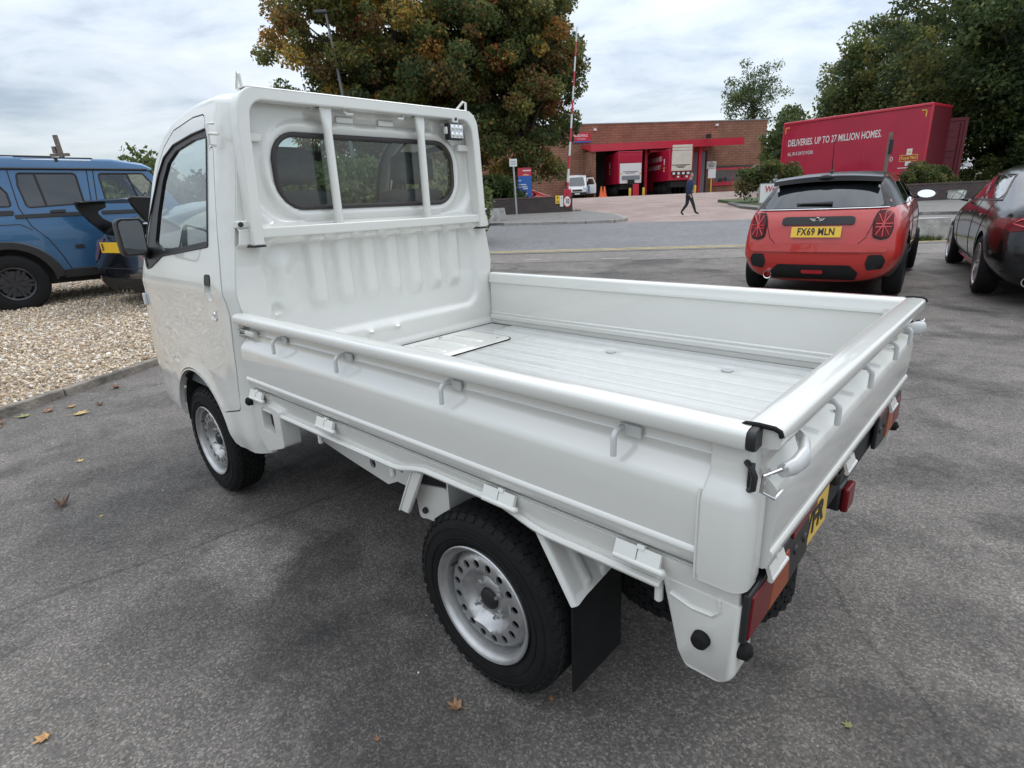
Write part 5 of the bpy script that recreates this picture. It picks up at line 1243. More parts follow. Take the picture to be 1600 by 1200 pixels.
for x0, sg in ((0, 1), (-1.86, -1)):
    mp2 = lambda u, v, d, x0=x0, sg=sg: Vector((x0 + sg * (sx(v) - d) if sg > 0 else x0 - (sx(v) - d), u, v))
    sd = obj('body_side', panel(bodyp, [wq, wr_, wf_], mp2, .12, .04), BLUE, suv, smooth=40)
    for w_, nm, gm in ((wq, 'rear_quarter_window', TINT), (wr_, 'rear_door_window', TINT), (wf_, 'front_door_window', GLASS)):
        obj(nm, panel(grow(w_, .01), [], lambda u, v, d: mp2(u, v, d + .012), .2), gm, suv, smooth=0)
        obj('window_seal', tube([mp2(u, v, .002) for u, v in w_], .012, 6, closed=True), BLACK, suv)
    if sg > 0:
        obj('window_bar', tube([mp2(.66, 1.42, .005), mp2(.62, 1.86, .005)], .012, 6), BLACK, suv)
        obj('window_bar', tube([mp2(1.85, 1.44, .005), mp2(1.76, 1.865, .005)], .012, 6), BLACK, suv)
    for pts in ([(.335, 1.90), (.34, 1.40), (.42, 1.15), (.58, .95), (.68, .72), (.75, .52)], [(1.33, 1.90), (1.27, 1.4), (1.27, .52)], [(1.25, 1.90), (1.20, 1.4), (1.20, .52), (.75, .52)], [(-.6, 1.18), (.30, 1.18), (.42, 1.1)]):
        obj('shut_line', tube([mp2(u, v, -.001) for u, v in pts], .007, 5), INK, suv)
    # cladding, trim strip, arches, sill
    obj('rub_strip', panel(rpoly([(.27, 1.255), (1.18, 1.275), (1.18, 1.33), (.27, 1.31)], .01, 2), [], lambda u, v, d: mp2(u, v, d - .018), .2, .02), BLACK, suv, bevel=.004)
    obj('rub_strip', panel(rpoly([(1.30, 1.275), (2.3, 1.285), (2.3, 1.34), (1.30, 1.33)], .01, 2), [], lambda u, v, d: mp2(u, v, d - .018), .2, .02), BLACK, suv, bevel=.004)
    obj('vent_strip', panel(rpoly([(-.60, 1.285), (.26, 1.30), (.28, 1.37), (-.60, 1.36)], .02, 2), [], lambda u, v, d: mp2(u, v, d - .012), .2, .02), BLACK, suv, bevel=.004)
    obj('door_handle', panel(rpoly([(.68, 1.32), (.86, 1.325), (.86, 1.365), (.68, 1.36)], .015, 3), [], lambda u, v, d: mp2(u, v, d - .03), .2, .03), BLACK, suv, bevel=.006)
    obj('side_marker', panel(rpoly([(.86, .80), (.97, .80), (.97, .86), (.86, .86)], .008, 2), [], lambda u, v, d: mp2(u, v, d - .006), .2, .01), BLACK, suv)
    fl_o = [(WY + .58 * math.cos(a) * (1.04), .36 + .60 * math.sin(a)) for a in lin(.12, PI - .12, 18)]; fl_i = [(WY + .475 * math.cos(a), .36 + .49 * math.sin(a)) for a in lin(PI - .1, .1, 18)]
    fl = panel(fl_o + fl_i, [], lambda u, v, d: mp2(u, v, d - .055), .12, .075); obj('wheel_arch', fl, BLACK, suv, bevel=.012)
    obj('side_step', panel(rpoly([(.62, .40), (3.0, .40), (3.0, .52), (.66, .52)], .02, 2), [], lambda u, v, d: mp2(u, v, d - .03), .2, .2), BLACK, suv, bevel=.02)
    for y in (WY, WY + 2.92): wheel(suv, x0 + sg * .02, y, .375, r=.40, w=.26, rim=.225, spokes=6, paired=True, rmat=ALLOY_D, side=sg, sw=.018)
    # roof utility rail with a bright bar
    rl = obj('roof_rail', panel(rpoly([(.50, 2.005), (1.42, 2.005), (1.36, 2.085), (.42, 2.085)], .015, 3), [], lambda u, v, d: Vector((x0 + sg * (-.15 - d) if sg > 0 else x0 + .15 + d, u, v)), .2, .05), BLACK, suv, bevel=.006)
    obj('rail_bar', tube([(x0 - sg * .145, .52, 2.045), (x0 - sg * .145, 1.34, 2.045)], .014, 8), mat('white painted bar', (0.75, 0.75, 0.75), 0.4), rl)
    obj('rail_clip', box(x0 - sg * .155, x0 - sg * .125, .90, .94, 2.02, 2.075), BLACK, rl)
rp2 = lambda y, z0: [(x, y, z) for x, z in rpoly([(-.115, 1.915), (-.135, z0), (-1.725, z0), (-1.745, 1.915)], [0, .05, .05, 0], 4)]
obj('roof', loft([rp2(-.80, 2.00), rp2(-.72, 2.07), rp2(.4, 2.085), rp2(1.6, 2.075), rp2(2.0, 2.02), rp2(2.12, 1.95)]), BLUE, suv, smooth=50)
obj('gutter', tube([(-.118, -.8, 1.925), (-.118, 2.05, 1.925)], .016, 6), BLACK, suv)
obj('light_bar', box(-1.6, -.3, -.3, .9, 2.085, 2.115), BLACK, suv, bevel=.01)
obj('rear_panel', box(-1.80, -.06, -.84, -.80, .5, 1.92), BLUE, suv); obj('bonnet', loft([[(x, y, z) for x, z in ((-.06, .6), (-.10, 1.2), (-.2, 1.26), (-1.66, 1.26), (-1.76, 1.2), (-1.80, .6))] for y in (2.4, 3.65)]), BLUE, suv, bevel=.03)
obj('chassis', box(-1.7, -.16, -.75, 3.5, .32, .62), UNDER, suv); obj('cabin_lining', box(-1.70, -.14, -.7, 1.2, .62, 1.38), UNDER, suv)
obj('windscreen', panel([(-1.68, 0), (-.18, 0), (-.25, 1), (-1.61, 1)], [], lambda u, v, d: Vector((u, 2.45 - .42 * v, 1.28 + .64 * v)), .5), GLASS, suv, smooth=0)
for x in (-.5, -1.36):
    st_ = obj('seat', loft([[(a, b, z) for a, b in rpoly([(x - w, y - .07), (x + w, y - .07), (x + w, y + .07), (x - w, y + .07)], .04, 3)] for z, w, y in ((.9, .24, 1.40), (1.45, .22, 1.33), (1.55, .15, 1.31), (1.56, .11, 1.31), (1.74, .11, 1.30), (1.76, .08, 1.30))]), SEAT, suv, smooth=60)
obj('steering_wheel', tube([(-.48 + .18 * math.cos(a), 1.98 + .07 * math.sin(a), 1.42 + .17 * math.sin(a)) for a in lin(0, 2 * PI, 22)[:-1]], .015, 6, closed=True), INK, suv)
obj('dashboard', box(-1.7, -.16, 2.05, 2.40, .9, 1.30), TRIM, suv, bevel=.04)
for x in (-.13, -1.73): obj('screen_pillar', tube([(x - .02, 2.47, 1.26), (x - (.05 if x > -1 else -.05), 2.03, 1.93)], .035, 8), BLUE, suv)
# ================================================================== across the street
BRICK = brickish('red brick wall', (0.31, 0.145, 0.085), (0.26, 0.118, 0.07), (0.18, 0.10, 0.072), 0.9, 0.26, msize=0.22)
BRICKD = brickish('dark brown brick', (0.075, 0.052, 0.048), (0.05, 0.037, 0.036), (0.075, 0.068, 0.062), 0.225, 0.075, msize=0.12)
POST_RED = mat('red painted steel', (0.50, 0.018, 0.045), 0.4, coat=0.3, var=(1.2, 0.06))
POST_WHITE = mat('white painted steel', (0.72, 0.72, 0.70), 0.45)
TRAILER_RED = mat('red trailer side', (0.42, 0.008, 0.040), 0.38, coat=0.2, var=(0.8, 0.08))
CREAM = mat('cream shutter', (0.66, 0.61, 0.52), 0.6, var=(2, 0.06))
GREYDOOR = mat('grey roller door', (0.22, 0.235, 0.255), 0.55)
DARKBAY = mat('dark loading bay', (0.03, 0.028, 0.027), 0.9)
GALV = mat('galvanised steel', (0.42, 0.43, 0.44), 0.45, metal=0.7, var=(8, 0.15))
BLUESIGN = mat('blue sign', (0.025, 0.12, 0.42), 0.45)
ORANGE = mat('orange plastic', (0.75, 0.13, 0.03), 0.5)
WHITEP = mat('white plastic', (0.72, 0.72, 0.71), 0.5)
WOOD = mat('weathered timber', (0.16, 0.13, 0.11), 0.85, var=(12, 0.3))
YELLOWP = mat('yellow painted post', (0.62, 0.42, 0.06), 0.55)

# ---- depot building, front slightly turned
B0, BA = (30.4, 70.0), R(8.1)
dep = thing('depot_building', 'long low red brick depot building with red canopy over its loading bays', 'building', (B0[0], B0[1], 1.2), BA)
# local: x to the right (0 at the right-hand corner), y into the building, z from 1.2
H = 7.95
obj('wall', box(-17.2, 0, 0, .3, 0, H), BRICK, dep); obj('wall', box(-45, -20.5, 0, .3, 0, H), BRICK, dep); obj('wall', box(-.3, 0, .3, 26, 0, H), BRICK, dep)
obj('wall', box(-20.5, -17.2, .0, .3, 5.3, H), BRICK, dep)
obj('coping', box(-45, .06, -.06, .36, H, H + .10), mat('lead coping', (0.25, 0.25, 0.25), 0.6), dep)
obj('flat_roof', box(-45, 0, .3, 26, H - .6, H - .5), DARKBAY, dep)
obj('loading_bay', box(-21.4, -10.6, -.02, .06, .3, 5.25), DARKBAY, dep)
obj('bay_side', box(-21.5, -21.3, -3.6, 0, .3, 5.1), BRICK, dep)
cn = obj('canopy', loft([[(-21.8, 0, 5.55), (-21.8, -3.6, 4.95), (-21.8, -3.6, 5.62), (-21.8, 0, 5.9)], [(-6.3, 0, 5.5), (-6.3, -6.3, 5.00), (-6.3, -6.3, 5.62), (-6.3, 0, 5.9)]]), POST_RED, dep)
obj('canopy_edge', loft([[(-21.8, -3.63, 4.9), (-21.8, -3.72, 4.9), (-21.8, -3.72, 5.0), (-21.8, -3.63, 5.0)], [(-6.3, -6.33, 4.93), (-6.3, -6.42, 4.93), (-6.3, -6.42, 5.03), (-6.3, -6.33, 5.03)]]), POST_RED, cn)
for x, y in ((-15.75, -3.4), (-10.35, -4.8)):
    obj('canopy_post', box(x - .15, x + .15, y - .15, y + .15, .3, 5.0), POST_RED, dep)
    obj('post_brace', tube([(x, y, 4.3), (x + .8, y, 4.9)], .08, 6), POST_RED, dep)
obj('bay_lintel', box(-15.6, -10.5, -4.2, -4.0, 4.62, 4.85), POST_RED, dep)
obj('floodlight', box(-10.5, -10.1, -6.6, -6.2, 5.6, 6.0), BLACK, dep)
rd = obj('roller_door', box(-10.0, -7.35, -.10, -.02, .3, 4.75), GREYDOOR, dep)
for k in range(20): obj('door_slat', box(-9.95, -7.4, -.125, -.10, .35 + k * .22, .53 + k * .22), GREYDOOR, rd)
obj('door_jamb', box(-7.35, -7.15, -.12, 0, .3, 4.85), DARKBAY, dep)
wf = obj('window', box(-6.25, -1.4, -.06, .0, 1.35, 3.0), POST_RED, dep)
obj('sill', box(-6.35, -1.3, -.14, 0, 1.10, 1.33), POST_RED, wf)
for k in range(4): obj('pane', box(-6.1 + k * 1.17, -5.02 + k * 1.17, -.075, -.05, 1.5, 2.78), TINT, wf)
obj('lintel', box(-6.4, -1.2, -.05, 0, 3.0, 3.25), BRICKD, dep)
for x, z in ((-20.35, 7.3), (-6.2, 7.45)): obj('security_light', box(x - .15, x + .15, -.25, 0, z, z + .22), WHITEP, dep)
fs = obj('fascia_sign', box(-22.9, -20.85, -.12, -.01, 6.15, 7.15), POST_RED, dep)
lettering('sign_letters', 'PARCELFORCE', .34, frame((-22.0, -.125, 6.83), (1, 0, 0), (0, 0, 1)), WHITEP, fs, sx=.75, bold=.02)
lettering('sign_letters', 'WORLDWIDE', .20, frame((-21.9, -.125, 6.5), (1, 0, 0), (0, 0, 1)), WHITEP, fs, sx=.75)
obj('sign_base', box(-22.9, -20.85, -.125, -.12, 6.15, 6.3), BLUESIGN, fs)
nb = obj('notice_board', box(-7.1, -5.95, -.07, -.01, 2.95, 3.75), WHITEP, dep)
for k, w in enumerate((.3, .8, .85, .6)): obj('notice_line', box(-6.52 - w / 2, -6.52 + w / 2, -.074, -.07, 3.58 - k * .14, 3.64 - k * .14), INK, nb)
# ---- yard furniture
def yz(x, y): return G(y) - .02
for lab, x, y in (('yellow bollard between the two docked trailers', 14.1, 60.0), ('yellow bollard to the left beside a red guard panel', 12.65, 59.6), ('yellow bollard beside the grey roller door', 19.45, 60.5)):
    tag(obj('bollard', lathe([(0, .78), (.09, .76), (.12, .7), (.12, -.1)], 'z', 14, c=(x, y, yz(x, y))), YELLOWP), lab, 'bollard', 'yellow bollards in the loading yard')
o = thing('notice_post', 'white notice on a yellow post beside the grey roller door', 'sign', (22.0, 63.2, yz(0, 63))); obj('post', box(-.07, .07, -.05, .05, -.1, 1.5), YELLOWP, o); obj('notice', box(-.40, .40, -.09, -.05, 1.45, 2.35), WHITEP, o)
for i, x in enumerate((9.45, 9.85)):
    c = thing('traffic_cone', ('left' if i == 0 else 'right') + ' one of two orange traffic cones beside the docked trailer', 'traffic cone', (x, 57.6 + i * .5, yz(0, 57.6)), 0, 'orange cones by the trailers')
    obj('cone', lathe([(.03, 1.0), (.06, .98), (.19, .1), (.2, .06)], 'z', 16), ORANGE, c); obj('base', box(-.27, .27, -.27, .27, 0, .07), ORANGE, c, bevel=.02); obj('sleeve', lathe([(.118, .55), (.092, .72)], 'z', 16), WHITEP, c)
obj_red = tag(obj('guard_panel', box(13.0, 13.6, 59.9, 60.0, yz(0, 60) - .05, yz(0, 60) + 1.15), POST_RED), 'red guard panel beside the docked trailer', 'guard panel')

def trailer(name, label, loc, rz, L=10.5, W=2.5, H_=4.3, fl=1.25, rear='half'):
    t_ = thing(name, label, 'trailer', loc, rz)
    obj('box_body', box(-W / 2, W / 2, 0, L, fl, H_), TRAILER_RED, t_, bevel=.05)
    obj('roof_rail', box(-W / 2 - .02, W / 2 + .02, -.02, L, H_ - .05, H_ + .04), TRAILER_RED, t_, bevel=.03)
    if rear == 'half':
        obj('shutter', box(-W / 2 + .14, W / 2 - .10, -.06, .0, fl + .02, fl + 1.95), WHITEP, t_)
        obj('door_panel', box(-W / 2 + .1, W / 2 - .1, -.05, 0, fl + 2.0, H_ - .25), TRAILER_RED, t_, bevel=.03)
        obj('tail_lift', box(-.9, 1.0, -.10, -.06, fl + .35, fl + .75), GREYDOOR, t_); obj('coupling', box(-.3, .4, -.22, -.1, fl - .1, fl + .35), UNDER, t_)
        for x in (-1.05, 1.05): obj('marker', box(x - .1, x + .1, -.07, -.05, fl + .85, fl + 1.0), YELLOWP, t_)
        for k, w in enumerate((1.6, 1.0)): obj('door_text', box(-w / 2, w / 2, -.065, -.06, fl + 1.1 - k * .13, fl + 1.16 - k * .13), INK, t_)
    else:
        obj('shutter', box(-W / 2 + .28, W / 2 - .12, -.06, 0, fl + .9, H_ - .35), CREAM, t_)
        for k in range(9): obj('shutter_slat', box(-W / 2 + .30, W / 2 - .14, -.07, -.06, fl + .95 + k * .27, fl + 1.18 + k * .27), CREAM, t_)
        for k, w in enumerate((1.9, 1.1, .7)): obj('door_text', box(-w / 2, w / 2, -.076, -.07, fl + 1.42 - k * .12, fl + 1.49 - k * .12), INK, t_)
        obj('light_bar', box(-W / 2 + .3, W / 2 - .1, -.07, 0, fl + .52, fl + .80), DARKBAY, t_)
        for k in range(4): obj('tail_light', box(-.85 + k * .5, -.6 + k * .5, -.09, -.06, fl + .55, fl + .76), WHITEP, t_)
        for k in range(4): obj('tail_light', box(-.8 + k * .45, -.6 + k * .45, -.07, 0, fl + .25, fl + .42), WHITEP if k % 2 else REDLENS, t_)
    obj('chassis', box(-.9, .9, .2, L, .7, fl), UNDER, t_)
    for y in (1.6, 2.9, 4.2):
        for s in (-1, 1): obj('wheel', lathe([(0, -.1), (.25, -.1), (.28, -.02), (.46, .0), (.5, .06), (.5, .3), (0, .3)] if s < 0 else [(0, .1), (.25, .1), (.28, .02), (.46, .0), (.5, -.06), (.5, -.3), (0, -.3)], 'x', 20, c=(s * 1.22, y, .5)), TYREFAR, t_)
    return t_
t1 = trailer('docked_trailer', 'red box trailer docked nearest the white van with a half-height white shutter', (13.15, 62.0, 1.55), R(5.5), L=9.0)
t2 = trailer('docked_trailer', 'red box trailer docked on the right with a tall cream shutter', (18.05, 61.0, 1.52), R(5.5), L=9.5, fl=1.35, rear='tall')
obj('side_skirt', box(-1.24, -1.18, 4.8, 8.2, .45, 1.35), TRAILER_RED, t2)
lettering('side_letters', 'MILLION ITEMS DELIVERED', .62, frame((-1.257, 4.3, 3.55), (0, -1, 0), (0, 0, 1)), WHITEP, t2, sx=.62, bold=.02)
lettering('side_letters', 'SAFELY AND SECURELY', .58, frame((-1.257, 4.2, 2.75), (0, -1, 0), (0, 0, 1)), WHITEP, t2, sx=.62, bold=.02)
for t_, y in ((t1, 3.3), (t2, 1.3)):
    for k, (a, b) in enumerate(((2.9, 3.5), (2.55, 2.7), (2.25, 2.45))): obj('side_emblem', box(-1.258, -1.252, y - (.12 if k != 1 else .28), y + (.12 if k != 1 else .28), a, b), WHITEP if k != 1 else YELLOWP, t_)

def van(label, loc, rz, col, L=5.4, W=2.05, H_=2.45, nose=True, grp=None, door=False):
    v = thing('van', label, 'van', loc, rz, grp)
    P_ = rpoly([(0, .4), (0, 1.05), (.75, 1.25), (1.45, 2.25), (1.9, H_), (L, H_), (L, .4)], [.08, .12, .15, .12, .12, .1, .05], 4)
    bm = new_bm(); n_ = len(P_)
    add_loft(bm, [[(x * k, y, .4 + (z - .4) * kk) for y, z in P_] for x, k, kk in ((-W / 2, .90, .97), (-W / 2, 1, 1 - .02), (0, 1, 1), (W / 2, 1, 1 - .02), (W / 2, .90, .97))]); obj('body', bm, col, v, smooth=40)
    obj('windscreen', panel(rpoly([(-.85, 0), (.85, 0), (.72, 1), (-.72, 1)], .1, 3), [], lambda a, b, d: Vector((a, .80 + .62 * b - .04, 1.33 + .85 * b + .015)), .3), TINT, v, smooth=0)
    obj('grille', box(-.5, .5, -.03, 0.02, .74, .92), INK, v, bevel=.02); obj('bumper', box(-1.0, 1.0, -.06, .3, .35, .66), BLACK, v, bevel=.05)
    plate(v, '', frame((0, -.07, .5), (1, 0, 0), (0, 0, 1)), yellow=False)
    for s in (-1, 1):
        obj('headlight', box(s * .62, s * .95, -.01, .25, .9, 1.12), CLEAR, v, bevel=.04)
        obj('side_window', panel(rpoly([(1.15, 1.38), (2.0, 1.38), (2.0, 2.0), (1.55, 2.0)], .05, 3), [], lambda a, b, d: Vector((s * (W / 2 + .006 - d), a, b)), .4, .01), TINT, v)
        obj('door_mirror', box(s * 1.08, s * 1.25, .95, 1.1, 1.35, 1.75), BLACK, v, bevel=.04)
        for y in (.95, 4.2): wheel(v, s * (W / 2 - .02), y, .34, r=.34, w=.22, rim=.2, spokes=5, side=s)
    if door:
        d_ = obj('open_door', panel(rpoly([(0, .5), (1.1, .5), (1.1, 1.4), (.75, 2.1), (0, 2.1)], .1, 3), [rpoly([(.12, 1.4), (.95, 1.4), (.68, 1.98), (.12, 1.98)], .06, 3)], lambda a, b, d: Vector((W / 2 + .05 + a * .85, 1.1 - a * .45 + d, b)), .4, .06), col, v)
        obj('door_trim', box(W / 2 + .2, W / 2 + .9, .95, 1.0, .55, 1.3, None), BLUESIGN, d_)
    return v
VW = carpaint('white van paint', (0.70, 0.71, 0.71))
van('white panel van with one door open waiting beside the docked trailers', (7.75, 62.6, 1.50), R(-4), VW, door=True)
van('white van just showing between the depot corner and the long trailer', (22.3, 47.5, 1.05), R(-8), VW, H_=2.6)
for i, (x, y) in enumerate(((39.5, 50), (46.5, 56))): van(('nearer' if i == 0 else 'further') + ' white van glimpsed under the trees at far right', (x, y, 1.35), R(20), VW, H_=2.3)

# ---- long trailer with the slogan on its side
D_ = Vector((.58785, -.80897, 0)); Nn = Vector((-.80897, -.58785, 0)); O_ = Vector((16.65, 36.0, 0)); zb = .90
lt = thing('slogan_trailer', 'long red trailer with white slogan DELIVERIES UP TO 27 MILLION HOMES on its side', 'trailer', (0, 0, 0))
MW = Matrix((D_, Vector((0, 0, 1)), Nn)).transposed().to_4x4(); MW.translation = O_   # x along the side, y up, z out towards the street
def sbox(a, b, z0, z1, d0, d1): return box(a, b, z0, z1, d0, d1, MW)
obj('box_body', sbox(0, 7.45, 1.95, 5.05, -2.5, 0), TRAILER_RED, lt, bevel=.03)
obj('roof_rail', sbox(-.03, 7.48, 4.98, 5.13, -2.53, .05), POST_RED, lt, bevel=.04)
obj('corner_post', sbox(7.40, 7.50, 1.95, 5.02, -.06, .03), POST_RED, lt, bevel=.01); obj('corner_post', sbox(-.04, .06, 1.95, 5.02, -.06, .03), POST_RED, lt, bevel=.01)
obj('shaded_end_face', sbox(7.452, 7.475, 1.95, 4.97, -2.5, -.06), mat('shaded trailer red', (0.13, 0.006, 0.016), 0.5, var=(0.8, 0.1)), lt)  # dark sheet over the end face, tree shade put into its colour
obj('lower_rail', sbox(0, 7.45, 1.88, 2.02, -.05, .03), POST_RED, lt)
for k in range(1, 5): obj('panel_joint', sbox(k * 1.49 - .008, k * 1.49 + .008, 2.03, 4.97, -.01, .006), TRAILER_RED, lt)
obj('chassis', sbox(.3, 7.3, 1.5, 1.95, -1.7, -.8), UNDER, lt)
for x in (1.2, 2.3, 3.4): obj('wheel', prism(circ(x, 1.42, .5, 24), 'z', -.35, -.05, MW), TYREFAR, lt)
lettering('slogan', 'DELIVERIES. UP TO 27 MILLION HOMES.', .50, MW @ Matrix.Translation((2.83, 3.96, .008)), WHITEP, lt, sx=.56, bold=.014, spacing=1.02)
lettering('slogan', "ALL IN A DAY'S WORK.", .27, MW @ Matrix.Translation((1.13, 3.37, .008)), WHITEP, lt, sx=.54, bold=.005)
for a, b, c, d in ((7.00, 7.24, 4.80, 4.85), (7.19, 7.24, 4.52, 4.85), (.10, .34, 4.80, 4.85), (.10, .15, 4.52, 4.85)): obj('corner_mark', sbox(a, b, c, d, 0, .008), YELLOWP, lt)
lettering('anniversary_logo', '50', .36, MW @ Matrix.Translation((5.87, 2.65, .008)), WHITEP, lt, sx=.9, bold=-.005)
obj('logo_cross', sbox(6.62, 6.86, 2.30, 3.10, .0, .006), WHITEP, lt)
obj('logo_frame', sbox(6.33, 7.15, 2.50, 2.82, .004, .009), YELLOWP, lt); lg = obj('logo_box', sbox(6.36, 7.12, 2.53, 2.79, .006, .012), TRAILER_RED, lt)
lettering('logo_letters', 'Royal Mail', .205, MW @ Matrix.Translation((6.74, 2.665, .0135)), YELLOWP, lg, sx=.82, bold=.03)
obj('logo_crown', prism([(6.68, 2.90), (6.80, 2.90), (6.83, 3.0), (6.78, 2.96), (6.74, 3.02), (6.70, 2.96), (6.65, 3.0)], 'z', .006, .010, MW), YELLOWP, lt)
obj('small_print', sbox(6.30, 7.10, 2.18, 2.22, 0, .006), WHITEP, lt)
# ---- second trailer; the shade of the trees is painted into its red
SHADED_RED = mat('shaded trailer red', (0.13, 0.006, 0.016), 0.5, var=(0.8, 0.1))
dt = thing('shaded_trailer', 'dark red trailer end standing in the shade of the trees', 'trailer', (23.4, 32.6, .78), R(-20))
obj('box_body', box(-1.25, 1.25, 0, 8.5, .55, 3.85), SHADED_RED, dt, bevel=.04); obj('end_frame', panel(rpoly([(-1.25, .5), (1.25, .5), (1.25, 3.85), (-1.25, 3.85)], .05, 2), [rpoly([(-1.1, .62), (1.1, .62), (1.1, 3.7), (-1.1, 3.7)], .05, 2)], lambda u, v, d: Vector((u, -.05 + d, v)), .5, .06), SHADED_RED, dt)
pl2 = obj('headboard', box(-.85, .85, -.04, 0, 2.2, 2.55), SHADED_RED, dt, bevel=.01); obj('label_plate', box(-.28, .28, -.055, -.04, 2.33, 2.45), GALV, pl2)
for z in (1.9, 2.9, 3.2): obj('cross_rail', box(-.8, .8, -.03, 0, z, z + .04), SHADED_RED, dt)
for x in (-.95, .95): obj('locking_bar', tube([(x, -.05, .7), (x, -.05, 3.6)], .025, 6), SHADED_RED, dt)
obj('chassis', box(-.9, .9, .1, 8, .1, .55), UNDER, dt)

# ---- walls, posts and signs along the street
def wall_run(name, label, a, b, h, th=.24, mat_=None, cope=True):
    A, Bv = Vector((*a, 0)), Vector((*b, 0)); L_ = (Bv - A).length; ang = math.atan2(Bv.y - A.y, Bv.x - A.x)
    w_ = thing(name, label, 'wall', (a[0], a[1], G(a[1]) + .05), ang)
    obj('wall', box(0, L_, 0, th, -.3, h - .08), BRICKD, w_)
    n_ = int(L_ / .45)
    for k in range(min(n_, 60)): obj('coping_stone', box(k * L_ / n_ + .004, (k + 1) * L_ / n_ - .004, -.015, th + .015, h - .08, h), mat('brick coping', (0.085, 0.062, 0.056), 0.85, var=(3, 0.25)), w_, bevel=.01)
    return w_
lw = wall_run('garden_wall', 'low dark brick wall with a hedge behind it left of the yard entrance', (-9.0, 29.75), (3.55, 30.75), .88)
rw_ = wall_run('garden_wall', 'low dark brick wall in front of the long red trailer', (16.6, 26.2), (33.0, 26.0), .82)
def flat_sign(name, label, c, w, h, face, parts, rz=0, cat='sign'):
    s_ = thing(name, label, cat, c, rz); obj('sign_face', box(-w / 2, w / 2, -.02, 0, -h / 2, h / 2), face, s_)
    for (x, z, w2, h2, m_) in parts: obj('sign_mark', box(x - w2 / 2, x + w2 / 2, -.025, -.02, z - h2 / 2, z + h2 / 2), m_, s_)
    return s_
flat_sign('wall_sign', 'small yellow warning sign on the end of the dark brick wall', (2.78, 30.66, 1.41), .24, .40, PLATE_Y, [(0, .09, .05, .10, INK), (0, -.08, .14, .02, INK), (0, -.13, .14, .02, INK)], R(4.5))
flat_sign('wall_sign', 'small white sign beside the yellow one on the wall', (2.98, 30.68, 1.33), .17, .54, WHITEP, [(0, .14, .04, .05, INK)], R(4.5))
sp = thing('speed_limit_sign', 'round white 10 speed limit sign with red rim on the wall end', 'sign', (3.27, 30.68, 1.30), R(4.5))
obj('rim', lathe([(0, -.03), (.30, -.03), (.30, 0), (0, 0)], 'y', 28), POST_RED, sp, scale=(.7, 1, 1)); obj('disc', lathe([(0, -.036), (.245, -.036), (.245, -.03)], 'y', 28), WHITEP, sp, scale=(.7, 1, 1))
lettering('numerals', '10', .34, frame((0, -.038, 0), (1, 0, 0), (0, 0, 1)), INK, sp, sx=.62, bold=.03)
o = thing('sign_post', 'thin grey post carrying a small white sign before the dark wall', 'sign post', (.62, 29.2, G(29.2) + .1))
obj('post', tube([(0, 0, -.1), (-.09, 0, 2.6)], .045, 10), GALV, o); sf = obj('sign_plate', box(-.27, .09, -.05, -.03, 2.28, 2.62), WHITEP, o)
for k in range(2): obj('sign_mark', box(-.22, .04, -.053, -.05, 2.36 + k * .11, 2.42 + k * .11), GALV, sf)
o = thing('entrance_board', 'tall blue information board with a red top beside the hedge', 'sign', (1.22, 33.6, G(33.6)), R(3))
obj('board', box(-.38, .38, -.06, .06, .2, 1.95), BLUESIGN, o); tp = obj('header', box(-.38, .38, -.062, .062, 1.95, 2.38), POST_RED, o)
obj('header_mark', box(-.10, .34, -.068, -.062, 2.20, 2.26), WHITEP, tp); obj('header_mark', prism([(-.15, 1.97), (.3, 1.97), (.15, 2.05), (0, 2.06)], 'y', -.068, -.062), mat('pale orange print', (0.75, 0.35, 0.25), 0.5), tp)
for (x, z, w) in ((-.27, 1.72, .13), (-.13, 1.50, .40), (-.28, 1.38, .12), (-.02, 1.38, .30), (.03, 1.28, .26), (-.05, 1.02, .34), (0, .9, .2)): obj('text_line', box(x - w / 2, x + w / 2, -.066, -.06, z - .025, z + .025), WHITEP, o)
for x in (-.3, .3): obj('leg', box(x - .04, x + .04, -.04, .04, -.2, .2), GALV, o)
# raised barrier arm
br = thing('barrier', 'raised red and white striped barrier arm beside the yard entrance', 'barrier', (3.55, 33.0, G(33)))
obj('cabinet', box(-.22, .18, -.18, .18, -.05, 1.15), POST_RED, br, bevel=.03)
a0, a1 = Vector((-.05, -.2, .85)), Vector((.56, -.2, 8.95))
for k in range(12):
    p, q = a0.lerp(a1, k / 12), a0.lerp(a1, (k + 1) / 12); obj('arm_band', tube([p, q], .062 - .0025 * k, 8), POST_RED if k % 2 == 0 else WHITEP, br)
# lamp column among the leaves, bent neck
lc = thing('street_lamp', 'tall grey street lamp column rising through the maple leaves', 'street lamp', (-7.9, 33.0, G(33)))
obj('column', tube([(0, 0, -.2), (-.3, 0, 6.4), (-.66, 0, 10.1)], [.11, .08, .06], 10), mat('dull grey steel', (0.16, 0.165, 0.17), 0.6), lc); obj('lamp_head', box(-1.2, -.55, -.16, .16, 10.08, 10.22), mat('dark grey metal', (0.08, 0.085, 0.09), 0.5), lc, bevel=.04)
# telegraph pole far left
tp_ = thing('telegraph_pole', 'weathered pole top showing above the blue off-roader', 'pole', (-21.3, 30, .5), 0)
obj('pole', tube([(.1, 0, 0), (-.25, 0, 4.9)], [.13, .11], 8), WOOD, tp_); obj('cross_arm', box(-.7, .2, -.06, .06, 3.95, 4.08), WOOD, tp_); obj('insulator', box(-.5, -.35, -.1, .1, 4.1, 4.4), WOOD, tp_)
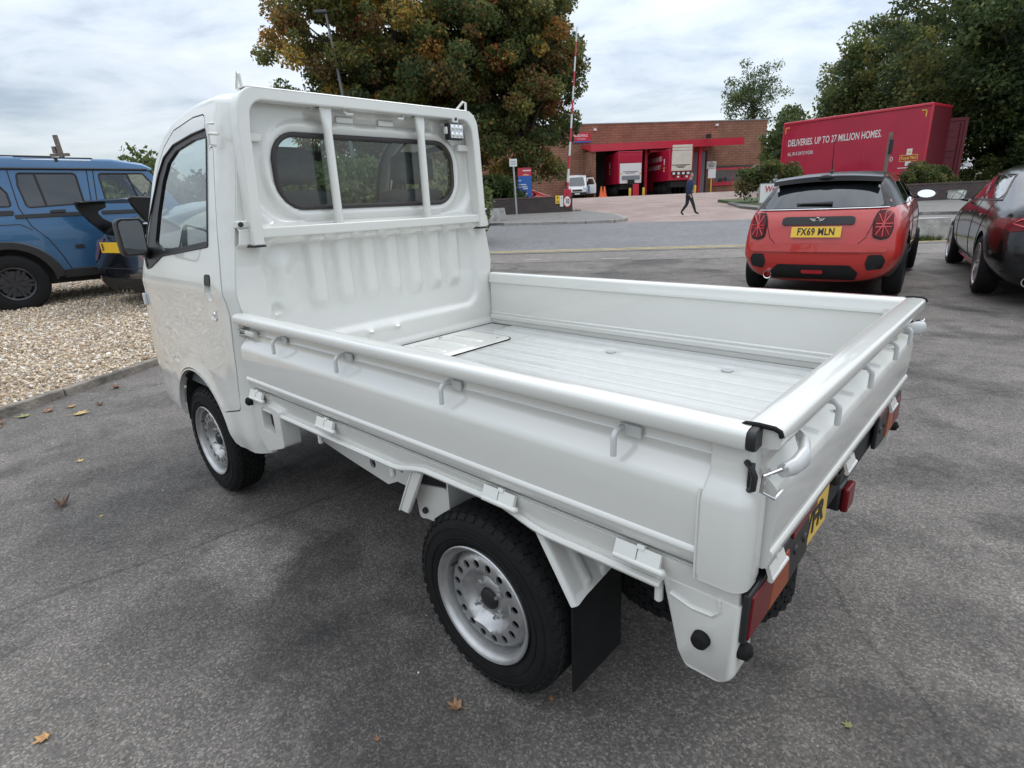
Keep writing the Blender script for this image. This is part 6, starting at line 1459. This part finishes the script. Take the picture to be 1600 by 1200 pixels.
# timber post before the trailer
o = thing('timber_post', 'slim grey post with a dark box near its top before the red trailer', 'post', (17.15, 26.9, G(26.9)), 0, rx=0, ry=R(1))
obj('post', box(-.055, .055, -.055, .055, -.1, 3.05), WOOD, o); obj('post_box', box(-.02, .10, -.13, -.05, 2.15, 2.75), INK, o, bevel=.01)
# concrete blocks
for lab, c, rz in (('rough concrete block on the verge between the red hatchback and black saloon', (9.25, 12.75, G(12.75) - .02), R(-12)), ('rough concrete block on the pavement before the dark brick wall', (-.33, 26.0, G(26) + .08), R(4))):
    bm = new_bm(); secs = []
    for z, w, d in ((0, .40, .36), (.03, .405, .36), (.40, .335, .28), (.46, .325, .27)): secs.append([(x + random.uniform(-.008, .008), y + random.uniform(-.008, .008), z) for x, y in rpoly([(-w, -d), (w, -d), (w, d), (-w, d)], .03, 3)])
    o = obj('concrete_block', loft(secs), M_CONC2, None, loc=c, rot=(0, 0, rz), scale=(1, 1, 1.0 if c[0] > 0 else 1.2)); tag(o, lab, 'concrete block', 'concrete blocks along the street')
# hiring banner
bn = thing('banner', 'white banner board with red words We are hiring beside the round shrub', 'banner', (13.75, 29.6, G(29.6) + .12), R(-3))
obj('banner_sheet', gridsurf(lambda u, v: Vector((u, -.02 + .012 * math.sin(u * 9 + v * 4), v)), lin(-.95, .95, 24), lin(.05, .92, 8)), WHITEP, bn, smooth=60); obj('banner_frame', box(-.98, .98, .0, .05, .0, .96), GALV, bn)
lettering('banner_letters', "We're hiring", .40, frame((.12, -.04, .68), (1, 0, .0), (0, 0, 1)), POST_RED, bn, sx=.82, bold=.02)
for x in (-.8, .8): obj('leg', box(x - .04, x + .04, .0, .06, -.15, .05), GALV, bn)
# red car roof behind the wall
rc = thing('red_car', 'red car roof line showing over the dark brick wall', 'car', (3.15, 35.0, G(34) - .1), R(80))
S = [[(.6, .1, .25), (.75, .0, .5), (.72, .05, .85), (.55, .5, .95)], [(.75, .6, .2), (.85, .6, .5), (.82, .6, .92), (.6, .9, 1.05)], [(.8, 1.4, .2), (.87, 1.4, .5), (.83, 1.4, .95), (.6, 1.6, 1.42)], [(.8, 2.6, .2), (.87, 2.6, .5), (.83, 2.6, .95), (.6, 2.6, 1.44)], [(.8, 3.3, .2), (.87, 3.3, .5), (.83, 3.3, .95), (.62, 3.2, 1.25)], [(.7, 4.1, .25), (.8, 4.1, .5), (.74, 4.0, .9), (.6, 3.8, .98)]]
rb_, rv_ = shell('body', S, carpaint('bright red car paint', (0.45, 0.02, 0.02)), rc, creases=((2, .6),), crown=.05)
for s in (-1, 1): obj('side_window', panel(rpoly([(1.0, .98), (3.3, .98), (3.1, 1.2), (2.6, 1.36), (1.6, 1.34)], .05, 3), [], drape(rv_, 'side', s, .008), .15, .01), TINT, rc)
for s in (-1, 1):
    for y in (.85, 3.3): wheel(rc, s * .85, y, .3, r=.3, w=.2, rim=.2, side=s)
dc = tag(obj('drain_cover', box(-.28, .28, -.09, .09, -.02, .012), mat('worn iron', (0.22, 0.20, 0.19), 0.7, var=(20, .2)), None, loc=(2.2, 11.6, G(11.6)), rot=(R(1.4), 0, R(-10))), 'worn rectangular drain cover set in the verge by the street', 'drain cover')
tag(obj('drain_cover', box(-.18, .18, -.12, .12, -.02, .010), MATS['worn iron'], None, loc=(.55, 12.0, G(12)), rot=(R(1.4), 0, R(-10))), 'small dark drain cover left of the larger one on the verge', 'drain cover')

# ---- the walking man
def person():
    J = [((.00, 0, .93), .15, .125), ((.02, 0, 1.12), .165, .14), ((.035, 0, 1.32), .19, .15), ((.045, 0, 1.45), .075, .07), ((.06, 0, 1.52), .052, .052), ((.075, 0, 1.60), .078, .070), ((.075, 0, 1.69), .083, .072), ((.07, 0, 1.75), .045, .045),
         ((.02, -.095, .86), .105, .10), ((.17, -.10, .50), .075, .07), ((.30, -.10, .12), .045, .045), ((.44, -.10, .075), .04, .035),
         ((-.01, .095, .86), .105, .10), ((-.03, .10, .48), .075, .07), ((-.27, .10, .15), .045, .045), ((-.16, .10, .035), .04, .035),
         ((.03, -.205, 1.40), .08, .075), ((-.06, -.245, 1.13), .062, .06), ((-.02, -.225, .90), .036, .034), ((.01, -.225, .82), .035, .022),
         ((.03, .205, 1.40), .08, .075), ((.02, .24, 1.12), .062, .06), ((.18, .20, 1.0), .036, .034), ((.25, .20, .98), .035, .022),
         ((.345, -.10, .05), .045, .04), ((-.30, .10, .09), .04, .04)]
    E_ = [(0, 1), (1, 2), (2, 3), (3, 4), (4, 5), (5, 6), (6, 7), (0, 8), (8, 9), (9, 10), (10, 11), (0, 12), (12, 13), (13, 14), (14, 15), (2, 16), (16, 17), (17, 18), (18, 19), (2, 20), (20, 21), (21, 22), (22, 23)]
    J = J[:24]
    me = bpy.data.meshes.new('body'); me.from_pydata([j[0] for j in J], E_, []); o = link('body', me)
    sk = o.modifiers.new('skin', 'SKIN'); me.skin_vertices[0].data[0].use_root = True
    for i, j in enumerate(J): me.skin_vertices[0].data[i].radius = (j[1], j[2])
    o.modifiers.new('s', 'SUBSURF').levels = 2
    dg = bpy.context.evaluated_depsgraph_get(); m2 = bpy.data.meshes.new_from_object(o.evaluated_get(dg)); bpy.data.objects.remove(o)
    for mm in (mat('dark trousers', (0.018, 0.022, 0.032), 0.85), mat('navy jacket', (0.010, 0.022, 0.075), 0.75), mat('skin', (0.45, 0.26, 0.19), 0.6), mat('black shoes', (0.012, 0.012, 0.012), 0.5), mat('short grey hair', (0.16, 0.13, 0.11), 0.9)): m2.materials.append(mm)
    for p in m2.polygons:
        c = p.center; z = c.z; arm = abs(c.y) > .165 and z > .75
        if z > 1.475: k = 4 if (z > 1.70 or (c.x < .04 and z > 1.58)) else 2
        elif arm: k = 1 if (c.x < .19 and z > .87) or z > 1.1 else 2
        elif z > .845: k = 1
        elif z < .10 or (z < .17 and c.x < -.15): k = 3
        else: k = 0
        p.material_index = k
    m2.shade_smooth(); m2.name = 'body'; return m2
pm = thing('person', 'man in a navy jacket and dark trousers walking across the yard entrance', 'person', (7.9, 25.35, G(25.35) + .0), R(-4))
pb = link('body', person(), pm)
bm = new_bm(); add_box(bm, .148, .170, -.012, .012, 1.59, 1.64); obj('nose', bm, MATS['skin'], pb, bevel=.008)
for s in (-1, 1): obj('ear', box(.06, .09, s * .072, s * .085, 1.60, 1.66), MATS['skin'], pb, bevel=.006)
obj('jacket_badge', box(.06, .10, -.128, -.122, 1.30, 1.38), WHITEP, pb)
# ================================================================== vegetation
def leafmat(name, trans=0.5):
    M = bpy.data.materials.new(name); M.use_nodes = True; t, N, K = nodes(M); t.nodes.clear()
    o = N('ShaderNodeOutputMaterial'); a = N('ShaderNodeAttribute', attribute_name='Col')
    d = N('ShaderNodeBsdfPrincipled'); d.inputs['Roughness'].default_value = .55; d.inputs['Specular IOR Level'].default_value = .35; K(a.outputs['Color'], d.inputs['Base Color'])
    tr = N('ShaderNodeBsdfTranslucent'); K(a.outputs['Color'], tr.inputs[0]); mx_ = N('ShaderNodeMixShader'); mx_.inputs[0].default_value = trans
    K(d.outputs[0], mx_.inputs[1]); K(tr.outputs[0], mx_.inputs[2]); K(mx_.outputs[0], o.inputs['Surface']); MATS[name] = M; return M
LEAF = leafmat('leaves'); BARK = mat('bark', (0.065, 0.052, 0.042), 0.9, var=(6, 0.3), bump=(20, 1.0, 0.03))
LV = [(0, -1, 0), (.62, -.25, .16), (.42, .55, .10), (0, 1, -.12), (-.42, .55, .10), (-.62, -.25, .16), (0, -.1, -.04)]
LF = [(0, 1, 6), (1, 2, 6), (2, 3, 6), (3, 4, 6), (4, 5, 6), (5, 0, 6)]
QV = [(0, -1, 0), (.6, 0, .15), (0, 1, 0), (-.6, 0, .15)]; QF = [(0, 1, 2), (0, 2, 3)]
def crown_pts(rng, c, rad, nclump, nleaf, cl=(.7, 1.3), hollow=.55, lobes=7, squash=.75, holes=0.0):
    """leaf positions: clumps sprinkled through an uneven ellipsoid, leaves thicker on each clump's outside"""
    c, rad = np.array(c, float), np.array(rad, float)
    L_ = rng.normal(size=(lobes, 3)); L_ /= np.linalg.norm(L_, axis=1)[:, None]; amp = rng.uniform(-.16, .18, lobes)
    d = rng.normal(size=(nclump, 3)); d /= np.linalg.norm(d, axis=1)[:, None]
    r = (hollow + (1 - hollow) * rng.random(nclump)) ** .8
    sh = 1 + (np.maximum(0, d @ L_.T) ** 3 @ amp)
    cc = c + d * (r * sh)[:, None] * rad
    cr = rng.uniform(cl[0], cl[1], nclump)
    w = cr ** 2; k = rng.choice(nclump, nleaf, p=w / w.sum())
    q = rng.normal(size=(nleaf, 3)); q /= np.linalg.norm(q, axis=1)[:, None]; rr = rng.random(nleaf) ** .45
    q[:, 2] *= squash
    P_ = cc[k] + q * (rr * cr[k])[:, None]
    return P_, k, cc, cr
def tree(name, label, base, c, rad, nclump, nleaf, leaf, pal, wts, seed, trunk=.25, limbs=14, cl=(.7, 1.3), group=None, hollow=.5, cat='tree', squash=.75, zmin=None, detail=False, tone=None, stems=1):
    rng = np.random.default_rng(seed); rd = random.Random(seed)
    t_ = thing(name, label, cat, base, 0, group); b = np.array(base, float)
    P_, k, cc, cr = crown_pts(rng, np.array(c) - b, rad, nclump, nleaf, cl, hollow, squash=squash)
    if zmin is not None: ok = P_[:, 2] > zmin - b[2] + rng.uniform(0, .8, len(P_)); P_, k = P_[ok], k[ok]
    n_ = len(P_); pal = np.array(pal); ck = rng.choice(len(pal), nclump, p=wts); mixc = rng.choice(len(pal), n_, p=wts)
    use = rng.random(n_) < .68; col = 1.75 * np.where(use[:, None], pal[ck[k]], pal[mixc]) * rng.uniform(.7, 1.3, (n_, 1)) * rng.uniform(.8, 1.2, nclump)[k][:, None]
    s = rng.uniform(.65, 1.25, (n_, 1)) * np.array([[leaf, leaf, leaf]])
    soup('crown', LV if detail else QV, LF if detail else QF, P_, rand_rot(n_, rng), s, col, LEAF, t_)
    bm = new_bm(); top = np.array(c) - b; fork = np.array([top[0] * .35, top[1] * .35, max(.4, top[2] - rad[2] * .75)])
    for st in range(stems):
        off = np.array([rd.uniform(-.3, .3), rd.uniform(-.2, .2), 0]) * (stems > 1)
        add_tube(bm, [off + (0, 0, -.2), off + fork * .5 + (rd.uniform(-.1, .1), 0, 0), off + fork, top * .75 + (rd.uniform(-.2, .2), 0, 0), top + (0, 0, rad[2] * .5)], [trunk * 1.15, trunk * .9, trunk * .75, trunk * .45, trunk * .12], 9)
    idx = rng.choice(nclump, min(limbs, nclump), replace=False)
    for i in idx:
        e_ = cc[i]; s0 = fork + (top - fork) * rd.uniform(0, .8); mid = (s0 + e_) / 2 + np.array([rd.uniform(-.3, .3), rd.uniform(-.3, .3), rd.uniform(.1, .6)])
        add_tube(bm, [s0, mid, e_], [trunk * .35, trunk * .2, trunk * .06], 6)
    obj('trunk', bm, BARK, t_, smooth=60); return t_
G1, G2, G3, G4 = (.050, .072, .026), (.075, .095, .030), (.115, .115, .034), (.034, .052, .022)
O1, O2, O3, O4 = (.23, .115, .030), (.19, .075, .030), (.25, .17, .040), (.12, .075, .030)
tree('maple_tree', 'broad maple behind the cab turning brown and orange', (-5.2, 36.5, .9), (-5.9, 36.5, 9.2), (7.7, 4.6, 6.6), 420, 105000, .105, [G1, G2, G3, O1, O2, O3, O4, G4], [.15, .24, .24, .05, .035, .09, .12, .075], 11, .42, 60, cl=(.35, 1.15), detail=True, hollow=.25, stems=2)
tree('maple_tree', 'maple with low drooping branches at the left of the yard entrance', (1.55, 37.4, 1.0), (.9, 37.2, 8.6), (4.3, 3.6, 6.7), 290, 76000, .105, [G1, G2, G3, O1, O2, O3, O4, G4], [.20, .25, .20, .04, .03, .06, .12, .10], 12, .38, 44, cl=(.35, 1.05), detail=True, hollow=.25, zmin=2.4)
tree('broadleaf_tree', 'large dark green tree behind the long red trailer', (26.5, 42, 1.1), (27.5, 42, 7.2), (5.6, 4.5, 5.2), 360, 60000, .12, [G1, G2, G3, G4], [.25, .38, .25, .12], 13, .35, 40, cl=(.4, 1.15), hollow=.25)
tree('broadleaf_tree', 'tall dark tree overhanging the shaded trailer at the right', (30.5, 34.5, .9), (28.4, 33.6, 9.2), (7.0, 5.4, 6.3), 420, 66000, .12, [G1, G2, G3, G4], [.42, .22, .08, .28], 14, .45, 44, cl=(.4, 1.2), hollow=.25, zmin=3.2)
tree('broadleaf_tree', 'tall dark tree at the right edge of the picture', (37.5, 40, 1.0), (37, 40, 9.5), (6.5, 4.5, 7.5), 220, 60000, .13, [G1, G2, G4], [.45, .25, .30], 15, .45, 20, cl=(.9, 1.6), hollow=.35)
tree('ivy_clad_tree', 'ivy covered trunk with dark leaves behind the low wall at right', (28.6, 31.6, .7), (28.6, 31.6, 3.6), (1.5, 1.2, 2.9), 70, 15000, .11, [G1, G4, G2], [.4, .45, .15], 16, .3, 8, cl=(.4, .8))
tree('broadleaf_tree', 'low dark spreading tree filling the gap beside the ivy clad trunk', (33.0, 36.5, .9), (33.0, 36.5, 3.9), (4.6, 2.4, 3.0), 150, 26000, .12, [G1, G2, G4], [.45, .25, .30], 25, .25, 16, cl=(.4, 1.0), hollow=.3)
tree('poplar_tree', 'small sparse tree on the skyline above the depot roof', (32.2, 78, 1.6), (31.9, 78, 13.2), (3.9, 3.2, 4.2), 110, 6000, .14, [G1, G2, (.06, .075, .04)], [.4, .3, .3], 17, .22, 40, cl=(.6, 1.1), hollow=.2, zmin=8)
tree('young_tree', 'pale loose tree between the depot corner and the long trailer', (23.3, 50, 1.4), (23.6, 50, 5.0), (1.8, 1.8, 3.0), 60, 7000, .15, [G1, G2, G3], [.35, .4, .25], 18, .16, 20, cl=(.4, .9))
tree('young_tree', 'dark bushy tree at the left end of the long trailer', (21.9, 46, 1.2), (21.9, 46, 4.9), (1.1, 1.2, 2.2), 40, 6000, .11, [G1, G2, G4], [.4, .35, .25], 19, .14, 12, cl=(.4, .9))
SH = [(.045, .060, .018), (.075, .085, .024), (.10, .10, .03), (.030, .042, .015), (.12, .10, .05)]
tree('shrub', 'large rounded shrub behind the white banner', (14.2, 31.5, .85), (14.2, 31.5, 1.75), (1.75, 1.2, 1.15), 60, 14000, .075, SH, [.25, .3, .2, .15, .1], 21, .05, 8, cl=(.3, .5), cat='shrub', hollow=.6, zmin=.9)
tree('shrub', 'rounded bronze green shrub on the low wall before the shaded trailer', (19.3, 27.4, .75), (19.3, 27.4, 1.45), (1.3, .9, .80), 50, 12000, .065, SH, [.2, .3, .2, .15, .15], 22, .05, 8, cl=(.25, .4), cat='shrub', hollow=.6, zmin=.9)
tree('shrub', 'dull green shrub behind the end of the shaded trailer', (26.5, 32.5, .8), (26.5, 32.5, 1.7), (1.3, 1.0, 1.0), 40, 8000, .075, SH, [.4, .25, .05, .25, .05], 23, .05, 6, cl=(.3, .5), cat='shrub', hollow=.6)
tree('shrub', 'small pale shrub beyond the ivy clad trunk', (30.5, 30.5, .7), (30.5, 30.5, 1.3), (1.2, .8, .7), 30, 5000, .075, SH, [.4, .25, .05, .25, .05], 24, .05, 6, cl=(.3, .5), cat='shrub', hollow=.6)
hd = [(-4.4, 32.3), (-2.2, 32.4), (-.4, 32.5)]
for i, (x, y) in enumerate(hd):
    tree('clipped_hedge', ('clipped dark hedge section farthest left behind the dark wall', 'clipped dark hedge section in the middle behind the dark wall', 'clipped dark hedge section ending at the blue information board')[i], (x, y, .75), (x, y, 1.75), (1.45, .7, 1.0), 60, 11000, .075, [(.035, .055, .015), (.06, .08, .022), (.022, .035, .012)], [.4, .3, .3], 30 + i, .05, 6, cl=(.35, .5), cat='hedge', group='hedge behind the brick wall', hollow=.7, squash=1)
hl = [(-19.5, 19.5, 2.2), (-16.2, 19.0, 1.9), (-13.0, 18.4, 1.9), (-10.3, 17.0, 2.35), (-7.6, 17.3, 2.2), (-5.0, 17.0, 2.2), (-2.6, 16.9, 2.0)]
HLAB = ('leafy hedge bush farthest left behind the gravel', 'leafy hedge bush left behind the blue off-roader', 'tall leafy hedge bush rising over the off-roader roof', 'leafy hedge bush beyond the front of the off-roader', 'leafy hedge bush seen through the cab side window', 'leafy hedge bush seen through the cab rear window', 'leafy hedge bush hidden most by the cab')
for i, (x, y, h) in enumerate(hl):
    tree('hedge_bush', HLAB[i], (x, y, .3), (x, y, .3 + h * .5), (1.25 if i == 3 else 2.0, 1.1, h * .53), 90, 16000, .085, [G1, G2, (.05, .06, .03), (.09, .10, .045)], [.3, .3, .25, .15], 40 + i, .06, 14, cl=(.35, .7), cat='hedge', group='hedge along the far side of the gravel', hollow=.55, squash=1)

# ---- fallen leaves, each its own
def leaf_bm(size, curl, seed):
    rd = random.Random(seed); out = []
    for k in range(5):
        a = PI / 2 + (k - 2) * R(52); tip = (1.0, .82, .62)[abs(k - 2)]
        for da_, rr in ((-.32, .42), (-.14, .62 * tip + .1), (0, tip), (.14, .62 * tip + .1)): out.append((rr * math.cos(a + da_), rr * math.sin(a + da_)))
    out.append((.05, -.35)); out.append((-.05, -.35))
    out = sorted(out, key=lambda p: (math.atan2(p[1], p[0]) + PI / 2 + .0001) % (2 * PI))
    bm = new_bm(); c = bm.verts.new((0, 0, .02 * size)); V = []
    for x, y in out:
        x *= rd.uniform(.88, 1.1); y *= rd.uniform(.88, 1.1); V.append(bm.verts.new((x * size, y * size, size * (.06 + curl * (abs(x) ** 1.6 + .4 * abs(y) ** 2) * rd.uniform(.7, 1.2)))))
    for a, b in zip(V, V[1:] + V[:1]): bm.faces.new((c, a, b))
    add_tube(bm, [(0, -.3 * size, .08 * size), (.08 * size, -.9 * size, .05 * size), (.12 * size, -1.2 * size, .02 * size)], .018 * size, 4)
    return bm
LC = {k: mat('leaf ' + k, v, .7, var=(60, .35)) for k, v in {'dark brown': (.10, .055, .03), 'tan': (.42, .23, .09), 'mid brown': (.24, .13, .065), 'pale yellow': (.46, .33, .13), 'rust': (.24, .115, .065), 'green': (.20, .205, .075), 'orange brown': (.34, .16, .075)}.items()}
for i, (x, y, sz, cu, cn_, rz, lab) in enumerate((
    (-2.21, 2.47, .055, 1.3, 'dark brown', .4, 'crumpled dark brown leaf on the tarmac at the left'),
    (-1.29, 1.17, .032, .35, 'tan', 2.5, 'flat tan leaf at the bottom left corner of the tarmac'),
    (-.19, 1.21, .034, .5, 'mid brown', 1.2, 'mid brown leaf on the tarmac below the rear wheel'),
    (-3.11, 3.84, .075, .25, 'pale yellow', 5.0, 'large pale yellow leaf lying near the gravel edging'),
    (-2.50, 3.00, .032, .3, 'pale yellow', .9, 'small pale yellow leaf between the edging and the front wheel'),
    (-.39, 1.12, .014, .4, 'rust', .3, 'tiny rust red leaf at the bottom of the tarmac'),
    (.82, 1.10, .020, .3, 'green', 1.0, 'small green leaf on the tarmac behind the truck'),
    (-3.58, 3.70, .085, .5, 'orange brown', 3.6, 'orange brown leaf at the foot of the edging at far left'),
    (-3.50, 3.84, .070, .3, 'green', 1.9, 'yellowish green leaf against the edging stones'),
    (-3.40, 3.93, .060, .6, 'rust', .2, 'rust brown leaf beside the green one by the edging'),
    (-3.30, 4.02, .055, .5, 'tan', 4.0, 'pale tan leaf rightmost of the cluster by the edging'),
    (-3.25, 4.47, .060, .8, 'rust', 2.2, 'curled rust leaf by the edging nearer the front wheel'),
    (-3.09, 4.03, .045, 1.0, 'dark brown', .1, 'dark curled leaf below the edging beyond the yellow leaf'),
    (-3.52, 3.62, .050, .5, 'mid brown', 5.1, 'mid brown leaf in front of the orange one at far left'),
    (-1.94, 2.35, .016, .3, 'pale yellow', .1, 'tiny pale leaf just right of the crumpled dark leaf'),
    (.07, 1.22, .013, .4, 'orange brown', .1, 'tiny orange brown leaf right of the rear tyre'))):
    o = obj('fallen_leaf', leaf_bm(sz, cu, 100 + i), LC[cn_], None, smooth=0, loc=(x, y, G(y) + .002), rot=(0, 0, rz)); tag(o, lab, 'leaf', 'fallen leaves on the tarmac')
# tufts of grass at the verge
n = 1500; xx = np.concatenate([RNG.normal(9.0, .35, 500), RNG.uniform(12.4, 16.4, 500), RNG.uniform(-1, 4, 500)]); yy = np.concatenate([RNG.normal(12.4, .05, 500), RNG.uniform(27.4, 28.2, 500), RNG.uniform(30.8, 31.0, 500)])
gt = soup('grass_tufts', [(-.12, 0, 0), (.12, 0, 0), (.3, 0, 1)], [(0, 1, 2)], np.stack([xx, yy, np.vectorize(G)(yy) + .0 + (yy > 20) * .1], 1), np.einsum('nij,njk->nik', rand_rot(n) * 0 + np.eye(3), np.stack([np.stack([np.cos(a := RNG.uniform(0, 6.28, n)), -np.sin(a), 0 * a], -1), np.stack([np.sin(a), np.cos(a), 0 * a], -1), np.stack([0 * a, 0 * a, 1 + 0 * a], -1)], 1)), np.full((n, 3), .10) * RNG.uniform(.5, 1.3, (n, 1)), np.array([(.09, .12, .03)]) * RNG.uniform(.7, 1.4, (n, 1)), LEAF); gt['kind'] = 'stuff'
